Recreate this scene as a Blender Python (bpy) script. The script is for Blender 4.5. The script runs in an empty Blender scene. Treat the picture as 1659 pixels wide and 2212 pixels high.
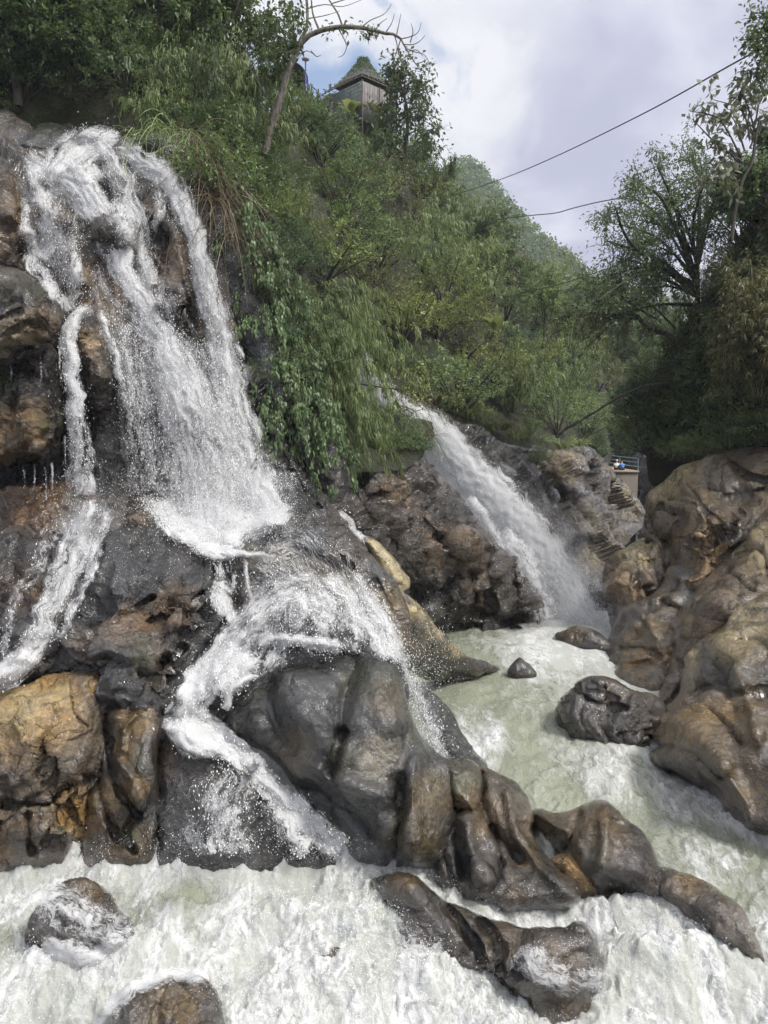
import bpy, math, random
import numpy as np
from mathutils import Vector, Matrix

# ------------------------------------------------------------------ camera, sky, sun, exposure
scene = bpy.context.scene
COL = scene.collection
W_, H_, F_ = 1659.0, 2212.0, 1658.0          # sketch frame the layout was measured in
PITCH = math.radians(6.06)
cam_d = bpy.data.cameras.new('camera')
cam_d.sensor_fit = 'VERTICAL'; cam_d.sensor_height = 36.0; cam_d.lens = 36.0 * F_ / H_
cam_d.clip_start = 0.1; cam_d.clip_end = 6000
cam = bpy.data.objects.new('camera', cam_d); COL.objects.link(cam)
cam.rotation_euler = (math.radians(90) - PITCH, 0, 0)
scene.camera = cam

SUN_EL = math.radians(52); SUN_AZ = math.radians(122)   # azimuth clockwise from +Y
SUN_STRENGTH = 4.0
world = bpy.data.worlds.new('World'); scene.world = world; world.use_nodes = True

sun_d = bpy.data.lights.new('sun', 'SUN'); sun_d.energy = SUN_STRENGTH; sun_d.angle = math.radians(11)
sun_d.color = (1.0, 0.965, 0.91)
sun = bpy.data.objects.new('sun', sun_d); COL.objects.link(sun)
sun.rotation_euler = (math.pi / 2 - SUN_EL, 0, math.pi - SUN_AZ)
sun.location = (20, 0, 40)

scene.view_settings.view_transform = 'Standard'; scene.view_settings.look = 'None'
scene.view_settings.gamma = 1; scene.view_settings.exposure = 0.0
scene.render.engine = 'CYCLES'
cy = scene.cycles
cy.max_bounces = 8; cy.diffuse_bounces = 3; cy.glossy_bounces = 3; cy.transmission_bounces = 4
cy.transparent_max_bounces = 24; cy.volume_bounces = 1
cy.use_adaptive_sampling = True; cy.adaptive_threshold = 0.04; cy.adaptive_min_samples = 24
cy.use_denoising = True
cy.sample_clamp_indirect = 6
try: cy.denoising_input_passes = 'RGB_ALBEDO_NORMAL'; cy.denoising_prefilter = 'ACCURATE'
except Exception: pass

# ------------------------------------------------------------------ sketch <-> world
CP, SP = math.cos(PITCH), math.sin(PITCH)
def at(px, py, D):
    px = np.asarray(px, float); py = np.asarray(py, float); D = np.asarray(D, float)
    cx = (px - W_ / 2) / F_; cyv = -(py - H_ / 2) / F_
    dy = CP + cyv * SP; dz = -SP + cyv * CP
    t = D / dy
    return np.stack(np.broadcast_arrays(cx * t, D + 0 * cx, dz * t), -1)
def proj(P):
    P = np.asarray(P, float)
    f = P[..., 1] * CP - P[..., 2] * SP
    u = P[..., 1] * SP + P[..., 2] * CP
    return W_ / 2 + P[..., 0] / f * F_, H_ / 2 - u / f * F_
def depth_at_z(py, z):
    cyv = -(np.asarray(py, float) - H_ / 2) / F_
    return z * (CP + cyv * SP) / (-SP + cyv * CP)

# ------------------------------------------------------------------ numpy noise
def _h(ix, iy, iz, seed):
    h = (ix.astype(np.int64) * 374761393 + iy.astype(np.int64) * 668265263 + iz.astype(np.int64) * 2147483647 + seed * 974634777) & 0xffffffff
    h = ((h ^ (h >> 13)) * 1274126177) & 0xffffffff
    h = ((h ^ (h >> 16)) * 2246822519) & 0xffffffff
    return (h ^ (h >> 15)) & 0xffffffff
def gnoise(P, seed=0):
    i = np.floor(P).astype(np.int64); f = P - i
    w = f * f * f * (f * (f * 6 - 15) + 10)
    out = 0
    for dx in (0, 1):
        for dy in (0, 1):
            for dz in (0, 1):
                h = _h(i[:, 0] + dx, i[:, 1] + dy, i[:, 2] + dz, seed)
                gx = (h & 1023) / 511.5 - 1; gy = ((h >> 10) & 1023) / 511.5 - 1; gz = ((h >> 20) & 1023) / 511.5 - 1
                v = gx * (f[:, 0] - dx) + gy * (f[:, 1] - dy) + gz * (f[:, 2] - dz)
                out = out + v * (w[:, 0] if dx else 1 - w[:, 0]) * (w[:, 1] if dy else 1 - w[:, 1]) * (w[:, 2] if dz else 1 - w[:, 2])
    return out * 1.2
def fbm(P, freq=1.0, octs=4, seed=0, gain=0.5, ridged=False):
    out = np.zeros(len(P)); a = 1.0
    for k in range(octs):
        n = gnoise(P * freq + 17.3 * k, seed + 31 * k)
        if ridged: n = 0.5 - 2 * np.abs(n)
        out += a * n; a *= gain; freq *= 2.03
    return out
def worley(P, seed=0):
    """returns F1, F2, vector to nearest point, hash of nearest cell"""
    i = np.floor(P).astype(np.int64); n = len(P)
    f1 = np.full(n, 9.0); f2 = np.full(n, 9.0); v1 = np.zeros((n, 3)); h1 = np.zeros(n, np.int64)
    for dx in (-1, 0, 1):
        for dy in (-1, 0, 1):
            for dz in (-1, 0, 1):
                c = i + np.array([dx, dy, dz]); h = _h(c[:, 0], c[:, 1], c[:, 2], seed)
                fp = c + np.stack([(h & 1023) / 1023., ((h >> 10) & 1023) / 1023., ((h >> 20) & 1023) / 1023.], 1)
                d = P - fp; r = np.sqrt((d * d).sum(1))
                m = r < f1
                f2 = np.where(m, f1, np.minimum(f2, r)); f1 = np.where(m, r, f1)
                v1 = np.where(m[:, None], d, v1); h1 = np.where(m, h, h1)
    return f1, f2, v1, h1
def smooth(a, b, x):
    t = np.clip((x - a) / (b - a), 0, 1); return t * t * (3 - 2 * t)

# ------------------------------------------------------------------ mesh helpers
def mesh_from(name, V, faces_list, smooth_shade=True):
    """faces_list: list of int arrays (n,3) or (n,4)"""
    me = bpy.data.meshes.new(name)
    V = np.asarray(V, np.float32)
    fl = [np.asarray(f, np.int32) for f in faces_list if len(f)]
    loops = np.concatenate([f.ravel() for f in fl]); tot = np.concatenate([np.full(len(f), f.shape[1], np.int32) for f in fl])
    start = np.concatenate([[0], np.cumsum(tot)[:-1]]).astype(np.int32)
    me.vertices.add(len(V)); me.vertices.foreach_set('co', V.ravel())
    me.loops.add(len(loops)); me.loops.foreach_set('vertex_index', loops)
    me.polygons.add(len(tot)); me.polygons.foreach_set('loop_start', start); me.polygons.foreach_set('loop_total', tot)
    me.update(calc_edges=True); me.validate()
    if smooth_shade: me.polygons.foreach_set('use_smooth', np.ones(len(me.polygons), bool))
    return me
def vattr(me, name, data):
    data = np.asarray(data, np.float32)
    if data.ndim == 1:
        a = me.attributes.new(name, 'FLOAT', 'POINT'); a.data.foreach_set('value', data)
    elif data.shape[1] == 2:
        a = me.attributes.new(name, 'FLOAT2', 'POINT'); a.data.foreach_set('vector', data.ravel())
    else:
        a = me.attributes.new(name, 'FLOAT_VECTOR', 'POINT'); a.data.foreach_set('vector', data.ravel())
def tag(o, label=None, cat=None, group=None, kind=None):
    if label: o['label'] = label
    if cat: o['category'] = cat
    if group: o['group'] = group
    if kind: o['kind'] = kind
    return o
def link(name, me, mat, parent=None, loc=None):
    o = bpy.data.objects.new(name, me); COL.objects.link(o)
    if mat is not None and me is not None: me.materials.append(mat)
    if parent is not None: o.parent = parent
    if loc is not None: o.location = loc
    return o
def build(name, V, faces, mat, parent=None, base=None, attrs=None, smooth_shade=True, origin=None):
    """mesh in world coordinates; its origin is put at its base (or at the parent's origin)"""
    V = np.asarray(V, float)
    if parent is not None: org = np.array(parent.location)
    elif origin is not None: org = np.array(origin)
    else: org = np.array([V[:, 0].mean(), V[:, 1].mean(), V[:, 2].min()])
    me = mesh_from(name, V - org, faces, smooth_shade)
    for k, v in (attrs or {}).items(): vattr(me, k, v)
    o = link(name, me, mat, parent, None if parent is not None else org)
    return o
def empty(name, loc):
    o = bpy.data.objects.new(name, None); COL.objects.link(o); o.location = loc; o.empty_display_size = 0.2
    return o
def catmull(pts, n_per=10, closed=False):
    P = np.asarray(pts, float); n = len(P); out = []
    rng = range(n if closed else n - 1)
    for i in rng:
        if closed: p0, p1, p2, p3 = P[(i - 1) % n], P[i], P[(i + 1) % n], P[(i + 2) % n]
        else: p0, p1, p2, p3 = P[max(i - 1, 0)], P[i], P[i + 1], P[min(i + 2, n - 1)]
        for t in np.linspace(0, 1, n_per, endpoint=False):
            out.append(0.5 * ((2 * p1) + (-p0 + p2) * t + (2 * p0 - 5 * p1 + 4 * p2 - p3) * t * t + (-p0 + 3 * p1 - 3 * p2 + p3) * t ** 3))
    if not closed: out.append(P[-1])
    return np.array(out)
def tube(pts, radii, sides=6, caps=True):
    """one tube along a polyline: returns verts, quads"""
    P = np.asarray(pts, float); n = len(P); R = np.broadcast_to(np.asarray(radii, float), (n,))
    T = np.gradient(P, axis=0); T /= np.linalg.norm(T, axis=1)[:, None] + 1e-9
    up = np.array([0, 0, 1.0]) if abs(T[0, 2]) < 0.9 else np.array([1.0, 0, 0])
    A = np.cross(T, up); A /= np.linalg.norm(A, axis=1)[:, None] + 1e-9
    B = np.cross(T, A)
    th = np.arange(sides) / sides * 2 * math.pi
    V = (P[:, None, :] + R[:, None, None] * (np.cos(th)[None, :, None] * A[:, None, :] + np.sin(th)[None, :, None] * B[:, None, :])).reshape(-1, 3)
    i = np.arange(n - 1)[:, None] * sides; j = np.arange(sides)[None, :]; j2 = (j + 1) % sides
    Q = np.stack([i + j, i + j2, i + sides + j2, i + sides + j], -1).reshape(-1, 4)
    return V, Q
class MB:
    """collects verts and faces of one mesh"""
    def __init__(s): s.V = []; s.Q = []; s.T = []; s.n = 0; s.A = []
    def add(s, V, Q=None, T=None, a=None):
        V = np.asarray(V, float)
        s.V.append(V)
        if Q is not None and len(Q): s.Q.append(np.asarray(Q) + s.n)
        if T is not None and len(T): s.T.append(np.asarray(T) + s.n)
        s.A.append(np.full(len(V), 0.5 if a is None else float(a)) if a is None or np.ndim(a) == 0 else np.asarray(a))
        s.n += len(V); return s
    def tube(s, pts, r, sides=6): V, Q = tube(pts, r, sides); return s.add(V, Q)
    def box(s, c, size, rot=None):
        x, y, z = np.array(size) / 2
        V = np.array([[-x,-y,-z],[x,-y,-z],[x,y,-z],[-x,y,-z],[-x,-y,z],[x,-y,z],[x,y,z],[-x,y,z]])
        if rot is not None: V = V @ np.array(rot).T
        return s.add(V + np.array(c), [[0,3,2,1],[4,5,6,7],[0,1,5,4],[1,2,6,5],[2,3,7,6],[3,0,4,7]])
    def faces(s):
        f = []
        if s.Q: f.append(np.concatenate(s.Q))
        if s.T: f.append(np.concatenate(s.T))
        return f
    def verts(s): return np.concatenate(s.V)
    def build(s, name, mat, parent=None, smooth_shade=True, origin=None, attr=None):
        return build(name, s.verts(), s.faces(), mat, parent, smooth_shade=smooth_shade, origin=origin, attrs={attr: np.concatenate(s.A)} if attr else None)

# ------------------------------------------------------------------ node helpers
def new_mat(name):
    m = bpy.data.materials.new(name); m.use_nodes = True
    nt = m.node_tree; nt.nodes.clear()
    out = nt.nodes.new('ShaderNodeOutputMaterial')
    return m, nt, out
class NG:
    def __init__(s, nt): s.nt = nt
    def node(s, t, **kw):
        n = s.nt.nodes.new(t)
        for k, v in kw.items(): setattr(n, k, v)
        return n
    def set(s, n, name, v):
        if isinstance(v, bpy.types.NodeSocket): s.nt.links.new(v, n.inputs[name])
        else:
            try: n.inputs[name].default_value = v
            except Exception: n.inputs[name].default_value = (*v, 1.0)
    def mk(s, t, ins, outn=0, **kw):
        n = s.node(t, **kw)
        for k, v in ins.items(): s.set(n, k, v)
        return n.outputs[outn]
    def math(s, op, a, b=0.0, c=0.0, clamp=False):
        return s.mk('ShaderNodeMath', {0: a, 1: b, 2: c}, operation=op, use_clamp=clamp)
    def vmath(s, op, a, b=(0, 0, 0)):
        return s.mk('ShaderNodeVectorMath', {0: a, 1: b}, operation=op)
    def noise(s, vec, scale, detail=4, rough=0.55, dist=0.0, col=False):
        return s.mk('ShaderNodeTexNoise', {'Vector': vec, 'Scale': scale, 'Detail': detail, 'Roughness': rough, 'Distortion': dist}, outn=1 if col else 0)
    def sstep(s, x, a, b, lo=0.0, hi=1.0):
        return s.mk('ShaderNodeMapRange', {'Value': x, 'From Min': a, 'From Max': b, 'To Min': lo, 'To Max': hi}, interpolation_type='SMOOTHSTEP')
    def lin(s, x, a, b, lo=0.0, hi=1.0):
        return s.mk('ShaderNodeMapRange', {'Value': x, 'From Min': a, 'From Max': b, 'To Min': lo, 'To Max': hi})
    def mix(s, f, a, b, mode='MIX'):
        n = s.node('ShaderNodeMix', data_type='RGBA', blend_type=mode)
        s.set(n, 0, f)
        for k, v in ((6, a), (7, b)):
            if isinstance(v, bpy.types.NodeSocket): s.nt.links.new(v, n.inputs[k])
            else: n.inputs[k].default_value = (*v, 1.0) if len(v) == 3 else v
        return n.outputs[2]
    def attr(s, name, outn='Fac'):
        n = s.node('ShaderNodeAttribute', attribute_name=name); return n.outputs[outn]
    def scale(s, vec, sc):
        return s.mk('ShaderNodeMapping', {'Vector': vec, 'Scale': sc})
    def bump(s, h, strength, dist, normal=None):
        d = {'Height': h, 'Strength': strength, 'Distance': dist}
        if normal is not None: d['Normal'] = normal
        return s.mk('ShaderNodeBump', d)

# ------------------------------------------------------------------ the sky
def build_sky():
    nt = world.node_tree; nt.nodes.clear(); g = NG(nt)
    out = nt.nodes.new('ShaderNodeOutputWorld'); bg = nt.nodes.new('ShaderNodeBackground')
    sky = nt.nodes.new('ShaderNodeTexSky'); sky.sky_type = 'NISHITA'; sky.sun_disc = False
    sky.sun_elevation = SUN_EL; sky.sun_rotation = SUN_AZ; sky.altitude = 1300
    gen = nt.nodes.new('ShaderNodeTexCoord').outputs['Generated']
    sep = nt.nodes.new('ShaderNodeSeparateXYZ'); nt.links.new(gen, sep.inputs[0])
    den = g.math('ADD', g.math('MAXIMUM', sep.outputs[2], 0.0), 0.22)
    cl = g.mk('ShaderNodeCombineXYZ', {0: g.math('DIVIDE', sep.outputs[0], den), 1: g.math('DIVIDE', sep.outputs[1], den), 2: 0.3})
    n1 = g.noise(cl, 1.3, 6, 0.5, 0.35); n2 = g.noise(cl, 0.9, 4, 0.5, 0.3)
    n3 = g.noise(gen, 7.0, 7, 0.58, 0.5)
    # grey-lilac cloud deck with brighter rifts
    shade = g.sstep(n1, 0.42, 0.62)
    n4 = g.noise(gen, 16.0, 6, 0.55, 0.4)
    def spot(px, py, r0, r1):
        d = at(px, py, 1.0); d = d / np.linalg.norm(d)
        dist = g.mk('ShaderNodeVectorMath', {0: gen, 1: tuple(d)}, outn=1, operation='DISTANCE')
        dist = g.math('ADD', dist, g.math('ADD', g.math('MULTIPLY', g.math('SUBTRACT', n3, 0.5), 0.22), g.math('MULTIPLY', g.math('SUBTRACT', n4, 0.5), 0.12)))
        return g.sstep(dist, r0, r1, 1.0, 0.0)
    bright = g.math('MAXIMUM', g.math('MULTIPLY', spot(960, 190, 0.02, 0.15), 0.8), g.math('MULTIPLY', spot(620, 60, 0.05, 0.30), 0.9))
    bright = g.math('MAXIMUM', bright, g.math('MULTIPLY', spot(900, 20, 0.02, 0.25), 0.55))
    up = g.sstep(sep.outputs[2], 0.50, 0.85)
    col = g.mix(shade, (0.50, 0.52, 0.675), (0.82, 0.83, 0.93))
    col = g.mix(bright, col, (1.0, 1.0, 1.02))
    col = g.mix(up, col, (1.25, 1.27, 1.35))
    glow = Vector((math.cos(SUN_EL) * math.sin(SUN_AZ), math.cos(SUN_EL) * math.cos(SUN_AZ), math.sin(SUN_EL)))
    gd = g.mk('ShaderNodeVectorMath', {0: gen, 1: tuple(glow)}, outn=1, operation='DISTANCE')
    col = g.mix(g.sstep(gd, 0.15, 0.75, 1.0, 0.0), col, (2.6, 2.55, 2.45))
    blue = spot(785, 150, 0.02, 0.095)
    blue = g.math('MAXIMUM', blue, g.math('MULTIPLY', spot(690, 185, 0.02, 0.11), 0.9))
    skyc = g.mix(1.0, sky.outputs[0], (0.12, 0.12, 0.12), 'MULTIPLY')
    skyc = g.mix(0.45, skyc, (0.34, 0.56, 0.95))
    col = g.mix(blue, col, skyc)
    nt.links.new(col, bg.inputs[0]); bg.inputs[1].default_value = 1.0
    nt.links.new(bg.outputs[0], out.inputs[0])
build_sky()
# ------------------------------------------------------------------ rock sculpting
def in_poly(px, py, poly):
    c = np.zeros(px.shape, bool); n = len(poly)
    for i in range(n):
        x1, y1 = poly[i]; x2, y2 = poly[(i + 1) % n]
        if y1 == y2: continue
        c ^= ((y1 > py) != (y2 > py)) & (px < (x2 - x1) * (py - y1) / (y2 - y1) + x1)
    return c
def near_line(px, py, line, closed=False):
    """distance to, and nearest point on, a polyline"""
    best = np.full(px.shape, 1e12); bx = px.copy(); by = py.copy(); n = len(line)
    for i in range(n if closed else n - 1):
        x1, y1 = line[i]; x2, y2 = line[(i + 1) % n]
        dx, dy = x2 - x1, y2 - y1; L = dx * dx + dy * dy + 1e-9
        t = np.clip(((px - x1) * dx + (py - y1) * dy) / L, 0, 1)
        qx, qy = x1 + t * dx, y1 + t * dy; d = (px - qx) ** 2 + (py - qy) ** 2
        m = d < best; best = np.where(m, d, best); bx = np.where(m, qx, bx); by = np.where(m, qy, by)
    return np.sqrt(best), bx, by
def rbf(ctrl):
    C = np.array([c[:3] for c in ctrl], float); S = 400.0
    n = len(C); X = C[:, :2] / S
    K = np.sqrt(((X[:, None] - X[None]) ** 2).sum(-1) + 0.02)
    A = np.zeros((n + 1, n + 1)); A[:n, :n] = K; A[:n, n] = 1; A[n, :n] = 1
    w = np.linalg.solve(A, np.append(C[:, 2], 0))
    def f(px, py):
        px = np.asarray(px, float); py = np.asarray(py, float)
        out = np.full(px.shape, w[n])
        for k in range(n):
            out = out + w[k] * np.sqrt((px / S - X[k, 0]) ** 2 + (py / S - X[k, 1]) ** 2 + 0.02)
        return out
    return f

# height of the river's surface
zriv = rbf([(1000,1360,-7.0),(1290,1390,-7.0),(1250,1450,-7.05),(1000,1480,-7.05),(1100,1600,-7.15),(1300,1620,-7.2),(1400,1740,-7.35),(1600,1880,-7.5),(1659,2000,-7.75),(1800,1900,-7.4),(0,1850,-7.55),(-400,1850,-7.5),(400,1850,-7.55),(740,1840,-7.6),(950,1900,-7.7),(1300,1940,-7.75),(1659,2212,-8.1),(2100,2212,-8.2),(800,2212,-8.1),(0,2212,-8.0),(800,2000,-7.8),(0,2000,-7.75),(1000,2500,-8.4),(0,2500,-8.3),(1800,2500,-8.4)])

# nearest rock surface along each sight line, so that water can be laid onto the stone
BUF = 4.0; BX0, BY0 = -400, -200
BUFN = (int(2900 / BUF), int(2500 / BUF))
zbuf = np.full(BUFN, np.inf)
def zput(P):
    px, py = proj(P)
    ix = ((px - BX0) / BUF).astype(int); iy = ((py - BY0) / BUF).astype(int)
    ok = (ix >= 0) & (iy >= 0) & (ix < BUFN[1]) & (iy < BUFN[0])
    np.minimum.at(zbuf, (iy[ok], ix[ok]), P[ok, 1])
def zlook(blur=3):
    b = zbuf.copy()
    for _ in range(2):                                    # fill pinholes
        s = np.stack([np.roll(b, k, a) for k in (-1, 1) for a in (0, 1)]); b = np.where(np.isinf(b), s.min(0), b)
    for _ in range(1):
        s = np.stack([np.roll(b, k, a) for k in (-1, 0, 1) for a in (0, 1)]); b = s.min(0)
    f = np.where(np.isinf(b), 0, b); w = (~np.isinf(b)).astype(float)
    for a in (0, 1):
        f = sum(np.roll(f, k, a) for k in range(-blur, blur + 1)); w = sum(np.roll(w, k, a) for k in range(-blur, blur + 1))
    b = f / np.maximum(w, 1e-6)
    def look(px, py):
        ix = np.clip(((np.asarray(px) - BX0) / BUF), 0, BUFN[1] - 2); iy = np.clip(((np.asarray(py) - BY0) / BUF), 0, BUFN[0] - 2)
        i0 = ix.astype(int); j0 = iy.astype(int); fx = ix - i0; fy = iy - j0
        return (b[j0, i0] * (1 - fx) + b[j0, i0 + 1] * fx) * (1 - fy) + (b[j0 + 1, i0] * (1 - fx) + b[j0 + 1, i0 + 1] * fx) * fy
    return look

def rock(name, label, poly, ctrl, mat, T=0.7, w=110, step=4.0, ribs=(), big=(0.22, 0.45), facet=(0.16, 0.7), fine=(0.05, 2.2), strata=None,
         scallop=None, stains_and_shading=(), seed=1, kind=None, cat='rock', group=None, back=0.8, edge=5, parent=None, put=True, mid=None, shift=0.0, crisp=None, wade=None, sink=0):
    """A solid stone. Its outline, the distance of points on its face, its thickness and its creases are given;
    the surface is then broken up in world space by bulges, fracture facets, layers, and grain."""
    if crisp is None: crisp = mat is not M_BLACK and scallop is None and seed not in (23, 24, 31, 42, 43, 45, 46, 47, 48)
    P0 = catmull(poly, 7, closed=True)
    seg = np.linalg.norm(np.roll(P0, -1, 0) - P0, axis=1)
    if edge:
        t = np.cumsum(seg); q = np.stack([P0[:, 0] / 60, P0[:, 1] / 60, np.full(len(P0), seed * 3.1)], 1)
        P0 = P0 + edge * 1.3 * np.stack([fbm(q, 1, 3, seed), fbm(q, 1, 3, seed + 5)], 1)
    if wade is not None:                                  # a stone standing in the river: its foot meets the water along its lower outline
        bx_ = np.arange(P0[:, 0].min() - 4, P0[:, 0].max() + 5, 4.0); yb = np.full(len(bx_), -1e9)
        for q0, q1 in zip(P0, np.roll(P0, -1, 0)):
            for t in np.linspace(0, 1, 8): k = int((q0[0] + (q1[0] - q0[0]) * t - bx_[0]) / 4 + .5); yb[k] = max(yb[k], q0[1] + (q1[1] - q0[1]) * t)
        yb = np.where(yb < 0, np.interp(bx_, bx_[yb > 0], yb[yb > 0]), yb)
        yb = np.convolve(np.pad(yb, 7, mode='edge'), np.ones(15) / 15, 'valid')
        db = depth_at_z(yb, zriv(bx_, yb) + 0.12) + 0.02; db = np.convolve(np.pad(db, 7, mode='edge'), np.ones(15) / 15, 'valid')
        lo = smooth(P0[:, 1].mean() - 10, P0[:, 1].max(), P0[:, 1]); P0 = P0 + np.stack([0 * lo, lo * sink], 1)
    x0, y0 = P0.min(0) - step * 2; x1, y1 = P0.max(0) + step * 2
    gx = np.arange(x0, x1, step); gy = np.arange(y0, y1, step)
    GX, GY = np.meshgrid(gx, gy); nx, ny = len(gx), len(gy)
    ins = in_poly(GX, GY, P0)
    qin = ins[:-1, :-1].astype(int) + ins[1:, :-1] + ins[:-1, 1:] + ins[1:, 1:]
    use_q = qin >= 1
    used = np.zeros((ny, nx), bool)
    for a in (0, 1):
        for b in (0, 1): used[a:ny - 1 + a, b:nx - 1 + b] |= use_q
    ids = np.full((ny, nx), -1); ids[used] = np.arange(used.sum())
    px, py = GX[used], GY[used]; inn = ins[used]
    d, bx, by = near_line(px, py, P0, True)
    px = np.where(inn, px, bx); py = np.where(inn, py, by); d = np.where(inn, d, 0)
    if wade is None: base = rbf(ctrl)(px, py) - shift
    else:
        b0 = np.interp(px, bx_, db); y0_ = np.interp(px, bx_, yb); base = b0 + np.where(py < y0_, wade * (y0_ - py), 0.25 * (y0_ - py)) / F_ * b0
    w = w * 0.68; t = np.clip(d / w, 0, 1); prof = 0.55 * np.sqrt(np.maximum(0, 1 - (1 - t) ** 2)) + 0.45 * t
    front = base - T * prof * (1 if wade is None else smooth(-40, 50, y0_ - py))
    for pts, rw, amp in ribs:
        L = catmull(pts, 5) if len(pts) > 2 else np.array(pts, float)
        rd, _, _ = near_line(px, py, L)
        k = np.clip(rd / rw, 0, 1)
        pr = np.exp(-(rd / rw * 1.5) ** 2) if amp > 0 else (1 - k) ** 1.6
        front = front - amp * pr * np.minimum(1, d / 12)
    V = at(px, py, front); n = len(V)
    iy, ix = np.nonzero(use_q)
    Q = np.stack([ids[iy, ix], ids[iy + 1, ix], ids[iy + 1, ix + 1], ids[iy, ix + 1]], 1)
    def normals(V):
        a = V[Q[:, 2]] - V[Q[:, 0]]; b = V[Q[:, 3]] - V[Q[:, 1]]; c = np.cross(a, b)
        N = np.zeros_like(V)
        for k in range(4): np.add.at(N, Q[:, k], c)
        return N / (np.linalg.norm(N, axis=1)[:, None] + 1e-12)
    N = normals(V)
    disp = big[0] * fbm(V, big[1], 3, seed)
    if mid is not None: disp += mid[0] * fbm(V, mid[1], 3, seed + 71, 0.5, True)
    if scallop:
        f1, f2, v, h = worley(V * scallop[1] + 0.6 * np.stack([fbm(V, 0.8, 2, seed + 8), fbm(V, 0.8, 2, seed + 9), fbm(V, 0.8, 2, seed + 10)], 1), seed + 3)
        disp += scallop[0] * (smooth(0.0, 0.8, f1) - 0.5)
    if facet[0] > 0:
        wq = V + (0.10 if crisp else 0.25) * np.stack([fbm(V, 0.9, 3, seed + 2), fbm(V, 0.9, 3, seed + 12), fbm(V, 0.9, 3, seed + 22)], 1)
        wq = wq @ np.array(Matrix.Rotation(0.6 + 0.37 * seed, 3, Vector((0.3, 1, 0.45)).normalized())) * np.array([1.0, 0.8, 1.7])
        for fr, am, sd in ((facet[1], facet[0], 0), (facet[1] * 2.6, facet[0] * (0.30 if crisp else 0.26), 40)):
            f1, f2, v, h = worley(wq * fr, seed + sd)
            r = np.stack([(h & 511) / 255.5 - 1, ((h >> 9) & 511) / 255.5 - 1, ((h >> 18) & 511) / 255.5 - 1], 1)
            fl = (r * v).sum(1) * (1.5 if crisp else 1.1) + (((h >> 5) & 255) / 255. - 0.5) * (0.7 if crisp else 1)
            e = smooth(0.0, 0.07 if crisp else 0.16, f2 - f1)
            disp += am * (fl - (0.16 if sd == 0 else 0) * (1 - e) ** 2) if crisp else am * (fl * (0.35 + 0.65 * e) - 0.22 * (1 - e) ** 2)
    if strata:
        am, fr, dirn = strata
        dn = np.array(dirn, float); dn /= np.linalg.norm(dn)
        s = V @ dn * fr + 0.9 * fbm(V, 0.7, 3, seed + 50)
        fs = s - np.floor(s); k = _h(np.floor(s).astype(np.int64), np.zeros(n, np.int64), np.zeros(n, np.int64), seed) / 4294967295.
        disp += am * ((k - 0.5) * 1.2 + 0.9 * fs * (k - 0.3)) * smooth(-0.4, 0.4, fbm(V, 0.5, 2, seed + 60))
    disp += fine[0] * fbm(V, fine[1], 4, seed + 90, 0.55) + fine[0] * 0.45 * fbm(V, fine[1] * 1.9, 3, seed + 95, 0.5, True)
    if seed in (22, 23, 24, 41): disp *= smooth(1880, 1800, py) * 0.85 + 0.15
    disp *= np.where(d > 0, np.minimum(1, 0.25 + d / 25), 0.25)
    V = V + N * disp[:, None] * 1.0
    A = {}
    for nm in ('ochre', 'moss', 'dark', 'pale'):  # dark and pale also paint shade and lit tops into the colour
        v = np.zeros(n)
        for (kx, ky, kr, kn, ka) in stains_and_shading:
            if kn == nm:
                v = np.maximum(v, ka * smooth(1.15, 0.35, np.hypot(px - kx, py - ky) / kr))
        A[nm] = v
    if put: zput(V)
    # the far side, a plainer shell that closes the stone
    fr = np.nonzero(d > 0)[0]; m2 = np.full(n, -1); m2[fr] = n + np.arange(len(fr)); m2[d <= 0] = np.nonzero(d <= 0)[0]
    VB = at(px[fr], py[fr], base[fr] + max(back, 0.15) * prof[fr] + 0.05)
    QB = m2[Q][:, ::-1]
    V2 = np.concatenate([V, VB])
    A = {k: np.concatenate([v, v[fr]]) for k, v in A.items()}
    # drop back faces that coincide with front faces (all four on the rim)
    keep = (QB >= n).any(1)
    o = build(name, V2, [Q, QB[keep]], mat, parent, attrs=A)
    if kind: o['kind'] = kind
    tag(o, label, None if kind == 'structure' or parent is not None else cat, group)
    return o

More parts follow.
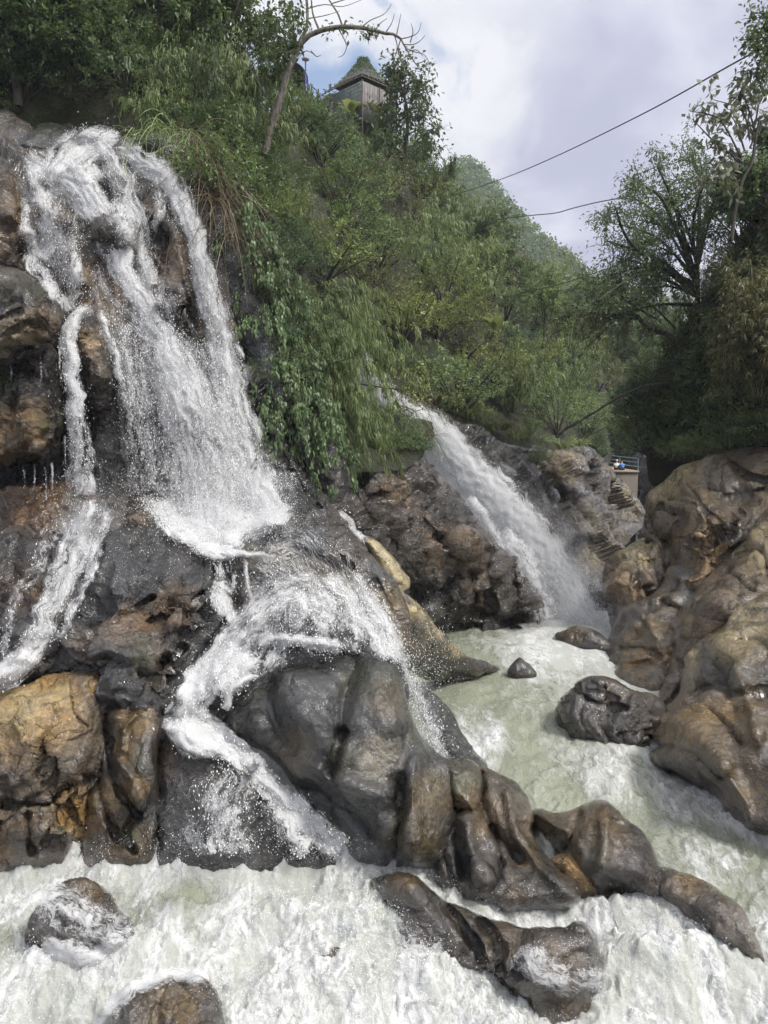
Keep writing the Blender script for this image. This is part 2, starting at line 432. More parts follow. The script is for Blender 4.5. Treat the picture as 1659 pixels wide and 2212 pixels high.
# ------------------------------------------------------------------ stone
def rock_mat(name, dark, mid, light, ochre=(0.26, 0.16, 0.06), och_amt=0.3, moss=(0.045, 0.05, 0.016), moss_amt=0.1, wet=0.5, scale=1.0, crack=0.6, bump=0.5, rmin=0.09, rmax=0.50):
    m, nt, out = new_mat(name); g = NG(nt)
    pos = g.mk('ShaderNodeNewGeometry', {}, 0); nrm = g.node('ShaderNodeNewGeometry').outputs['Normal']
    p = g.scale(pos, (scale, scale, scale))
    warp = g.vmath('ADD', p, g.mk('ShaderNodeVectorMath', {0: g.vmath('SUBTRACT', g.noise(p, 1.3, 5, 0.6, 0, True), (0.5, 0.5, 0.5)), 'Scale': 0.9}, operation='SCALE'))
    n1 = g.noise(p, 0.55, 5, 0.6, 0.5); n2 = g.noise(warp, 1.9, 8, 0.64, 0.4); n3 = g.noise(p, 9.0, 6, 0.7, 0.2)
    n4 = g.noise(g.scale(warp, (1, 1, 0.22)), 1.6, 6, 0.62)
    ng = g.noise(p, 48.0, 3, 0.6)
    r = nt.nodes.new('ShaderNodeValToRGB'); cr = r.color_ramp
    cr.elements[0].position = 0.36; cr.elements[0].color = (*dark, 1); cr.elements[1].position = 0.66; cr.elements[1].color = (*light, 1)
    e = cr.elements.new(0.50); e.color = (*mid, 1)
    fac = g.math('ADD', g.math('MULTIPLY', n2, 0.62), g.math('MULTIPLY', n3, 0.38))
    nt.links.new(fac, r.inputs[0]); col = r.outputs[0]
    # streaks left by running water
    col = g.mix(g.sstep(n4, 0.50, 0.68, 0, 0.55), col, dark)
    om = g.math('ADD', g.sstep(n1, 0.50, 0.66, 0, och_amt), g.attr('ochre'), clamp=True)
    om = g.math('MULTIPLY', om, g.sstep(g.math('ADD', n2, g.math('MULTIPLY', g.attr('ochre'), 0.3)), 0.30, 0.56), clamp=True)
    och = g.mix(g.sstep(n3, 0.3, 0.7), tuple(0.62 * c for c in ochre), tuple(1.25 * c for c in ochre))
    col = g.mix(om, col, och)
    pm = g.math('MULTIPLY', g.attr('pale'), g.sstep(n2, 0.33, 0.5), clamp=True)
    col = g.mix(pm, col, g.mix(n3, (0.30, 0.235, 0.12), (0.46, 0.38, 0.21)))  # pale crust; also paints lit tops on the far bank's boulders
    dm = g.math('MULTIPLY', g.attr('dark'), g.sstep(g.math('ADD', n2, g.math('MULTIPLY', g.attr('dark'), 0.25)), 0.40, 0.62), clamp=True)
    col = g.mix(dm, col, (0.022, 0.024, 0.026))  # near-black; also paints the shade of hollows and overhangs
    mm = g.math('ADD', g.sstep(g.noise(warp, 0.9, 7, 0.65), 0.56, 0.70, 0, moss_amt), g.math('MULTIPLY', g.attr('moss'), g.sstep(n2, 0.38, 0.56)), clamp=True)
    col = g.mix(mm, col, g.mix(n3, tuple(0.6 * c for c in moss), tuple(1.5 * c for c in moss)))
    gr = nt.nodes.new('ShaderNodeMapping'); nt.links.new(warp, gr.inputs['Vector']); gr.inputs['Rotation'].default_value = (0.5, 0.65, 0.4); gr.inputs['Scale'].default_value = (2.0, 3.0, 15.0)
    n5 = g.noise(gr.outputs[0], 1.0, 5, 0.62, 0.6)
    gv = g.lin(n5, 0.30, 0.70, 0.62, 1.36)
    col = g.mix(1.0, col, g.mk('ShaderNodeCombineColor', {0: gv, 1: gv, 2: gv}), 'MULTIPLY')
    # fine fracture lines
    vor = g.mk('ShaderNodeTexVoronoi', {'Vector': g.scale(warp, (1.0, 0.8, 1.9)), 'Scale': 1.15}, outn=0, feature='DISTANCE_TO_EDGE')
    vor2 = g.mk('ShaderNodeTexVoronoi', {'Vector': g.scale(warp, (1.3, 0.8, 0.7)), 'Scale': 2.9}, outn=0, feature='DISTANCE_TO_EDGE')
    cm = g.math('MULTIPLY', g.sstep(n1, 0.34, 0.50), min(1.0, crack * 1.5))
    line = g.math('MULTIPLY', g.sstep(vor, 0.006, 0.035, 1, 0), cm)
    line = g.math('MAXIMUM', line, g.math('MULTIPLY', g.sstep(vor2, 0.004, 0.028, 1, 0), g.math('MULTIPLY', g.math('MULTIPLY', cm, 0.6), g.sstep(n2, 0.45, 0.58))))
    col = g.mix(g.math('MULTIPLY', line, 0.8), col, (0.014, 0.012, 0.010))
    col = g.mix(1.0, col, g.mk('ShaderNodeCombineColor', {0: g.lin(ng, 0.2, 0.8, 0.72, 1.28), 1: g.lin(ng, 0.2, 0.8, 0.72, 1.28), 2: g.lin(ng, 0.2, 0.8, 0.72, 1.28)}), 'MULTIPLY')
    # wet film: patches with a mirror-like sheen
    wn = g.noise(warp, 1.1, 6, 0.6)
    rough = g.lin(g.math('ADD', g.math('MULTIPLY', wn, 0.7), g.math('MULTIPLY', n3, 0.3)), 0.36 + 0.16 * wet, 0.56 + 0.16 * wet, rmin + 0.08, rmax)
    rough = g.math('ADD', rough, g.math('MULTIPLY', mm, 0.25), clamp=True)
    nr_ = g.math('ABSOLUTE', g.math('SUBTRACT', g.noise(g.scale(warp, (1.0, 0.8, 1.8)), 4.2, 6, 0.62, 0.5), 0.5))
    h = g.math('ADD', g.math('MULTIPLY', n2, 0.8), g.math('MULTIPLY', n3, 0.40))
    h = g.math('ADD', h, g.math('MULTIPLY', ng, 0.10)); h = g.math('SUBTRACT', h, g.math('MULTIPLY', nr_, 0.7)); h = g.math('ADD', h, g.math('MULTIPLY', n5, 0.35 if crack > 0.2 else 0.12))
    h = g.math('SUBTRACT', h, g.math('MULTIPLY', line, 0.5))
    nb = g.bump(h, min(1.0, bump * 1.5), 0.17 / scale)
    b = nt.nodes.new('ShaderNodeBsdfPrincipled')
    for k, v in (('Base Color', col), ('Roughness', rough), ('Normal', nb), ('Specular IOR Level', 0.6), ('Coat Weight', g.sstep(g.math('ADD', g.math('MULTIPLY', wn, 0.6), g.math('MULTIPLY', n4, 0.4)), 0.38 + 0.14 * wet, 0.46 + 0.14 * wet, 1.0, 0.08)), ('Coat Roughness', 0.05), ('Coat IOR', 1.5), ('Coat Normal', g.bump(g.math('ADD', n2, g.math('MULTIPLY', n3, 0.25)), min(1.0, bump * 1.3), 0.14 / scale))): g.set(b, k, v)
    nt.links.new(b.outputs[0], out.inputs[0])
    return m
M_CLIFF = rock_mat('wet_cliff_rock', (0.0078, 0.0066, 0.0056), (0.0342, 0.0269, 0.0207), (0.0643, 0.0505, 0.0384), och_amt=0.25, moss_amt=0.18, wet=0.6)
M_SLOPE = rock_mat('dark_wet_slope_rock', (0.0083, 0.0075, 0.007), (0.0285, 0.024, 0.0202), (0.0536, 0.0419, 0.0327), (0.14, 0.075, 0.03), 0.35, moss_amt=0.2, wet=0.6)
M_GREY = rock_mat('dark_grey_rock', (0.0099, 0.0103, 0.0105), (0.0339, 0.0342, 0.0342), (0.0593, 0.0581, 0.055), (0.17, 0.10, 0.045), 0.12, moss_amt=0.08, wet=0.95, crack=0.5, bump=0.6)
M_BLACK = rock_mat('black_wet_rock', (0.006, 0.0063, 0.0066), (0.025, 0.0257, 0.0257), (0.0537, 0.0525, 0.049), (0.10, 0.07, 0.025), 0.12, moss=(0.022, 0.022, 0.005), moss_amt=0.5, wet=0.95, crack=0.35, bump=0.42)
M_YEL = rock_mat('ochre_rock', (0.0324, 0.0249, 0.0179), (0.1149, 0.0887, 0.0613), (0.1973, 0.1595, 0.1158), (0.30, 0.18, 0.055), 0.5, moss_amt=0.12, wet=0.55, crack=0.75)
M_BROWN = rock_mat('brown_wet_rock', (0.0081, 0.0062, 0.0044), (0.0295, 0.0226, 0.0162), (0.0556, 0.0442, 0.034), (0.155, 0.10, 0.040), 0.35, moss_amt=0.10, wet=0.95, crack=0.35, bump=0.4)
M_TAN = rock_mat('tan_boulder_rock', (0.0318, 0.023, 0.0152), (0.1175, 0.088, 0.059), (0.2017, 0.1636, 0.1178), (0.25, 0.155, 0.06), 0.45, moss_amt=0.06, wet=0.45, crack=0.45, bump=0.4)
M_TANWET = rock_mat('tan_wet_boulder_rock', (0.0175, 0.0129, 0.0084), (0.0666, 0.0503, 0.0329), (0.1252, 0.1014, 0.0736), (0.19, 0.12, 0.042), 0.45, moss=(0.06, 0.05, 0.016), moss_amt=0.15, wet=0.95, crack=0.3, bump=0.4, rmin=0.07)
M_WALL = rock_mat('broken_brown_wall_rock', (0.0112, 0.009, 0.0073), (0.054, 0.0421, 0.032), (0.1089, 0.089, 0.0714), (0.19, 0.115, 0.045), 0.35, moss_amt=0.12, wet=0.7, crack=0.6, scale=0.75, bump=0.7)
M_GORGE = rock_mat('gorge_wall_rock', (0.0245, 0.0218, 0.0196), (0.1041, 0.0912, 0.0778), (0.2154, 0.192, 0.1628), (0.26, 0.19, 0.09), 0.3, moss_amt=0.1, wet=0.45, crack=0.7, scale=0.6, bump=0.7)

def wd(py, z): return float(depth_at_z(py, z))

# --- behind the tall fall
rock('waterfall_cliff', 'wet dark brown cliff behind the tall waterfall',
     [(-160,320),(0,300),(60,318),(150,302),(215,290),(300,300),(340,335),(400,358),(440,430),(480,560),(525,690),(560,820),(610,950),(690,1060),(770,1150),(800,1200),(700,1260),(500,1290),(200,1260),(0,1300),(-160,1300)],
     [(0,300,21.4),(250,290,22.4),(430,430,21.2),(100,560,20.2),(300,480,20.9),(300,640,19.9),(500,600,20.2),(250,800,19.6),(540,800,19.4),(150,1000,19.8),(350,1000,19.6),(590,950,18.7),(200,1090,17.7),(450,1150,17.4),(660,1070,18.2),(770,1160,18.1),(650,1190,17.2),(-120,1000,19.4),(-120,500,20),(250,1250,16.8)],
     M_CLIFF, T=0.35, w=70, ribs=[([(90,390),(150,380),(200,430)],40,0.5),([(60,500),(140,480),(230,510)],55,0.5),([(230,490),(262,500),(285,540)],26,0.6),([(330,450),(370,480),(395,560),(400,650)],40,0.55),([(225,340),(255,365),(262,400)],30,0.4),([(290,560),(330,700),(350,860)],50,-0.5),
           ([(150,540),(200,640),(215,740)],48,0.35),([(170,680),(190,760),(200,860)],34,0.35),([(270,940),(320,985),(380,980)],22,-0.4),([(540,830),(640,1000),(740,1130)],14,0.25),([(0,350),(30,480),(20,560)],45,0.5)],
     big=(0.30, 0.4), facet=(0.34, 0.6), fine=(0.05, 2.0), stains_and_shading=[(60,480,120,'ochre',.4),(200,640,100,'ochre',.5),(370,560,70,'ochre',.35),(560,900,120,'dark',.9),(620,1050,110,'dark',.8),(350,950,130,'dark',1.),(230,960,120,'dark',1.),(90,1010,150,'dark',1.)], crisp=True, seed=3, cat='cliff')  # dark tints in the hollow paint its shade onto the cliff
rock('boulder', 'dark mossy boulder lying across the brink of the tall waterfall', [(30,318),(50,290),(80,272),(120,268),(160,278),(180,300),(170,318),(110,325),(60,328)],
     [(40,310,22.4),(120,270,23.2),(170,310,22.6),(110,320,22.0)], M_BLACK, T=0.5, w=30, step=3, stains_and_shading=[(100,295,60,'moss',.7)], seed=5, cat='boulder')
rock('boulder', 'small dark boulder between two runnels at the brink of the tall waterfall', [(158,300),(170,284),(195,282),(222,298),(226,310),(200,312),(175,312)],
     [(160,300,22.4),(220,306,22.4)], M_BLACK, T=0.3, w=18, step=3, seed=6, cat='boulder')
rock('outcrop', 'pale stone face in the notch above the tall waterfall', [(100,300),(120,235),(160,205),(200,190),(240,215),(252,260),(250,300),(210,330),(150,330)],
     [(120,240,26),(230,230,26.5),(180,300,25.5)], M_TAN, T=0.7, w=60, seed=7, cat='outcrop', put=False)
rock('outcrop', 'brown stone outcrop under the dark trees beside the brink', [(-120,330),(-100,255),(0,240),(40,255),(75,280),(60,320),(20,335)],
     [(0,250,23.6),(60,310,22.6),(-100,320,22.6)], M_CLIFF, T=0.5, w=40, seed=8, cat='outcrop', put=False)
rock('bank', 'dark earth bank overhanging the tall waterfall beneath the dry grass',
     [(278,330),(300,290),(360,280),(420,290),(470,380),(520,520),(560,640),(600,760),(680,900),(760,1020),(720,1090),(640,1000),(560,840),(510,700),(470,560),(430,440),(390,360),(330,340)],
     [(300,310,22),(420,300,23),(460,520,20.6),(540,640,20.4),(580,800,19.6),(660,920,19.4),(720,1050,19.2),(560,560,21.5)],
     M_SLOPE, T=0.5, w=60, big=(0.3, 0.5), facet=(0.2, 0.8), stains_and_shading=[(640,880,160,'dark',1.),(420,420,120,'dark',1.),(500,600,110,'dark',1.),(580,760,100,'dark',1.)], crisp=True, seed=9, cat='earth bank')

# --- stones beside the thin trickle
rock('ledge_boulder', 'brown knobbly boulder jutting out beside the thin trickle of the tall waterfall',
     [(-140,600),(-60,575),(10,578),(50,590),(95,612),(128,640),(140,680),(134,705),(112,732),(80,742),(40,758),(0,792),(-60,800),(-140,790)],
     [(-100,590,18.4),(20,585,18.4),(120,640,18.2),(130,700,17.8),(60,680,17.4),(0,780,17.5),(-100,780,17.3)], M_CLIFF, T=0.8, w=65, step=3.5,
     ribs=[([(0,600),(60,640),(110,690)],30,0.2),([(20,720),(60,700),(100,715)],12,-0.25),([(0,690),(40,670)],10,-0.2)], big=(0.2, .8), facet=(0.12, 1.3), fine=(0.07, 2.6),
     stains_and_shading=[(40,730,60,'pale',.55),(80,690,50,'ochre',.3),(60,620,70,'moss',.4)], crisp=True, seed=11, cat='boulder')
rock('overhang_rock', 'rust and green streaked rock hanging over a dark hollow beside the trickle',
     [(-140,780),(-40,790),(10,782),(60,752),(110,742),(132,790),(140,850),(138,930),(128,985),(95,1005),(60,996),(30,1010),(-20,1000),(-140,1010)],
     [(-100,800,18.6),(60,760,18.7),(130,860,18.4),(60,900,18.0),(60,1000,18.1),(-100,1000,17.9)], M_CLIFF, T=0.75, w=60, step=3.5, ribs=[([(0,810),(50,800),(100,830)],24,-0.3),([(40,840),(70,900),(70,990)],40,0.35)],
     big=(0.22, .8), facet=(0.12, 1.2), fine=(0.07, 2.4), stains_and_shading=[(50,920,70,'ochre',.6),(110,900,50,'moss',.7),(70,850,50,'dark',.5),(0,960,60,'ochre',.5)], crisp=True, seed=12, cat='rock')
rock('rock', 'brown rounded rock knob parting the thin trickle of the tall waterfall',
     [(158,720),(172,688),(192,672),(214,690),(228,735),(240,790),(246,840),(238,900),(222,940),(200,930),(185,890),(178,830),(160,770)],
     [(190,680,18.6),(200,800,18.4),(220,920,18.8)], M_CLIFF, T=0.7, w=42, step=3, big=(0.15, .9), facet=(0.1, 1.4), stains_and_shading=[(190,740,40,'ochre',.5),(220,830,30,'moss',.4)], crisp=True, seed=13, cat='rock')
rock('rock_slope', 'brown streaky rock slope below the dark hollow, washed by the trickle',
     [(-160,1060),(-60,1050),(60,1052),(150,1040),(230,1082),(290,1120),(300,1180),(250,1260),(180,1360),(130,1440),(80,1480),(0,1500),(-160,1520)],
     [(-120,1060,18.2),(60,1055,18.2),(220,1080,17.5),(290,1130,17.0),(200,1250,15.9),(60,1250,15.9),(110,1440,14.6),(0,1490,14.3),(-140,1500,14.0)], M_SLOPE, T=0.4, w=60, step=4,
     ribs=[([(160,1060),(120,1180),(40,1340)],30,-0.25),([(60,1100),(20,1250),(-20,1400)],26,-0.25),([(90,1260),(70,1340),(40,1410)],30,0.3)],
     big=(0.3, 0.5), facet=(0.2, 0.8), fine=(0.06, 2.2), strata=(0.06, 2.2, (0.5, 0.3, 0.8)), stains_and_shading=[(80,1080,90,'ochre',.8),(60,1270,60,'ochre',.4),(170,1060,60,'ochre',.5)], crisp=True, seed=14, cat='rock slope')
rock('rock_ledge', 'small pinkish ledge of rock at the foot of the tall waterfall', [(250,1140),(280,1112),(320,1100),(350,1120),(352,1150),(330,1170),(270,1165)],
     [(270,1120,17.2),(340,1130,17.0),(300,1160,16.6)], M_TAN, T=0.3, w=30, step=3, seed=15, cat='rock')
rock('boulder', 'big dark grey fractured boulder between the two lower runs of the tall waterfall',
     [(96,1450),(112,1400),(135,1325),(180,1240),(225,1168),(262,1142),(310,1135),(360,1142),(405,1160),(448,1186),(460,1205),(458,1245),(468,1290),(488,1318),(472,1372),(432,1420),(410,1470),(400,1530),(330,1550),(240,1530),(170,1490),(110,1470)],
     [(120,1400,14.9),(230,1160,16.3),(310,1140,16.5),(440,1180,16.3),(460,1260,15.5),(470,1360,14.8),(300,1300,14.9),(300,1420,14.3),(400,1500,13.9),(240,1510,13.8),(110,1460,14.4)],
     M_GREY, T=0.55, w=80, step=3.2,
     ribs=[([(334,1178),(320,1200),(322,1218)],7,-0.16),([(390,1250),(386,1320),(340,1336),(300,1350)],9,-0.28),([(300,1350),(250,1380),(250,1430)],8,-0.2),([(386,1320),(430,1300),(470,1310)],6,-0.12),([(250,1360),(300,1400),(320,1470)],14,-0.3),([(330,1290),(300,1310),(270,1340)],10,-0.3),([(320,1440),(370,1420),(400,1400)],8,-0.2),([(210,1230),(260,1260),(330,1260)],40,0.15),([(370,1340),(420,1350),(450,1340)],20,0.2),([(180,1380),(230,1400)],20,0.15)],
     big=(0.20, 0.6), facet=(0.24, 0.85), fine=(0.04, 2.4), strata=(0.07, 2.6, (0.3, 0.4, 0.85)),
     stains_and_shading=[(290,1360,70,'ochre',.6),(370,1310,60,'ochre',.55),(340,1440,60,'ochre',.35),(300,1440,60,'moss',.5),(200,1400,60,'ochre',.25),(320,1220,110,'dark',.25)], crisp=True, seed=21, cat='boulder')
rock('boulder', 'yellow ochre cracked boulder at the water edge below the grey boulder',
     [(-160,1540),(-40,1500),(20,1488),(90,1462),(150,1452),(200,1452),(228,1470),(234,1500),(226,1560),(228,1610),(216,1660),(196,1720),(190,1800),(180,1880),(60,1900),(-160,1890)],
     [(-140,1540,13.8),(20,1500,13.9),(200,1460,13.9),(228,1560,13.5),(100,1600,13.1),(0,1700,13.0),(190,1720,13.1),(190,1860,12.9),(0,1880,12.8),(-150,1880,12.8)],
     M_YEL, T=0.6, w=70, step=3.2,
     ribs=[([(0,1745),(60,1738),(115,1735),(150,1700),(190,1690),(226,1650)],9,-0.35),([(70,1500),(80,1560),(110,1590),(150,1600),(200,1580)],5,-0.10),([(60,1565),(100,1585),(96,1660),(60,1680)],6,-0.12),([(150,1470),(160,1540),(190,1570)],6,-0.1),([(0,1560),(60,1550),(120,1560)],40,0.12),([(20,1800),(80,1790),(150,1800)],30,0.25),([(120,1640),(100,1700),(60,1730)],14,-0.2),([(150,1740),(170,1800),(150,1860)],16,-0.35),([(60,1760),(70,1840)],14,-0.25)],
     big=(0.16, 0.7), facet=(0.11, 0.9), fine=(0.035, 2.6), stains_and_shading=[(80,1530,120,'ochre',1.0),(40,1530,80,'pale',.7),(130,1510,40,'pale',.6),(30,1610,60,'ochre',.7),(180,1760,60,'ochre',.6),(80,1830,90,'dark',.4),(210,1480,30,'ochre',.8)], crisp=True, shift=-0.10, seed=22, cat='boulder')
rock('boulder', 'brown ribbed boulder wedged between the yellow boulder and the grey slab',
     [(206,1600),(222,1530),(262,1515),(300,1506),(340,1515),(350,1560),(340,1640),(344,1740),(340,1860),(280,1890),(180,1890),(176,1800),(196,1720),(216,1660)],
     [(240,1540,13.6),(330,1520,13.6),(230,1620,13.5),(300,1640,12.9),(340,1760,12.8),(200,1740,13.1),(260,1860,12.6)], M_BROWN, T=0.45, w=50, step=3.2,
     ribs=[([(238,1600),(234,1640),(250,1700),(296,1760)],10,-0.35),([(250,1640),(290,1690),(306,1740)],16,0.3),([(220,1690),(230,1760),(260,1820)],14,-0.3),([(300,1540),(270,1570),(262,1620)],12,0.25),([(300,1760),(270,1800),(290,1840)],12,-0.3)],
     big=(0.14, 0.8), facet=(0.09, 0.8), fine=(0.022, 2.6), stains_and_shading=[(290,1560,50,'ochre',1.),(270,1620,40,'ochre',.8),(240,1720,40,'ochre',.8),(290,1700,40,'ochre',.6),(310,1640,40,'moss',.5),(280,1800,40,'moss',.6),(330,1750,50,'dark',.7)], shift=-0.10, seed=23, cat='boulder')
rock('rock_slab', 'smooth grey rock slab with a thin veil of water running down it',
     [(322,1600),(345,1560),(385,1558),(430,1585),(500,1630),(570,1680),(640,1745),(700,1800),(760,1850),(770,1900),(540,1920),(330,1910),(312,1780)],
     [(345,1570,13.9),(430,1600,13.6),(560,1690,13.3),(700,1810,13.1),(400,1750,13.0),(330,1860,12.8),(540,1880,12.7),(760,1880,12.8)], M_GREY, T=0.5, w=70, step=3.2,
     big=(0.14, 0.6), facet=(0.05, 1.0), fine=(0.03, 2.4), ribs=[([(520,1640),(600,1740),(700,1830)],24,-0.2)], stains_and_shading=[(350,1650,50,'ochre',.3),(500,1700,100,'dark',.25)], shift=-0.10, seed=24, cat='rock slab')

# --- the dome under the middle cascade and the ridge beside it
rock('domed_rock', 'broad domed rock under the fanning middle cascade',
     [(438,1200),(500,1182),(580,1182),(660,1192),(730,1222),(790,1280),(830,1340),(862,1400),(880,1460),(870,1530),(700,1560),(560,1560),(440,1560),(400,1520),(430,1440),(480,1360),(470,1310),(455,1260)],
     [(450,1200,16.6),(540,1190,16.5),(660,1200,16.4),(760,1260,16.2),(650,1260,15.7),(560,1360,14.9),(700,1380,14.7),(850,1420,15.3),(500,1470,14.3),(640,1500,14.4),(420,1510,14.0),(860,1510,15)],
     M_GREY, T=0.35, w=80, step=4, ribs=[([(600,1260),(680,1250),(770,1300),(830,1390)],40,0.25),([(490,1230),(500,1290),(520,1350)],26,-0.3),([(560,1200),(560,1260)],18,-0.2),([(540,1340),(650,1330),(760,1380)],40,0.25),([(520,1420),(640,1400),(780,1420)],18,-0.2)],
     big=(0.16, 0.6), facet=(0.07, 1.0), fine=(0.04, 2.2), stains_and_shading=[(650,1220,110,'ochre',.08),(560,1300,70,'ochre',.2)], seed=31)
rock('boulder', 'low rounded dark stone sitting in the foam under the tall waterfall', [(478,1178),(482,1158),(505,1150),(530,1158),(560,1164),(600,1160),(640,1166),(700,1178),(660,1196),(560,1190),(500,1188)],
     [(490,1170,16.9),(520,1155,17.1),(600,1170,16.9),(690,1185,16.7)], M_BLACK, T=0.35, w=20, step=3, seed=32, cat='boulder', facet=(0.04,1.2), big=(0.08,1))
rock('boulder', 'grey humped boulder at the foot of the tall waterfall beside the splash', [(528,1152),(552,1130),(580,1114),(606,1110),(636,1122),(662,1120),(690,1134),(720,1150),(700,1170),(620,1168),(560,1160)],
     [(540,1150,17.3),(600,1115,17.6),(690,1140,17.5),(620,1165,17.0)], M_GREY, T=0.35, w=26, step=3, seed=33, cat='boulder', facet=(0.06,1.2), big=(0.1,1))
rock('rock_ridge', 'dark sloping ridge of rock flanking the middle cascade, olive below',
     [(590,1178),(640,1146),(700,1134),(745,1140),(775,1172),(815,1210),(850,1250),(880,1300),(888,1345),(882,1395),(862,1420),(838,1380),(800,1310),(760,1262),(710,1216),(650,1196)],
     [(620,1170,16.9),(720,1140,17.2),(780,1210,16.7),(860,1290,16.5),(880,1370,16.2),(810,1310,16.0),(700,1200,16.4)], M_BROWN, T=0.45, w=40, step=3,
     ribs=[([(770,1175),(820,1240),(850,1300)],16,0.15),([(700,1170),(760,1220)],8,-0.12)], big=(0.15, .8), facet=(0.09, 1.3), fine=(0.05, 2.6), stains_and_shading=[(670,1165,60,'dark',.9),(840,1310,60,'ochre',.7),(860,1380,40,'ochre',.6),(810,1310,40,'moss',.6)], crisp=True, seed=34)
rock('rock_ridge', 'pale yellow crusted ridge descending to the green pool',
     [(780,1165),(800,1160),(830,1185),(860,1215),(884,1246),(886,1266),(872,1276),(896,1298),(925,1325),(955,1362),(985,1400),(1010,1420),(1050,1432),(1078,1444),(1060,1462),(1000,1466),(930,1470),(880,1450),(866,1400),(880,1350),(868,1290),(830,1238)],
     [(790,1165,18.2),(850,1220,17.9),(884,1260,17.9),(930,1340,18.9),(1000,1420,20.6),(1065,1446,21.9),(880,1330,17.4),(880,1430,18.2),(960,1460,20.6)], M_BROWN, T=0.4, w=34, step=3,
     big=(0.15, .8), facet=(0.06, 1.3), fine=(0.07, 2.8), stains_and_shading=[(840,1210,60,'pale',1.),(876,1256,40,'pale',1.),(900,1310,40,'pale',1.),(940,1350,40,'pale',.9),(980,1400,34,'pale',.7),(810,1180,34,'pale',1.),(900,1400,40,'ochre',.4)], seed=35)

# --- the black boulder in the middle and its ribs
rock('boulder', 'big smooth black boulder with olive algae in the middle of the falls',
     [(486,1560),(500,1530),(528,1476),(556,1446),(600,1436),(650,1424),(700,1420),(750,1408),(800,1404),(838,1416),(862,1446),(872,1500),(888,1552),(914,1600),(950,1636),(980,1660),(985,1740),(975,1810),(960,1870),(900,1880),(820,1880),(760,1870),(730,1820),(690,1770),(650,1716),(610,1660),(560,1620),(505,1590)],
     [(495,1550,13.9),(556,1450,14.5),(700,1425,14.6),(800,1408,14.6),(866,1470,14.3),(910,1600,13.7),(975,1660,13.5),(960,1840,12.6),(840,1870,12.6),(740,1830,12.9),(650,1710,13.2),(560,1620,13.5),(600,1520,13.7),(740,1540,13.5),(760,1680,13.0),(880,1720,12.9)],
     M_BLACK, T=0.6, w=90, step=3,
     ribs=[([(575,1465),(585,1540),(620,1610)],44,-0.36),([(640,1470),(660,1540),(700,1590),(720,1640)],55,0.22),([(770,1440),(745,1500),(735,1570)],46,-0.38),([(735,1590),(722,1640),(716,1670)],28,-0.45),([(850,1440),(830,1500),(850,1560)],50,0.28),([(650,1650),(740,1690),(830,1720)],26,0.22),([(660,1700),(740,1740),(800,1800)],40,-0.36),([(900,1640),(890,1740),(900,1850)],28,0.3),([(860,1690),(862,1780),(850,1860)],30,-0.34),([(760,1420),(800,1418),(840,1432)],22,-0.22)],
     big=(0.12, 0.6), facet=(0.06, 0.55), fine=(0.018, 2.6), scallop=(0.15, 0.8), crisp=False, stains_and_shading=[(735,1640,42,'moss',1.),(770,1480,60,'moss',.9),(840,1510,60,'ochre',.6),(850,1450,40,'moss',.7),(880,1590,50,'moss',.5),(930,1720,70,'ochre',.8),(900,1800,80,'ochre',.6),(640,1620,60,'ochre',.5),(820,1640,70,'pale',.22),(540,1540,60,'moss',.3),(760,1760,60,'dark',.9)], seed=41, cat='boulder')  # dark tint deepens the hollow with painted shade
rock('boulder', 'small green mossy boulder perched on the dark ribs of rock', [(952,1668),(966,1646),(990,1636),(1018,1642),(1036,1662),(1040,1700),(1036,1740),(1020,1762),(990,1750),(966,1716)],
     [(960,1660,13.5),(1000,1640,13.7),(1036,1700,13.4),(1010,1750,13.0)], M_BROWN, T=0.5, w=40, step=3, stains_and_shading=[(995,1680,50,'moss',.8),(1010,1720,50,'ochre',.6)], seed=42, cat='boulder', facet=(0.05,1.2), big=(0.1,.9))
rock('rock_ribs', 'dark brown wet ribs of rock reaching into the rapids with small pools',
     [(940,1880),(962,1800),(972,1730),(1000,1740),(1022,1700),(1034,1656),(1062,1660),(1110,1690),(1144,1730),(1152,1770),(1150,1800),(1180,1845),(1220,1880),(1252,1912),(1250,1950),(1180,1968),(1080,1966),(1000,1950),(950,1920)],
     [(965,1760,13.1),(1040,1664,14.1),(1110,1695,14.1),(1148,1770,13.5),(1060,1760,13.4),(1190,1860,12.6),(1250,1920,12.0),(1100,1860,12.6),(1080,1950,11.9),(980,1900,12.3)],
     M_BROWN, T=0.45, w=50, step=3,
     ribs=[([(1040,1670),(1040,1730),(1070,1800),(1120,1850)],26,-0.35),([(990,1750),(985,1820),(1000,1890)],16,-0.4),([(1010,1770),(1020,1840),(1050,1900)],26,0.3),([(1100,1710),(1110,1770),(1140,1830),(1200,1900)],26,0.25),([(1060,1790),(1080,1850),(1080,1900)],14,-0.3),([(960,1850),(975,1900)],10,-0.2)],
     big=(0.13, 0.8), facet=(0.09, 0.8), fine=(0.022, 2.6), stains_and_shading=[(1060,1760,60,'ochre',.5),(1130,1800,50,'ochre',.3),(1000,1860,40,'dark',.8),(1040,1720,40,'moss',.5)], shift=0.05, seed=43)
rock('boulder', 'dark purplish wet rock beside the spray at the pool edge', [(900,1510),(918,1494),(945,1505),(975,1540),(1002,1585),(1030,1630),(1052,1660),(1020,1672),(980,1650),(940,1590),(905,1545)],
     [(910,1500,16.6),(980,1560,16.6),(1040,1650,15.8),(940,1590,15.8)], M_GREY, T=0.4, w=34, step=3, shift=0.30, seed=44, cat='boulder', big=(.1,.9), facet=(.06,1.2))
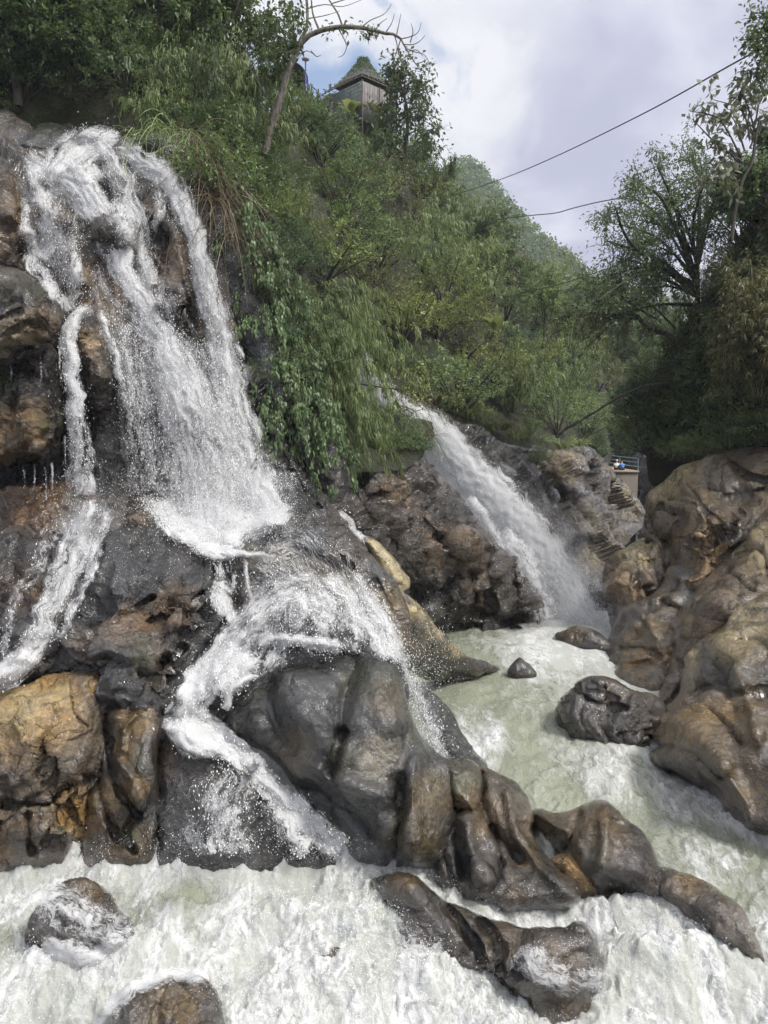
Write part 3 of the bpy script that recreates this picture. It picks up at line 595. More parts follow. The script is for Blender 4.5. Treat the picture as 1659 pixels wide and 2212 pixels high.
rock('boulder', 'brown humped boulder between the foaming rapids and the green side channel',
     [(1140,1760),(1165,1745),(1200,1752),(1238,1744),(1262,1732),(1296,1726),(1330,1742),(1365,1776),(1400,1815),(1436,1864),(1462,1890),(1440,1930),(1390,1922),(1330,1920),(1270,1908),(1225,1850),(1200,1830),(1165,1800)],
     [(1150,1760,14.2),(1220,1752,14.1),(1296,1730,14.4),(1400,1820,13.6),(1456,1890,12.8),(1390,1915,12.2),(1280,1890,12.4),(1220,1840,13.0),(1300,1820,12.9)], M_BROWN, T=0.6, w=60, step=3,
     ribs=[([(1250,1740),(1240,1790),(1230,1830)],20,-0.3),([(1310,1740),(1310,1800),(1300,1880)],22,0.15),([(1330,1770),(1390,1790)],6,-0.1)], big=(0.13, 0.8), facet=(0.09, 0.7), fine=(0.022, 2.6), stains_and_shading=[(1290,1790,90,'ochre',.45),(1270,1850,60,'moss',.4)], wade=0.8, sink=50, seed=45, cat='boulder')
rock('rock_tail', 'long low tan rock trailing off into the white rapids',
     [(1370,1905),(1400,1868),(1450,1872),(1500,1894),(1545,1916),(1590,1946),(1625,1990),(1650,2030),(1646,2062),(1600,2050),(1550,2010),(1490,1975),(1430,1945),(1385,1930)],
     [(1450,1890,12.8),(1540,1915,12.5),(1640,2020,11.4),(1560,2010,11.3),(1450,1935,12.0)], M_TANWET, T=0.35, w=34, step=3, wade=0.9, sink=40, seed=46, big=(.12,.9), facet=(.08,1.2), stains_and_shading=[(1480,1910,40,'ochre',.4)])
rock('boulder', 'small orange boulder lodged between the dark ribs and the humped boulder', [(1188,1858),(1206,1842),(1232,1842),(1262,1862),(1288,1890),(1292,1912),(1262,1922),(1226,1906),(1200,1886)],
     [(1200,1850,12.7),(1260,1862,12.6),(1290,1905,12.1),(1210,1895,12.2)], M_YEL, T=0.35, w=34, step=3, stains_and_shading=[(1240,1880,70,'ochre',1.)], wade=0.7, sink=30, seed=47, cat='boulder', big=(.06,1), facet=(.03,1.4), fine=(.02,3))
rock('boulder', 'long dark wet boulder breaking the rapids in front of the ribs',
     [(800,1910),(826,1890),(860,1882),(900,1890),(930,1918),(962,1946),(1000,1956),(1050,1982),(1100,1990),(1130,2002),(1180,2008),(1222,2008),(1240,1994),(1268,1994),(1288,2020),(1300,2060),(1296,2110),(1240,2160),(1160,2165),(1090,2130),(1030,2080),(940,2060),(870,2050),(836,2000)],
     [(810,1910,12.3),(880,1886,12.5),(960,1950,12.0),(1100,1990,11.6),(1260,2000,11.4),(1295,2080,10.6),(1200,2140,10.1),(1090,2110,10.3),(940,2040,10.8),(850,2020,11.1),(1000,2010,11.3),(1140,2060,10.8)],
     M_BROWN, T=0.4, w=50, step=3, ribs=[([(960,1950),(1000,2000),(1040,2070)],16,-0.25),([(1040,1985),(1070,2030),(1080,2090)],18,-0.3),([(1130,2000),(1120,2060),(1110,2110)],16,-0.2),([(1180,2012),(1230,2010)],14,-0.12),([(880,1900),(920,1960),(960,2010)],30,0.15),([(1240,2000),(1270,2010),(1280,2040)],24,0.2)],
     big=(0.13, 0.8), facet=(0.11, 0.8), fine=(0.022, 2.6), stains_and_shading=[(1080,2030,60,'ochre',.3),(870,1910,50,'ochre',.3)], wade=0.8, sink=60, seed=48, cat='boulder')
rock('boulder', 'brown flat rock half drowned in the foam nearest the viewer',
     [(200,2300),(225,2210),(262,2160),(310,2132),(360,2116),(410,2104),(446,2112),(466,2140),(486,2190),(500,2300),(350,2340)],
     [(230,2210,9.9),(320,2130,10.3),(440,2110,10.4),(480,2190,9.8),(350,2220,9.3),(350,2320,8.7)], M_BROWN, T=0.25, w=50, step=3, crisp=True, wade=0.9, sink=60, seed=49, cat='boulder', big=(.08,1), facet=(.08,1.4), fine=(.05,2.8), strata=(.04,4,(.3,.5,.8)), stains_and_shading=[(370,2170,90,'ochre',.35)])
rock('boulder', 'brown broken rock with foam pouring over it near the yellow boulder',
     [(60,2000),(100,1940),(140,1905),(190,1895),(236,1925),(262,1965),(290,2000),(270,2050),(220,2080),(150,2070),(90,2040)],
     [(80,1990,11.6),(180,1900,12.2),(280,2000,11.3),(200,2070,10.7)], M_BROWN, T=0.25, w=40, step=3, crisp=True, wade=0.9, sink=60, seed=50, cat='boulder', big=(.12,1), facet=(.14,1.2), fine=(.05,2.8), stains_and_shading=[(190,1930,50,'ochre',.4)])
rock('boulder', 'little red-brown rock poking out of the foam', [(690,2075),(705,2056),(730,2052),(752,2066),(768,2096),(780,2130),(740,2140),(705,2110)],
     [(700,2070,10.6),(740,2056,10.7),(770,2120,10.1)], M_BROWN, T=0.2, w=24, step=2.5, wade=0.9, sink=40, seed=51, cat='boulder', big=(.05,1), facet=(.08,1.8), stains_and_shading=[(725,2080,50,'ochre',.6)])

# --- rock wall between the two falls, and the wall beyond the second
rock('rock_wall', 'broken brown rock wall between the two waterfalls',
     [(640,1010),(690,960),(740,985),(800,1000),(850,1012),(890,1000),(925,1002),(965,1035),(1010,1085),(1055,1150),(1095,1200),(1130,1232),(1160,1290),(1175,1350),(1150,1380),(1060,1380),(960,1375),(900,1330),(870,1260),(800,1200),(740,1150),(690,1090)],
     [(660,1000,22.2),(740,990,23.5),(860,1015,25.0),(925,1010,27.4),(1010,1090,27.2),(1100,1210,27.4),(1165,1320,27.6),(1080,1360,27.0),(960,1360,27.0),(890,1280,25.2),(800,1190,22.4),(720,1110,20.8),(850,1120,24.2),(980,1220,25.8)],
     M_WALL, T=0.7, w=70, step=3, ribs=[([(900,1040),(940,1120),(1000,1180)],20,0.4),([(870,1040),(880,1140),(930,1230)],26,-0.6),([(960,1090),(980,1170),(960,1260)],22,-0.45),([(740,1010),(780,1090),(850,1180)],20,-0.5),([(700,980),(720,1040),(700,1060)],22,0.5),([(1060,1190),(1050,1260),(1070,1330)],18,-0.6),([(1110,1230),(1110,1300),(1090,1350)],16,-0.5),([(1020,1240),(1010,1310),(960,1330)],20,-0.5),([(830,1040),(850,1090),(860,1140)],20,0.4),([(1130,1260),(1140,1330)],14,0.3),([(960,1310),(1060,1330),(1150,1345)],18,-0.8)],
     big=(0.35, 0.4), facet=(0.55, 0.55), fine=(0.06, 1.5), strata=(0.12, 1.2, (0.6, 0.2, 0.7)), stains_and_shading=[(860,1060,50,'ochre',.6),(960,1190,70,'ochre',.5),(1040,1260,60,'ochre',.4),(1080,1250,60,'dark',.4),(960,1300,90,'dark',.5),(720,1020,60,'dark',.6)], crisp=True, seed=61, cat='rock wall')
rock('gorge_wall', 'grey brown fractured gorge wall beside the second waterfall',
     [(870,870),(930,868),(980,910),(1060,950),(1140,968),(1200,975),(1260,962),(1300,985),(1328,1024),(1362,1056),(1388,1090),(1392,1130),(1360,1170),(1330,1210),(1310,1250),(1316,1310),(1300,1400),(1230,1400),(1190,1300),(1120,1180),(1040,1060),(960,980),(900,930)],
     [(880,880,31.5),(980,915,32.5),(1140,970,36),(1260,970,43),(1345,1015,50),(1390,1090,54),(1380,1140,50),(1310,1220,40),(1310,1320,32),(1260,1390,28.4),(1200,1280,30.2),(1100,1120,31.2),(1000,1000,31.2),(1200,1100,35.5),(1290,1100,43)],
     M_GORGE, T=0.9, w=60, step=3, ribs=[([(1140,980),(1200,1060),(1260,1130)],22,-0.9),([(1190,985),(1240,1080),(1300,1160)],16,0.8),([(1240,980),(1300,1080),(1350,1140)],22,-0.9),([(1060,970),(1140,1080),(1220,1220),(1270,1320)],24,0.8),([(1230,1190),(1270,1230),(1300,1240)],22,-0.9),([(1320,1010),(1350,1060),(1370,1110)],20,1.0),([(1200,1230),(1250,1270),(1290,1330)],20,-0.8)],
     big=(0.6, 0.22), facet=(0.85, 0.3), fine=(0.10, 1.0), strata=(0.09, 0.6, (0.75, 0.1, 0.6)), stains_and_shading=[(1200,1010,60,'ochre',.5),(1350,1080,60,'pale',.5),(1230,1120,50,'pale',.3),(1300,1180,60,'pale',.35),(1130,1050,70,'dark',.6),(1280,1290,60,'dark',.7)], crisp=True, seed=62, cat='gorge wall')
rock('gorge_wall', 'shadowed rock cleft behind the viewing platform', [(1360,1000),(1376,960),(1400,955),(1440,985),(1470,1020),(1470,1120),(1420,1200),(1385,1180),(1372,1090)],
     [(1370,1000,78),(1440,1000,70),(1400,1100,74),(1430,1180,60)], M_SLOPE, T=2.0, w=30, step=3, big=(1.2,.15), facet=(.8,.2), stains_and_shading=[(1400,1060,80,'dark',1.)], crisp=True, seed=63, cat='gorge wall')  # dark tint puts the cleft's shade into the rock colour

# --- boulders of the far bank
rock('boulder', 'huge tan overhanging boulder on the far bank with cracks across its face',
     [(1385,1165),(1392,1110),(1400,1068),(1436,1036),(1470,1014),(1510,992),(1560,975),(1640,962),(1800,955),(1840,1200),(1700,1230),(1620,1220),(1560,1258),(1510,1312),(1470,1322),(1436,1290),(1425,1240),(1424,1190),(1404,1170)],
     [(1392,1120,28.5),(1440,1040,28.5),(1540,985,28),(1800,960,26),(1800,1180,22.5),(1650,1120,24.0),(1560,1250,23.8),(1500,1300,24.4),(1430,1250,25.6),(1410,1170,27),(1500,1150,25.0)],
     M_TAN, T=0.9, w=80, step=3, ribs=[([(1424,1095),(1450,1110),(1470,1120),(1440,1170)],16,-0.6),([(1450,1160),(1520,1170),(1580,1150)],6,-0.2),([(1530,1060),(1590,1070),(1650,1060)],20,-0.4),([(1570,1000),(1620,1030),(1680,1040)],14,-0.5),([(1480,1040),(1520,1110),(1510,1190)],5,-0.15),([(1440,1080),(1510,1090),(1580,1130)],5,-0.15),([(1440,1240),(1500,1260),(1560,1230)],30,0.5),([(1570,1010),(1560,1060),(1600,1100)],5,-0.15),([(1425,1250),(1470,1310),(1520,1305),(1570,1250),(1640,1215),(1760,1190)],60,-0.6),([(1392,1120),(1412,1150),(1440,1175),(1436,1230)],16,-0.7),([(1500,1080),(1560,1120),(1620,1110)],50,0.35)],
     big=(0.32, 0.35), facet=(0.24, 0.38), fine=(0.028, 1.8), crisp=False, stains_and_shading=[(1430,1050,50,'pale',.9),(1480,1020,50,'pale',.7),(1600,1100,110,'dark',.25),(1540,1210,70,'ochre',.6)], seed=71, cat='boulder')  # pale tints along the upper edge are painted light
rock('boulder', 'rounded tan boulder with its lit crown painted pale at the head of the pool',
     [(1300,1250),(1312,1212),(1340,1186),(1380,1164),(1420,1152),(1446,1160),(1440,1220),(1426,1290),(1410,1360),(1390,1420),(1350,1420),(1322,1380),(1308,1310)],
     [(1304,1250,27.0),(1350,1180,27.5),(1430,1156,27.5),(1430,1260,25.4),(1400,1380,24.8),(1330,1380,25.6),(1365,1260,25.6)], M_TAN, T=0.8, w=60, step=3,
     ribs=[([(1312,1248),(1360,1220),(1420,1210)],8,-0.25),([(1330,1240),(1370,1250),(1380,1310)],10,-0.25),([(1400,1170),(1405,1280),(1380,1360)],10,-0.3)], big=(0.2, 0.5), facet=(0.20, 0.7), fine=(0.03, 1.9), stains_and_shading=[(1380,1180,60,'pale',1.),(1330,1330,60,'dark',.5),(1350,1280,50,'ochre',.5)], seed=72, cat='boulder')  # pale tint paints light onto the crown
rock('boulder', 'brown bulging boulder with polished hollows above the pool',
     [(1300,1420),(1318,1370),(1340,1320),(1370,1300),(1400,1290),(1430,1260),(1452,1220),(1500,1225),(1545,1240),(1520,1300),(1480,1350),(1460,1420),(1440,1500),(1400,1530),(1350,1500),(1316,1460)],
     [(1306,1420,23.6),(1350,1320,24.3),(1440,1270,24.4),(1530,1250,23.9),(1470,1370,22.2),(1440,1490,20.6),(1380,1510,20.8),(1320,1460,22.2),(1400,1400,22.2)], M_TANWET, T=0.6, w=60, step=3,
     ribs=[([(1380,1320),(1410,1360),(1430,1420)],14,0.3),([(1340,1400),(1390,1400),(1430,1420)],12,-0.35),([(1350,1440),(1400,1430)],12,-0.3),([(1430,1300),(1470,1320)],14,-0.4),([(1400,1310),(1390,1350)],12,-0.3)], big=(0.22, 0.6), facet=(0.10, 0.6), scallop=(0.20, 0.7), fine=(0.022, 2.0), crisp=False, stains_and_shading=[(1400,1400,80,'ochre',.4),(1490,1260,60,'dark',.8)], seed=73, cat='boulder')  # dark tint paints the shade in the gap under the overhanging boulder
rock('boulder', 'long tan boulder slanting down the far bank towards the water',
     [(1420,1500),(1444,1420),(1450,1350),(1470,1310),(1510,1268),(1560,1210),(1620,1150),(1680,1090),(1820,1030),(1840,1380),(1700,1340),(1610,1330),(1545,1380),(1500,1450),(1470,1530),(1440,1540)],
     [(1440,1430,21.6),(1470,1320,22.8),(1560,1215,23.2),(1680,1095,23.0),(1820,1050,22),(1820,1340,18.6),(1620,1310,20.0),(1520,1420,19.6),(1450,1520,18.8),(1540,1320,20.6)], M_TAN, T=0.75, w=70, step=3,
     ribs=[([(1590,1200),(1640,1190),(1659,1240)],14,-0.4),([(1500,1330),(1560,1340)],8,-0.15),([(1470,1380),(1530,1380)],6,-0.15),([(1570,1230),(1620,1280),(1659,1290)],14,-0.35),([(1600,1250),(1590,1310)],12,-0.35),([(1455,1340),(1452,1420),(1440,1480)],14,0.25),([(1560,1400),(1620,1345),(1720,1330)],34,-0.8),([(1500,1290),(1560,1300),(1600,1330)],40,0.3),([(1430,1530),(1480,1480),(1510,1430)],26,-0.6)], big=(0.26, 0.5), facet=(0.18, 0.42), scallop=(0.18, 0.55), fine=(0.025, 1.9), crisp=False, stains_and_shading=[(1640,1180,70,'pale',.5),(1480,1340,30,'pale',.6),(1540,1400,70,'ochre',.4)], seed=74, cat='boulder')
rock('boulder', 'massive brown and tan polished boulder rising straight from the channel',
     [(1384,1580),(1400,1556),(1440,1530),(1472,1500),(1480,1450),(1486,1410),(1520,1376),(1570,1340),(1620,1300),(1700,1270),(1860,1230),(1880,1860),(1700,1840),(1620,1815),(1580,1770),(1530,1720),(1470,1670),(1410,1650),(1404,1625),(1430,1610)],
     [(1390,1580,17.6),(1470,1510,18.4),(1486,1420,19.2),(1570,1345,19.3),(1700,1275,18.8),(1860,1260,17),(1860,1840,12.6),(1620,1810,13.8),(1530,1720,14.9),(1420,1645,16.0),(1440,1600,16.5),(1560,1520,16.2),(1650,1620,14.4)],
     M_TANWET, T=0.8, w=80, step=3.2, ribs=[([(1480,1420),(1500,1480),(1470,1560),(1420,1600)],26,0.3),([(1520,1400),(1560,1450),(1580,1530)],40,-0.35),([(1590,1400),(1640,1390),(1659,1420)],18,-0.4),([(1500,1530),(1560,1560),(1600,1610)],18,-0.3),([(1430,1610),(1500,1620),(1560,1680)],14,-0.35),([(1560,1660),(1600,1720),(1620,1780)],26,0.25),([(1620,1520),(1640,1600)],26,0.25),([(1500,1500),(1540,1480),(1600,1500),(1659,1490)],30,-0.5),([(1580,1420),(1600,1480)],34,0.35),([(1460,1560),(1520,1600),(1560,1650)],34,0.4)],
     big=(0.3, 0.45), facet=(0.12, 0.42), scallop=(0.30, 0.45), fine=(0.02, 2.0), crisp=False, stains_and_shading=[(1600,1360,90,'pale',.6),(1490,1440,40,'pale',.6),(1500,1560,90,'ochre',.55),(1440,1580,50,'ochre',.6),(1600,1580,110,'ochre',.35),(1620,1700,90,'ochre',.3),(1540,1480,50,'dark',.5)], seed=75, cat='boulder')
rock('boulder', 'dark low boulder with a ridged back at the edge of the channel',
     [(1196,1530),(1212,1502),(1240,1480),(1266,1464),(1300,1462),(1335,1470),(1372,1490),(1410,1500),(1440,1530),(1440,1580),(1404,1606),(1340,1604),(1280,1592),(1226,1575)],
     [(1206,1530,19.0),(1260,1468,19.8),(1340,1474,19.8),(1420,1510,18.8),(1400,1590,17.5),(1240,1570,18.0),(1310,1530,18.3)], M_BROWN, T=0.45, w=40, step=3,
     ribs=[([(1240,1490),(1290,1520),(1350,1530)],12,-0.2),([(1290,1470),(1340,1500)],12,0.15)], big=(0.15, 0.7), facet=(0.22, 0.8), fine=(0.03, 2.0), crisp=True, wade=0.8, sink=36, seed=76, cat='boulder')
rock('boulder', 'pointed wet stone standing in the pool', [(1098,1446),(1110,1432),(1124,1420),(1138,1430),(1162,1446),(1150,1458),(1112,1458)],
     [(1104,1444,22.4),(1124,1422,22.7),(1156,1448,22.2)], M_BROWN, T=0.25, w=14, step=2.2, wade=0.8, sink=14, seed=77, cat='boulder', big=(.08,1), facet=(.1,1.3), edge=2)
rock('boulder', 'flat reddish boulder at the foot of the second waterfall', [(1200,1372),(1220,1358),(1245,1350),(1275,1356),(1300,1370),(1330,1392),(1318,1408),(1280,1396),(1230,1390)],
     [(1210,1372,26.8),(1250,1352,27.4),(1320,1398,25.2),(1240,1388,26.0)], M_BROWN, T=0.3, w=18, step=2.2, wade=0.8, sink=14, seed=78, cat='boulder', big=(.1,.9), facet=(.08,1.2), edge=3, stains_and_shading=[(1240,1368,40,'ochre',.4)])
rock('boulder', 'submerged flat stone under the near side of the green pool', [(930,1462),(960,1452),(1010,1456),(1030,1466),(990,1476),(940,1476)],
     [(940,1465,20.9),(1020,1464,21.2)], M_TANWET, T=0.15, w=12, step=2.2, seed=79, cat='boulder', big=(.05,1), facet=(.03,1.2), edge=2)
# ------------------------------------------------------------------ water
def foam_nodes(g, dens, vec, k=1.0):
    pass
def river_mat():
    m, nt, out = new_mat('rapids_water'); g = NG(nt)
    pos = g.mk('ShaderNodeNewGeometry', {}, 0)
    rot = g.mk('ShaderNodeMapping', {'Vector': pos, 'Rotation': (0, 0, math.radians(28)), 'Scale': (1.0, 0.42, 1.0)})
    wv = g.vmath('ADD', rot, g.mk('ShaderNodeVectorMath', {0: g.vmath('SUBTRACT', g.noise(rot, 0.9, 5, 0.6, 0, True), (0.5, 0.5, 0.5)), 'Scale': 1.3}, operation='SCALE'))
    n1 = g.noise(wv, 1.0, 9, 0.66, 0.5); n2 = g.noise(wv, 4.2, 7, 0.66, 0.6); n3 = g.noise(pos, 22, 5, 0.7)
    lace = g.mk('ShaderNodeTexVoronoi', {'Vector': wv, 'Scale': 3.6}, outn=0, feature='DISTANCE_TO_EDGE')
    lace = g.sstep(lace, 0.0, 0.10, 1, 0)
    f = g.math('ADD', g.math('MULTIPLY', n1, 0.5), g.math('MULTIPLY', n2, 0.38)); f = g.math('ADD', f, g.math('MULTIPLY', n3, 0.12))
    f = g.math('ADD', f, g.math('MULTIPLY', lace, 0.035))
    d = g.attr('foam')
    x = g.math('ADD', f, g.math('MULTIPLY', g.math('SUBTRACT', d, 0.53), 0.60))
    foam = g.sstep(x, 0.43, 0.64)
    deep = g.mix(n2, (0.155, 0.170, 0.115), (0.37, 0.39, 0.305))
    col = g.mix(foam, deep, g.mix(g.sstep(g.noise(wv, 1.7, 5, 0.6), 0.38, 0.62), (0.40, 0.41, 0.375), g.mix(g.sstep(g.noise(wv, 9.0, 6, 0.68, 0.5), 0.36, 0.58), (0.30, 0.31, 0.30), (0.60, 0.605, 0.605))))
    b = nt.nodes.new('ShaderNodeBsdfPrincipled')
    h = g.math('ADD', g.math('MULTIPLY', n2, 0.6), g.math('MULTIPLY', n3, 0.4)); h = g.math('ADD', h, g.math('MULTIPLY', foam, 0.3))
    for k, v in (('Base Color', col), ('Roughness', g.lin(foam, 0, 1, 0.12, 0.7)), ('Normal', g.bump(h, 0.9, 0.08)), ('Specular IOR Level', 0.4), ('Subsurface Weight', g.math('MULTIPLY', foam, 0.65)), ('Subsurface Radius', (1.0, 1.0, 0.95)), ('Subsurface Scale', 0.14)): g.set(b, k, v)
    nt.links.new(b.outputs[0], out.inputs[0]); return m
def fall_mat(name, white=(0.70, 0.705, 0.71), tint=None, streak=(9.0, 0.9), amax=1.0, sharp=0.15, spk=0.35):
    """falling white water: opaque where it is aerated, gaps between the strands"""
    m, nt, out = new_mat(name); g = NG(nt)
    uv = g.attr('flow', 'Vector'); pos = g.mk('ShaderNodeNewGeometry', {}, 0)
    wu = g.vmath('ADD', uv, g.mk('ShaderNodeVectorMath', {0: g.vmath('SUBTRACT', g.noise(uv, 1.7, 4, 0.6, 0, True), (0.5, 0.5, 0.5)), 'Scale': 0.5}, operation='SCALE'))
    s1 = g.noise(g.scale(wu, (streak[0], streak[1], 1)), 1.0, 6, 0.62, 0.4)
    s2 = g.noise(g.scale(wu, (streak[0] * 3.2, streak[1] * 2.6, 1)), 1.0, 6, 0.68, 0.9)
    s3 = g.noise(g.scale(wu, (42, 16, 1)), 1.0, 3, 0.65, 0.8)
    f = g.math('ADD', g.math('MULTIPLY', s1, 0.60 - spk * 0.5), g.math('MULTIPLY', s2, 0.40 - spk * 0.2)); f = g.math('ADD', f, g.math('MULTIPLY', s3, spk * 0.7))
    f = g.math('MULTIPLY_ADD', f, 2.3, -0.65); d = g.attr('dens')
    x = g.math('ADD', f, g.math('MULTIPLY', g.math('SUBTRACT', d, 0.5), 0.60))
    a = g.sstep(x, 0.5 - sharp, 0.5 + sharp)
    a = g.math('MULTIPLY', a, g.sstep(d, 0.0, 0.12, 0.0, amax))
    b = nt.nodes.new('ShaderNodeBsdfPrincipled'); tr = nt.nodes.new('ShaderNodeBsdfTransparent'); ms = nt.nodes.new('ShaderNodeMixShader')
    tl = nt.nodes.new('ShaderNodeBsdfTranslucent'); m2 = nt.nodes.new('ShaderNodeMixShader')
    c = white
    if tint: c = g.mix(g.sstep(x, 0.42, 0.60), tint, c)
    for k, v in (('Base Color', c), ('Roughness', 0.55), ('Specular IOR Level', 0.35), ('Normal', g.bump(g.math('ADD', s2, g.math('MULTIPLY', s3, 0.6)), 0.4, 0.05))): g.set(b, k, v)
    g.set(tl, 'Color', c); m2.inputs[0].default_value = 0.30
    nt.links.new(b.outputs[0], m2.inputs[1]); nt.links.new(tl.outputs[0], m2.inputs[2])
    nt.links.new(a, ms.inputs[0]); nt.links.new(tr.outputs[0], ms.inputs[1]); nt.links.new(m2.outputs[0], ms.inputs[2])
    nt.links.new(ms.outputs[0], out.inputs[0]); return m
M_RIVER = river_mat()
M_FALL = fall_mat('falling_white_water', streak=(7.0, 0.8), amax=0.94, sharp=0.26)
M_VEIL = fall_mat('thin_water_veil', streak=(6.0, 1.3), sharp=0.20, spk=0.5)
M_SPECK = fall_mat('speckled_falling_spray', streak=(7.0, 0.7), amax=0.80, sharp=0.26, spk=0.62)
M_MIST = fall_mat('drifting_mist', streak=(0.9, 0.7), amax=0.22, sharp=0.45, spk=0.05)
M_SHEET = fall_mat('lacy_water_sheet', streak=(4.0, 1.8), amax=0.9, sharp=0.20, spk=0.4)
def glassy_mat():
    m, nt, out = new_mat('brown_water_film'); g = NG(nt)
    uv = g.attr('flow', 'Vector')
    s = g.noise(g.scale(uv, (3.2, 0.6, 1)), 1.0, 6, 0.62, 0.8)
    b = nt.nodes.new('ShaderNodeBsdfPrincipled'); tr = nt.nodes.new('ShaderNodeBsdfTransparent'); ms = nt.nodes.new('ShaderNodeMixShader')
    for k, v in (('Base Color', g.mix(g.sstep(s, 0.45, 0.72), (0.085, 0.075, 0.06), (0.33, 0.315, 0.27))), ('Roughness', 0.12), ('Normal', g.bump(s, 0.4, 0.06))): g.set(b, k, v)
    nt.links.new(g.math('MULTIPLY', g.lin(s, 0.3, 0.7, 0.2, 0.85), g.sstep(g.attr('dens'), 0.05, 0.5)), ms.inputs[0]); nt.links.new(tr.outputs[0], ms.inputs[1]); nt.links.new(b.outputs[0], ms.inputs[2]); nt.links.new(ms.outputs[0], out.inputs[0]); return m
M_FILM = glassy_mat()
def drop_mat():
    m, nt, out = new_mat('spray_droplets'); b = nt.nodes.new('ShaderNodeBsdfPrincipled')
    b.inputs['Base Color'].default_value = (0.9, 0.91, 0.92, 1); b.inputs['Roughness'].default_value = 0.35
    nt.links.new(b.outputs[0], out.inputs[0]); return m
M_DROP = drop_mat()

LOOK = zlook(2)
# ---- the river: one sheet from the pool under the second fall down to the rapids below the camera
foamf = rbf([(1000,1370,.42),(1150,1370,.80),(1290,1380,.85),(1200,1420,.82),(1280,1470,.62),(1000,1450,.30),(1000,1490,.28),(1130,1480,.60),(1080,1540,.50),(1170,1540,.42),(1060,1590,.72),(1100,1640,.40),(1200,1620,.55),(1300,1640,.62),(1150,1690,.40),(1250,1690,.55),(1400,1700,.62),(1480,1760,.66),(1560,1850,.62),(1640,1900,.55),(1450,1830,.52),(1659,1960,.75),(1500,1990,.8),(1300,1960,.85),
             (50,1870,.95),(400,1870,.92),(560,1850,.9),(750,1860,.85),(330,1940,.55),(420,1930,.46),(450,1960,.5),(120,1960,.66),(200,2040,.66),(40,2030,.72),(600,1950,.88),(750,1960,.9),(850,1960,.85),(200,1880,.8),(700,2060,.97),(950,2120,1.0),(600,2160,.97),(100,2160,.92),(200,2200,.75),(1200,2180,.85),(1500,2110,1.),(1659,2212,1.),(1000,1930,.85),(1150,1970,.9),(1000,2400,.95),(0,2400,.9),(1700,2400,.95)])
def make_river():
    px = np.concatenate([np.arange(-420, -20, 16.), np.arange(-20, 1680, 4.0), np.arange(1680, 2100, 16.)])
    py = np.concatenate([np.arange(1318, 1800, 3.0), np.arange(1800, 2230, 4.0), np.arange(2230, 2520, 14.)])
    PX, PY = np.meshgrid(px, py); nx, ny = len(px), len(py); PX = PX.ravel(); PY = PY.ravel()
    z = zriv(PX, PY); D = depth_at_z(PY, z); V = at(PX, PY, D)
    fo = np.clip(foamf(PX, PY), 0, 1)
    q = V.copy(); q[:, 2] *= 0.2
    c, s = math.cos(0.49), math.sin(0.49); q = np.stack([q[:, 0] * c - q[:, 1] * s, (q[:, 0] * s + q[:, 1] * c) * 0.6, q[:, 2]], 1)
    near = smooth(1360, 1820, PY)
    wq = q + 0.35 * np.stack([fbm(q, 0.8, 3, 201), fbm(q, 0.8, 3, 202), 0 * PX], 1)
    h = (0.14 + 0.28 * near) * fbm(wq, 0.42, 3, 203) + (0.05 + 0.08 * near * fo) * fbm(wq, 1.1, 4, 204, 0.5, True)
    h -= near * fo * (0.06 * fbm(wq, 1.3, 3, 215, 0.55, True) + 0.036 * fbm(V + 0.15 * h[:, None], 4.2, 4, 205, 0.66, True)) - 0.020 * near * fbm(V, 12, 3, 206, 0.7)
    h += 0.10 * near * smooth(0.25, 0.6, fbm(V, 2.4, 3, 216, 0.6)) * fo
    # standing waves: humps and hollows the photo shows
    for (hx, hy, rx, ry, a) in ((90,1862,120,24,.38),(560,1858,190,30,.42),(320,1866,120,20,.25),(800,1880,90,30,.22),(420,1940,70,24,-.25),(640,2010,160,50,.25),(900,2150,120,60,.25),(1480,2080,180,60,.35),(250,2090,160,40,.25),(640,2160,120,40,.25),(1200,1960,160,26,.15),(1420,1960,150,30,.2),(200,1900,100,30,.2),(1250,1378,70,10,.2),(90,2130,120,40,.2)):
        h += a * np.exp(-((PX - hx) / rx) ** 2 - ((PY - hy) / ry) ** 2)
    # water piles up where it meets stone
    c = LOOK(PX, PY) - D; con = smooth(0.7, 0.05, c) * (c > -0.4) * near
    h += con * (0.05 + 0.06 * fbm(V, 3.4, 3, 217, 0.6)); fo = np.maximum(fo, con * 0.95)
    V[:, 2] += h
    lat = near * 0.10 * fo
    V[:, 0] += lat * fbm(wq, 2.2, 3, 207); V[:, 1] += lat * fbm(wq, 2.2, 3, 208)
    i = np.arange(ny - 1)[:, None] * nx + np.arange(nx - 1)[None, :]
    Q = np.stack([i, i + nx, i + nx + 1, i + 1], -1).reshape(-1, 4)
    o = build('river_water', V, [Q], M_RIVER, attrs={'foam': fo + 0.20 * np.clip(h / 0.3, -1.2, 1)})
    tag(o, kind='structure'); return V, fo
RIV, RIVF = make_river()
# stony bed far below and round everything
def bed():
    m, nt, out = new_mat('riverbed_ground'); g = NG(nt); pos = g.mk('ShaderNodeNewGeometry', {}, 0)
    b = nt.nodes.new('ShaderNodeBsdfPrincipled'); g.set(b, 'Base Color', g.mix(g.noise(pos, 0.5, 6), (0.03, 0.03, 0.02), (0.08, 0.07, 0.05))); g.set(b, 'Roughness', 0.9)
    nt.links.new(b.outputs[0], out.inputs[0])
    V = [[-440, -50, -10.5], [440, -50, -10.5], [440, 470, -10.5], [-440, 470, -10.5]]
    tag(build('ground', V, [[[0, 1, 2, 3]]], m, origin=(0, 0, -10.5)), kind='structure')
bed()

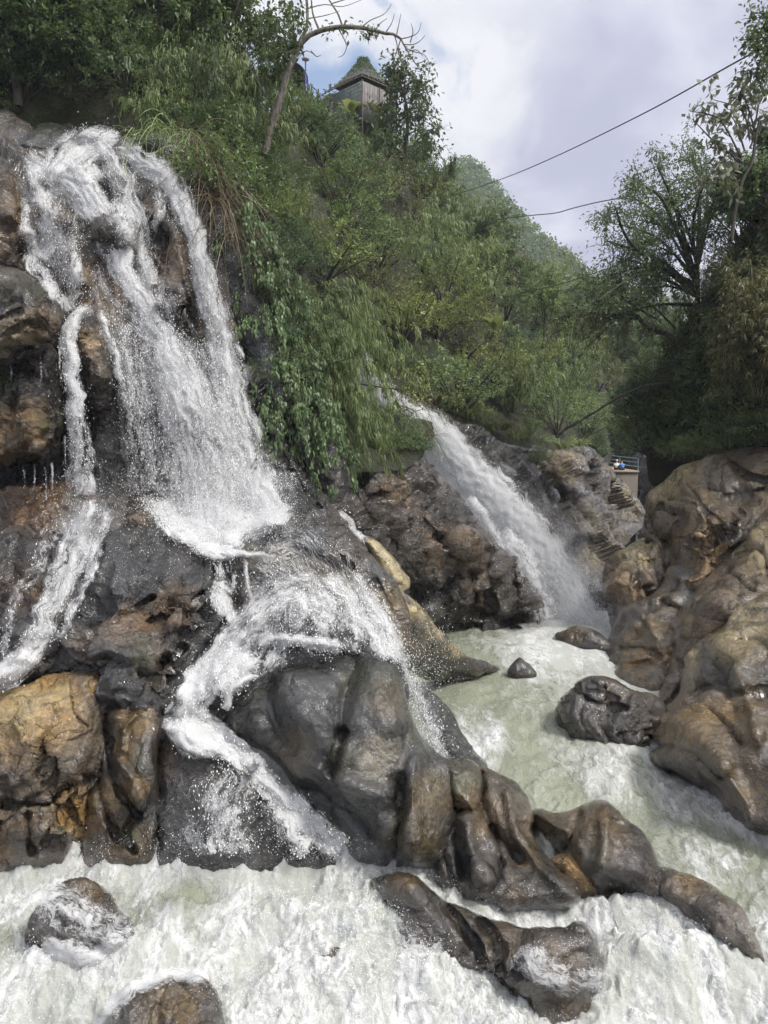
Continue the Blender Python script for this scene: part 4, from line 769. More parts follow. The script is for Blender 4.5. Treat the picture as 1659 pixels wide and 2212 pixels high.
# ---- falls
class Spray:
    """droplets: small stretched octahedra collected into one mesh"""
    OV = np.array([[1,0,0],[-1,0,0],[0,1,0],[0,-1,0],[0,0,1],[0,0,-1]], float)
    OF = np.array([[0,2,4],[2,1,4],[1,3,4],[3,0,4],[2,0,5],[1,2,5],[3,1,5],[0,3,5]])
    def __init__(s): s.P = []; s.R = []; s.E = []
    def add(s, P, r, stretch=1.6):
        s.P.append(P); s.R.append(np.broadcast_to(r, (len(P),))); s.E.append(np.broadcast_to(stretch, (len(P),)))
    def build(s, name, parent):
        P = np.concatenate(s.P); R = np.concatenate(s.R); E = np.concatenate(s.E); n = len(P)
        rs = np.random.RandomState(5)
        V = s.OV[None] * R[:, None, None]; V[:, :, 2] *= E[:, None]
        t = rs.rand(n) * 6.28; a = rs.randn(n) * 0.5
        V[:, :, 0] += V[:, :, 2] * (a * np.cos(t))[:, None] * 0.6; V[:, :, 1] += V[:, :, 2] * (a * np.sin(t))[:, None] * 0.6
        V += P[:, None, :]
        T = (s.OF[None] + 6 * np.arange(n)[:, None, None]).reshape(-1, 3)
        o = build(name, V.reshape(-1, 3), [T], M_DROP, parent); o['kind'] = 'stuff'; return o
RS = np.random.RandomState(11)
def stream(name, parent, pts, mat, off=0.12, bulge=0.22, rough=0.06, spray=None, nspray=0, rspray=(0.010, 0.026), spread=0.25, free=None, edge=2.2, jit=10, seed=1, step=5.0):
    """one run of water: pts = (x, y, width, density[, distance]); without a distance it lies on the stone behind it"""
    P = np.array([p[:4] for p in pts], float)
    C = catmull(P, 14); ln = np.linalg.norm(np.diff(C[:, :2], axis=0), axis=1); L = np.concatenate([[0], np.cumsum(ln)])
    n = max(int(L[-1] / step), 4); tt = np.linspace(0, L[-1], n)
    C = np.stack([np.interp(tt, L, C[:, k]) for k in range(4)], 1)
    if free is not None:
        Dp = np.interp(np.linspace(0, 1, n), np.linspace(0, 1, len(free)), free)
    T = np.gradient(C[:, :2], axis=0); T /= np.linalg.norm(T, axis=1)[:, None] + 1e-9
    Nn = np.stack([-T[:, 1], T[:, 0]], 1)
    m = max(int(C[:, 2].max() / step), 5); u = np.linspace(-1, 1, m)
    PX = C[:, 0][:, None] + Nn[:, 0][:, None] * u[None] * C[:, 2][:, None] / 2
    PY = C[:, 1][:, None] + Nn[:, 1][:, None] * u[None] * C[:, 2][:, None] / 2
    e = fbm(np.stack([tt / 40, 0 * tt, 0 * tt + seed], 1), 1, 3, seed) * jit
    PX = PX + e[:, None] * Nn[:, 0][:, None]; PY = PY + e[:, None] * Nn[:, 1][:, None]
    if free is None:
        D = LOOK(PX, PY)
    else: D = np.repeat(Dp[:, None], m, 1)
    D = D - off - bulge * (1 - u[None] ** 2)
    V = at(PX, PY, D).reshape(-1, 3)
    mpp = float(D.mean()) / F_
    fl = np.stack([(np.repeat(u[None], n, 0) * C[:, 2][:, None] / 2 * mpp), np.repeat(tt[:, None] * mpp, m, 1), np.full((n, m), seed * 7.7)], -1).reshape(-1, 3)
    uu = np.clip(np.abs(u[None] + 0.45 * fbm(np.stack([np.repeat(tt[:, None] / 60, m, 1), np.repeat(u[None] * 1.5, n, 0), np.full((n, m), seed * 1.3)], -1).reshape(-1, 3), 1.0, 4, seed + 40, 0.6).reshape(n, m)), 0, 1)
    dens = (C[:, 3][:, None] * (1 - uu ** edge * 0.95) * np.ones((n, m)))
    endf = np.minimum(1, np.minimum(np.arange(n) + 0.0, n - 1 - np.arange(n)) / 3.0)[:, None]
    dens = (dens * (0.55 + 0.45 * endf)); dens[:, 0] = 0; dens[:, -1] = 0; dens = dens.ravel()
    q = fl * np.array([5.0, 1.6, 1.0])
    r1 = fbm(q, 1.0, 4, seed + 300, 0.6, True)
    V[:, 1] -= rough * r1; V[:, 2] += rough * 0.4 * fbm(q, 1.3, 2, seed + 310)
    i = np.arange(n - 1)[:, None] * m + np.arange(m - 1)[None]
    Q = np.stack([i, i + m, i + m + 1, i + 1], -1).reshape(-1, 4)
    if name == 'foam_lace': dq = D.ravel()[Q]; Q = Q[(dq.max(1) - dq.min(1) < 0.45) & (dq.min(1) > 5)]
    o = build(name, V, [Q], mat, parent, attrs={'flow': fl, 'dens': dens})
    if spray is not None and nspray:
        nspray = int(nspray * 0.5)
        k = RS.choice(len(V), nspray, p=(np.clip(dens, 0.02, 1) / np.clip(dens, 0.02, 1).sum()))
        S = V[k] + RS.randn(nspray, 3) * np.abs(RS.randn(nspray, 1)) * 0.55 * spread * np.array([0.8, 0.6, 0.9]); S[:, 1] -= 0.05
        spray.add(S, 0.5 * (rspray[0] + (rspray[1] - rspray[0]) * RS.rand(nspray) ** 3), 1.2 + RS.rand(nspray) * 1.4)
    return o
def splash(spray, ctr, rad, n, r=(0.008, 0.022), D=None, up=0.0):
    px = ctr[0] + RS.randn(n) * rad[0]; py = ctr[1] + RS.randn(n) * rad[1] - np.abs(RS.randn(n)) * up
    d = LOOK(px, py) if D is None else np.full(n, float(D))
    S = at(px, py, np.where(d < 5, 20, d) - 0.25 - 0.5 * RS.rand(n))
    spray.add(S, 0.45 * (r[0] + (r[1] - r[0]) * RS.rand(n) ** 3), 1.0 + RS.rand(n))

# the tall fall
F1 = tag(empty('waterfall', at(420, 1170, 17.0)), 'tall white waterfall spreading over the dark cliff beneath the trees', 'waterfall')
sp = Spray()
S = lambda pts, **k: stream('stream', F1, pts, k.pop('mat', M_FALL), spray=sp, **k)
S([(262,298,26,.75),(235,302,70,.78),(190,318,100,.78),(150,345,120,.66),(130,385,120,.5)], nspray=600, seed=1, off=0.2)
S([(60,332,40,.55),(75,350,70,.62),(110,372,100,.70),(150,395,100,.78),(180,420,90,.88),(208,460,76,.95),(234,515,70,1.0),(264,580,78,.98),(304,650,92,.90),(348,730,110,.78),(388,810,130,.60),(418,900,150,.46)], nspray=4200, spread=.25, seed=2, off=0.3, free=[21.0,20.9,20.6,20.4,20.2,20.0,19.8,19.6,19.3,18.9,18.5,18.2])
S([(215,305,50,.70),(245,350,60,.60),(268,400,64,.50),(284,450,66,.50),(296,500,56,.56),(306,555,50,.72),(322,620,54,.72),(345,690,64,.62),(380,770,80,.52),(420,860,100,.44)], nspray=2600, spread=.25, seed=3, off=0.2, free=[21.6,21.2,20.8,20.6,20.4,20.2,19.9,19.6,19.2,18.8])
S([(255,318,40,.70),(300,345,56,.82),(345,372,66,.92),(380,415,66,.95),(408,480,60,.90),(430,550,62,.80),(452,630,74,.70),(474,720,84,.62),(496,820,92,.58),(520,920,96,.56),(545,1010,96,.64),(570,1070,96,.80),(592,1112,90,.9)], nspray=3600, spread=.25, seed=4, off=0.2, free=[21.7,21.2,20.8,20.4,20.1,19.8,19.5,19.2,18.9,18.6,18.2,17.8,17.4])
S([(320,660,80,.42),(355,760,150,.50),(400,870,210,.50),(430,980,250,.46),(450,1070,270,.46),(465,1140,260,.52)], mat=M_SPECK, nspray=8000, spread=.36, seed=5, off=0.0, free=[19.3,19.0,18.6,18.2,17.8,17.3], rspray=(0.009, 0.028))
S([(265,700,60,.36),(290,820,90,.36),(310,940,110,.34),(330,1060,120,.36)], mat=M_SPECK, nspray=1500, spread=.3, seed=8, off=0.0, free=[19.3,18.9,18.4,17.9])
S([(380,800,110,.50),(420,900,150,.46),(450,1000,190,.44),(470,1100,220,.5)], mat=M_SPECK, nspray=1000, spread=.36, seed=6, off=0.3, free=[18.7,18.3,17.8,17.3])
S([(440,740,80,.42),(475,860,120,.48),(505,960,130,.48),(530,1050,140,.50),(545,1110,140,.6)], mat=M_SPECK, nspray=3000, spread=.36, seed=7, off=0.1, free=[19.2,18.8,18.4,17.9,17.4], rspray=(0.009, 0.026))
S([(100,345,110,.42),(100,400,130,.42),(115,470,140,.38),(125,550,120,.36),(140,620,90,.38)], mat=M_SPECK, nspray=1000, seed=180)
S([(240,350,80,.40),(265,420,100,.36),(290,500,90,.30),(320,600,90,.34),(360,700,100,.40)], mat=M_SPECK, nspray=800, seed=181)
S([(190,580,70,.34),(240,680,100,.32),(290,800,120,.30),(320,900,110,.24)], mat=M_SPECK, nspray=900, seed=183, free=[20.0,19.4,18.9,18.6])
S([(75,350,46,.7),(70,400,50,.62),(95,440,66,.6),(110,490,60,.58),(120,530,50,.55)], mat=M_SHEET, nspray=500, seed=7)
S([(60,420,30,.5),(58,480,34,.5),(70,540,40,.55),(60,572,30,.5)], mat=M_SHEET, nspray=250, seed=8)
S([(118,480,40,.55),(100,530,54,.62),(75,560,44,.6),(95,600,40,.62),(130,640,36,.65),(150,672,34,.75)], mat=M_SHEET, nspray=500, seed=9)
S([(150,520,40,.5),(160,580,56,.58),(165,640,50,.5),(160,680,34,.6)], mat=M_SHEET, nspray=400, seed=10)
S([(200,355,60,.7),(190,400,50,.5),(215,440,50,.55),(150,430,60,.5)], mat=M_SHEET, nspray=200, seed=11)
S([(260,430,90,.55),(270,480,80,.6),(290,530,60,.6)], mat=M_SHEET, nspray=400, seed=12)
S([(330,390,40,.5),(345,440,40,.45),(330,500,40,.5)], mat=M_SHEET, nspray=100, seed=13)
S([(200,668,30,.7),(166,684,36,.85),(150,710,44,.92),(152,770,44,.9),(160,850,48,.85),(168,930,56,.7),(175,1000,66,.55),(180,1070,80,.55)], nspray=2600, spread=.22, seed=14, free=[18.4,18.0,17.8,17.7,17.6,17.6,17.5,17.4], rspray=(0.009,0.026))
S([(215,675,24,.65),(232,720,26,.7),(252,780,24,.6),(270,850,26,.45),(285,920,30,.3)], mat=M_VEIL, nspray=300, seed=15, free=[18.3,18.1,18.0,17.9,17.9])
S([(265,690,24,.4),(270,780,40,.42),(290,880,50,.36)], mat=M_VEIL, nspray=350, seed=16, free=[18.9,18.6,18.4])
S([(190,1080,80,.5),(188,1120,110,.58),(176,1160,110,.62),(158,1200,100,.62),(140,1250,86,.70),(118,1300,76,.76),(92,1360,70,.76),(60,1415,74,.85),(20,1450,76,.9),(-40,1470,70,.9)], nspray=1500, spread=.12, seed=17)
S([(230,1110,50,.5),(205,1170,44,.62),(196,1230,34,.7),(176,1280,30,.7),(150,1330,30,.6),(120,1390,26,.5)], mat=M_SHEET, nspray=300, seed=18)
S([(130,1110,40,.4),(90,1200,50,.4),(50,1270,44,.4),(20,1340,36,.45),(10,1420,34,.5)], mat=M_SHEET, nspray=250, seed=19)
# foot of the fall
S([(335,1085,50,.75),(380,1125,80,.95),(430,1155,90,1.05),(470,1180,70,1.1),(510,1196,40,.9)], nspray=1800, spread=.22, seed=20, off=0.25)
S([(632,1104,40,.8),(580,1118,70,1.0),(530,1140,70,1.0),(480,1170,60,1.0),(455,1190,44,.9)], nspray=1800, spread=.22, seed=21, off=0.25)
S([(300,1070,30,.45),(350,1110,60,.5),(400,1150,50,.6)], mat=M_VEIL, nspray=900, spread=.35, seed=22, off=0.3)
S([(480,1080,150,.7),(470,1120,170,.9),(462,1160,130,1.0)], mat=M_VEIL, nspray=2600, spread=.4, seed=23, free=[17.3,17.1,16.9])
stream('mist', F1, [(480,980,240,.35),(480,1070,330,.75),(470,1140,300,.95),(460,1190,200,.6)], M_MIST, free=[17.4,17.0,16.7,16.5], seed=160, rough=.05)
stream('mist', F1, [(230,1040,120,.3),(200,1100,150,.7),(170,1170,150,.5)], M_MIST, free=[17.0,16.8,16.2], seed=161, rough=.05)
# fine drips off the overhang
for k, (x, y0, y1) in enumerate(((24,790,850),(74,1000,1060),(98,1005,1110),(88,760,830),(128,745,800),(52,1010,1060),(112,1000,1060),(140,940,1040))):
    S([(x,y0,7,.55),(x+1,(y0+y1)/2,6,.5),(x+1,y1,6,.35)], mat=M_VEIL, nspray=12, spread=.03, seed=30+k, free=[17.6,17.6,17.6], jit=1, rough=0.0, bulge=0.03, step=3)
splash(sp, (470,1130), (90,34), 3000, up=30); splash(sp, (190,1090), (50,30), 700, up=20); splash(sp, (580,1090), (40,30), 1200, up=30)
sp.build('spray', F1)

# the middle cascade over the dome, and its run down to the rapids
F2 = tag(empty('cascade', at(600, 1500, 14.2)), 'middle cascade fanning over the domed rock and splitting round the black boulder', 'waterfall')
sp = Spray()
C_ = lambda pts, **k: stream('stream', F2, pts, k.pop('mat', M_FALL), spray=sp, **k)
stream('water_film', F2, [(470,1200,50,.8),(540,1204,60,.9),(620,1214,80,.9),(700,1240,90,.9),(770,1290,90,.8)], M_FILM, off=0.10, bulge=0.05, rough=0.02, seed=40, jit=3)
C_([(455,1192,24,.9),(490,1196,26,1.0),(540,1198,20,.9),(590,1200,16,.6)], nspray=100, seed=41, off=0.2)
C_([(480,1210,50,.5),(486,1260,60,.48),(476,1300,56,.6),(490,1330,50,.7)], mat=M_SHEET, nspray=250, seed=42)
C_([(560,1205,200,.34),(620,1240,260,.36),(660,1300,300,.38),(670,1370,320,.34)], mat=M_SPECK, nspray=500, spread=.12, seed=184, off=0.12)
C_([(528,1200,14,.8),(532,1240,14,.8),(540,1280,16,.6),(548,1320,20,.6)], mat=M_FALL, nspray=80, seed=43, jit=3)
C_([(680,1250,40,.50),(640,1258,60,.58),(600,1280,76,.56),(560,1310,80,.58),(525,1350,80,.70),(495,1390,76,1.0),(465,1430,84,1.05),(436,1475,90,1.1),(412,1520,96,1.1),(400,1555,100,1.05)], nspray=1500, spread=.12, seed=44, off=0.2)
C_([(475,1275,26,.8),(490,1310,32,.9),(505,1345,40,.95)], nspray=200, seed=45, off=0.2)
C_([(640,1260,90,.44),(600,1320,150,.38),(560,1380,170,.44),(520,1430,120,.75),(470,1480,90,.9)], mat=M_SHEET, nspray=600, seed=46, off=0.16)
C_([(660,1265,110,.56),(690,1310,200,.42),(700,1360,240,.42),(700,1410,250,.40)], mat=M_SHEET, nspray=1200, spread=.15, seed=47, off=0.14)
C_([(700,1250,60,.55),(750,1290,80,.58),(790,1335,84,.62),(820,1380,76,.66),(846,1420,64,.66)], nspray=1300, spread=.14, seed=48, off=0.2)
C_([(760,1240,40,.5),(800,1290,50,.55),(830,1340,54,.6),(856,1390,50,.6),(866,1430,44,.55)], nspray=900, spread=.14, seed=49, off=0.22)
C_([(560,1392,40,.55),(610,1380,40,.75),(660,1384,44,.8),(710,1394,40,.9),(740,1404,30,.8)], mat=M_SHEET, nspray=400, seed=50, off=0.2)
C_([(530,1400,60,.5),(510,1440,70,.6),(470,1500,70,.7)], mat=M_SHEET, nspray=200, seed=51, off=0.22)
# brim of the pool, then down past the slab
C_([(400,1540,100,1.05),(410,1570,110,1.05),(440,1590,110,1.0),(480,1605,80,.95),(516,1630,64,.95),(560,1670,60,.95),(600,1705,64,.95),(645,1745,70,.9),(690,1785,74,.88),(735,1835,80,.9)], nspray=1600, spread=.10, seed=52, off=0.24)
C_([(352,1560,30,.9),(390,1575,40,.95),(430,1590,36,.9)], nspray=100, seed=53, off=0.24)
C_([(500,1630,80,.3),(500,1680,140,.42),(480,1740,170,.48),(470,1800,180,.55),(470,1845,190,.6)], mat=M_SHEET, nspray=900, spread=.10, seed=54, off=0.12, rough=0.05)
C_([(560,1690,60,.5),(600,1740,90,.55),(640,1790,110,.6),(670,1840,120,.7)], mat=M_SHEET, nspray=600, spread=.10, seed=55, off=0.14, rough=0.05)
C_([(560,1460,16,.8),(520,1475,26,.95),(495,1500,30,.9),(480,1530,30,.9)], nspray=100, seed=56, off=0.25)
# the side run beyond the black boulder
C_([(862,1420,50,.52),(880,1470,64,.48),(900,1520,66,.46),(925,1570,60,.50),(945,1620,50,.58),(960,1645,40,.6)], mat=M_SPECK, nspray=2200, spread=.25, seed=57, free=[15.6,15.5,15.4,15.2,15.0,14.9])
splash(sp, (930,1420), (40,60), 900, D=16.6); splash(sp, (880,1450), (26,40), 500, D=15.6); splash(sp, (500,1820), (150,20), 600, D=12.9)
sp.build('spray', F2)

# the second fall
F3 = tag(empty('waterfall', at(1230, 1350, 27.5)), 'second white waterfall shooting diagonally down the brown rock wall into the pool', 'waterfall')
sp = Spray()
T_ = lambda pts, **k: stream('stream', F3, pts, k.pop('mat', M_FALL), spray=sp, **k)
FR = [31.5,31.0,30.4,29.8,29.3,28.9,28.4,28.0,27.6]
T_([(728,700,34,1.0),(765,765,60,1.3),(800,815,70,1.3),(840,860,74,1.4),(880,890,66,1.4),(915,920,66,1.4)], nspray=900, spread=.25, seed=60, free=[31.4,31.2,31.1,31.0,30.9,30.8])
T_([(890,885,56,1.5),(925,930,84,1.6),(965,985,100,1.7),(1010,1040,114,1.7),(1060,1095,122,1.6),(1110,1150,120,1.5),(1160,1210,110,1.15),(1210,1275,96,1.1),(1262,1340,86,1.1),(1278,1366,80,1.0)], nspray=3200, spread=.35, seed=61, free=FR, rspray=(.014,.034), rough=.07)
T_([(915,900,56,1.0),(960,950,80,1.1),(1020,1015,90,1.1),(1080,1075,96,1.05),(1140,1140,100,.95),(1195,1215,100,.85),(1240,1290,90,.85),(1285,1350,80,.85)], nspray=3400, spread=.5, seed=62, free=[30.9,30.4,29.8,29.2,28.7,28.2,27.8,27.3], rspray=(.012,.03), rough=.07)
T_([(1080,1150,60,.8),(1120,1200,76,.75),(1150,1250,80,.6),(1165,1300,80,.5),(1180,1350,90,.5)], mat=M_SHEET, nspray=900, spread=.25, seed=63, free=[28.1,27.7,27.4,27.2,27.0], rspray=(.012,.028))
T_([(1010,1075,36,.7),(1060,1140,34,.65),(1085,1200,26,.6)], mat=M_SHEET, nspray=200, seed=64, free=[28.4,28.0,27.6])
T_([(735,1100,18,.7),(765,1140,20,.75),(790,1172,22,.7)], mat=M_SHEET, nspray=150, seed=65)
stream('mist', F3, [(1020,1000,90,.3),(1100,1085,130,.6),(1190,1190,160,.8),(1260,1290,180,.95),(1300,1360,160,.7)], M_MIST, free=[29.4,28.4,27.6,27.0,26.6], seed=162, rough=.05)
splash(sp, (1250,1330), (44,36), 2200, D=27.4, r=(.012,.03), up=30); splash(sp, (1180,1170), (40,50), 1200, D=28.6, r=(.012,.028))
sp.build('spray', F3)

# droplets tossed up by the rapids
RAP = Spray()
pxr, pyr = proj(RIV)
sel = np.nonzero((RIVF > .72) & (pyr > 1780) & (pyr < 2240) & (pxr > -40) & (pxr < 1700))[0]
ht = RIV[sel, 2] - zriv(pxr[sel], pyr[sel])
w = np.exp(np.clip(ht, -.3, .5) * 5); k = RS.choice(sel, 24000, p=w / w.sum())
Pd = RIV[k] + np.abs(RS.randn(len(k), 3)) * np.array([0, 0, 0.10]) + RS.randn(len(k), 3) * np.array([.06, .06, .0])
RAP.add(Pd, 0.0025 + 0.007 * RS.rand(len(k)) ** 4, 1.2)
for (x, y, rx, ry, D, n) in ((1250,2090,60,40,10.7,1500),(1130,1925,60,14,12.0,300),(700,1840,50,16,12.8,400),(240,1990,60,50,11.4,700),(470,2130,40,50,10.0,500)):
    splash(RAP, (x, y), (rx, ry), n, r=(.004, .012), D=D)
RO = empty('rapids_spray', at(830, 2000, 11.0)); RAP.build('droplets', RO)
for k, (pts, wd_, dn) in enumerate((([(1120,2050),(1180,2095),(1250,2120),(1310,2120)],90,.48),([(60,1960),(120,1945),(180,1985),(235,2020),(290,2020)],120,.58),([(90,2040),(180,2065),(280,2050)],70,.75),([(230,2190),(260,2150),(310,2122),(370,2106),(440,2110)],50,.7),([(820,1960),(850,2015),(900,2045),(960,2055)],70,.55))):
    stream('foam_lace', RO, [(x, y, wd_, dn) for x, y in pts], M_SHEET, off=.05, bulge=.05, rough=.02, seed=170 + k, jit=8, step=4)
tag(RO, 'droplets thrown up along the white rapids', 'spray', kind='stuff')
# ------------------------------------------------------------------ slopes under the greenery
def soil_mat(name, a, b, c):
    m, nt, out = new_mat(name); g = NG(nt); pos = g.mk('ShaderNodeNewGeometry', {}, 0)
    n = g.noise(pos, 0.9, 7, 0.65, 0.4); n2 = g.noise(pos, 5, 5, 0.7)
    bs = nt.nodes.new('ShaderNodeBsdfPrincipled')
    for k, v in (('Base Color', g.mix(g.sstep(n, 0.35, 0.65), a, g.mix(n2, b, c))), ('Roughness', 0.9), ('Normal', g.bump(g.math('ADD', n, n2), 0.8, 0.3))): g.set(bs, k, v)
    nt.links.new(bs.outputs[0], out.inputs[0]); return m
M_SOIL = soil_mat('leaf_litter_soil', (0.018, 0.016, 0.010), (0.022, 0.030, 0.010), (0.045, 0.05, 0.018))
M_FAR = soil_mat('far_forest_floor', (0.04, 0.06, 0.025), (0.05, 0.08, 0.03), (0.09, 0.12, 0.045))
HILL = [(-200,0,27),(100,180,25.5),(300,130,27.5),(450,180,29),(600,230,32),(120,300,25.5),(300,285,24.0),(420,330,23.4),(520,480,22.2),(560,650,21.8),(640,800,21.3),(680,950,21.6),(760,960,23.6),(860,980,26.6),(900,880,32.2),(700,850,24.5),(650,600,26),(700,480,32),(740,400,39),(700,280,47),(800,290,56),(860,420,52),(950,440,62),(1050,560,64),(1100,600,66),(1200,700,68),(1290,800,66),(1300,960,52),(1200,950,41),(1000,880,36),(1000,700,46),(900,650,44),(860,700,40),(770,750,37),(820,810,35.5),(700,740,27.5),(780,900,27.5),(850,930,30.3),(1150,850,47)]
RB = [(1420,980,34),(1450,800,34),(1520,600,32),(1659,400,29),(1850,400,26),(1850,1000,26),(1550,985,30),(1650,800,27.5)]
GORGE = [(1180,640,92),(1450,650,88),(1400,990,76),(1300,990,82),(1200,900,84)]
D_HILL, D_RB, D_GORGE = rbf(HILL), rbf(RB), rbf(GORGE)
slope = lambda nm, poly, ctrl, mat, **k: rock(nm, None, poly, ctrl, mat, T=k.pop('T', 0.3), w=60, step=8, facet=(0, 1), kind='structure', put=False, **k)
slope('hillside', [(-300,-120),(250,-120),(340,40),(420,190),(560,240),(640,262),(720,300),(840,310),(940,410),(1040,510),(1100,570),(1200,660),(1285,720),(1316,960),(1296,1010),(1180,1000),(960,935),(900,1000),(830,1020),(740,1020),(680,1010),(600,880),(520,650),(440,420),(310,340),(-300,350)], HILL, M_SOIL, big=(0.5,.25), fine=(.12,1.2), seed=101)
slope('hillside', [(1420,1060),(1395,960),(1400,860),(1430,770),(1500,680),(1580,540),(1640,450),(1700,400),(1860,320),(1900,1100),(1640,1020),(1540,1020)], RB, M_SOIL, big=(0.5,.25), fine=(.12,1.2), seed=102)
slope('hillside', [(1150,640),(1280,650),(1380,690),(1500,720),(1520,1030),(1300,1030),(1180,930)], GORGE, M_SOIL, big=(1.0,.1), fine=(.3,.6), seed=103)
MT = [(1010,352,330),(1300,630,265),(930,500,280),(1100,600,262),(1350,800,240),(930,780,250),(1500,760,235)]
D_MT = rbf(MT)
MTP = [(860,470),(930,420),(958,380),(985,362),(1012,354),(1038,372),(1062,398),(1100,450),(1150,502),(1200,546),(1255,592),(1300,640),(1400,700),(1560,760),(1600,860),(860,860)]
slope('mountain', MTP, MT, M_FAR, T=8.0, back=60, big=(5.0,.03), fine=(1.2,.12), seed=104)

# ------------------------------------------------------------------ leaves
def leaf_mat(name, dark, light, alt, trans=0.35, rough=0.42):
    m, nt, out = new_mat(name); g = NG(nt)
    rnd = nt.nodes.new('ShaderNodeObjectInfo').outputs['Random']
    t = g.attr('tone')
    c = g.mix(t, dark, light); c = g.mix(g.math('MULTIPLY', g.sstep(rnd, 0.25, 1.0), 0.75), c, g.mix(t, tuple(0.55 * k for k in alt), alt))
    v = g.lin(g.math('FRACT', g.math('MULTIPLY', rnd, 7.31)), 0, 1, 0.72, 1.22)
    c = g.mix(1.0, c, g.mk('ShaderNodeCombineColor', {0: v, 1: v, 2: v}), 'MULTIPLY')
    b = nt.nodes.new('ShaderNodeBsdfPrincipled'); tl = nt.nodes.new('ShaderNodeBsdfTranslucent'); ms = nt.nodes.new('ShaderNodeMixShader')
    for k, v in (('Base Color', c), ('Roughness', rough), ('Specular IOR Level', 0.38)): g.set(b, k, v)
    g.set(tl, 'Color', g.mix(0.4, c, (0.20, 0.24, 0.06))); ms.inputs[0].default_value = trans
    nt.links.new(b.outputs[0], ms.inputs[1]); nt.links.new(tl.outputs[0], ms.inputs[2]); nt.links.new(ms.outputs[0], out.inputs[0]); return m
L_DARK = leaf_mat('dark_and_shaded_leaves', (0.036, 0.06, 0.03), (0.148, 0.222, 0.1), (0.159, 0.209, 0.09))  # dark green; also puts the backlit far bank's shade into leaf colour
L_MID = leaf_mat('green_leaves', (0.054, 0.085, 0.034), (0.227, 0.32, 0.131), (0.315, 0.374, 0.147))
L_LIME = leaf_mat('lime_leaves', (0.086, 0.123, 0.04), (0.342, 0.409, 0.147), (0.42, 0.437, 0.164))
L_COOL = leaf_mat('bluish_green_leaves', (0.038, 0.068, 0.038), (0.151, 0.246, 0.139), (0.179, 0.278, 0.13))
L_BAMB = leaf_mat('bamboo_leaves', (0.081, 0.114, 0.044), (0.35, 0.443, 0.187), (0.374, 0.412, 0.175), trans=0.4)
L_GOLD = leaf_mat('yellowed_bamboo_leaves', (0.052, 0.052, 0.023), (0.243, 0.218, 0.101), (0.203, 0.203, 0.094))
L_DRY = leaf_mat('dry_grass_blades', (0.072, 0.053, 0.034), (0.266, 0.207, 0.13), (0.228, 0.182, 0.118), trans=0.25)
L_OLIVE = leaf_mat('olive_leaves', (0.052, 0.057, 0.03), (0.222, 0.222, 0.125), (0.249, 0.216, 0.134))
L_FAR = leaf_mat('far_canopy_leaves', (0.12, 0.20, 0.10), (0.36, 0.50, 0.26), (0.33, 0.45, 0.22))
L_GREY = leaf_mat('glossy_big_leaves', (0.054, 0.062, 0.04), (0.249, 0.262, 0.183), (0.264, 0.264, 0.192), trans=0.25, rough=0.28)
def bark_mat(name, a, b):
    m, nt, out = new_mat(name); g = NG(nt); pos = g.mk('ShaderNodeNewGeometry', {}, 0)
    n = g.noise(g.scale(pos, (1, 1, 0.3)), 9, 6, 0.7); bs = nt.nodes.new('ShaderNodeBsdfPrincipled')
    for k, v in (('Base Color', g.mix(g.sstep(n, 0.35, 0.65), a, b)), ('Roughness', 0.8), ('Normal', g.bump(n, 0.7, 0.04))): g.set(bs, k, v)
    nt.links.new(bs.outputs[0], out.inputs[0]); return m
M_BARK = bark_mat('dark_bark', (0.022, 0.019, 0.015), (0.070, 0.060, 0.048))
M_BARKP = bark_mat('pale_lichen_bark', (0.055, 0.046, 0.036), (0.20, 0.175, 0.145))
M_CANE = bark_mat('green_cane', (0.045, 0.05, 0.018), (0.11, 0.11, 0.045))

def nrm(v): return v / (np.linalg.norm(v, axis=-1, keepdims=True) + 1e-9)
def leaves(P, d, L, Wd, rs, droop=0.25, fold=0.22, tone=None, nseg=2):
    """leaves at points P pointing along d; each is two folded halves with a drooping tip"""
    n = len(P); L = np.broadcast_to(L, (n,))[:, None]; Wd = np.broadcast_to(Wd, (n,))[:, None]
    d = nrm(d); up = nrm(np.array([0, 0, 1.0]) + rs.randn(n, 3) * 0.45)
    s = nrm(np.cross(d, up)); nn = np.cross(s, d)
    dz = np.array([0, 0, -1.0])
    if nseg == 2:
        mid = P + d * L * 0.42 + nn * L * 0.02; tip = P + d * L * (1 - 0.25 * droop) + dz * L * droop * 0.6
        a = mid + s * Wd * 0.5 - nn * Wd * fold; b = mid - s * Wd * 0.5 - nn * Wd * fold
        V = np.stack([P, a, tip, b], 1).reshape(-1, 3); k = 4
        T = np.array([[0, 1, 2], [0, 2, 3]])
    else:
        m1 = P + d * L * 0.35 + dz * L * droop * 0.10; m2 = P + d * L * 0.70 + dz * L * droop * 0.42; tip = P + d * L * (1 - 0.3 * droop) + dz * L * droop * 0.95
        V = np.stack([P, m1 + s * Wd * .5, m1 - s * Wd * .5, m2 + s * Wd * .4, m2 - s * Wd * .4, tip], 1).reshape(-1, 3); k = 6
        T = np.array([[0, 1, 2], [1, 3, 4], [1, 4, 2], [3, 5, 4]])
    T = (T[None] + k * np.arange(n)[:, None, None]).reshape(-1, 3)
    tone = np.clip((rs.rand(n) * 0.5 + 0.25) if tone is None else tone, 0, 1)
    return V, T, np.repeat(tone, k)
def bent(p0, d0, L, sag, n=7, wig=0.0, rs=None):
    """a shoot that starts along d0 and sags under its own weight"""
    t = np.linspace(0, 1, n)[:, None]
    P = p0 + d0 * L * t + np.array([0, 0, -1.0]) * sag * L * t ** 2.2
    if wig and rs is not None: P = P + np.cumsum(rs.randn(n, 3) * wig * L / n, 0) * (t > 0)
    return P
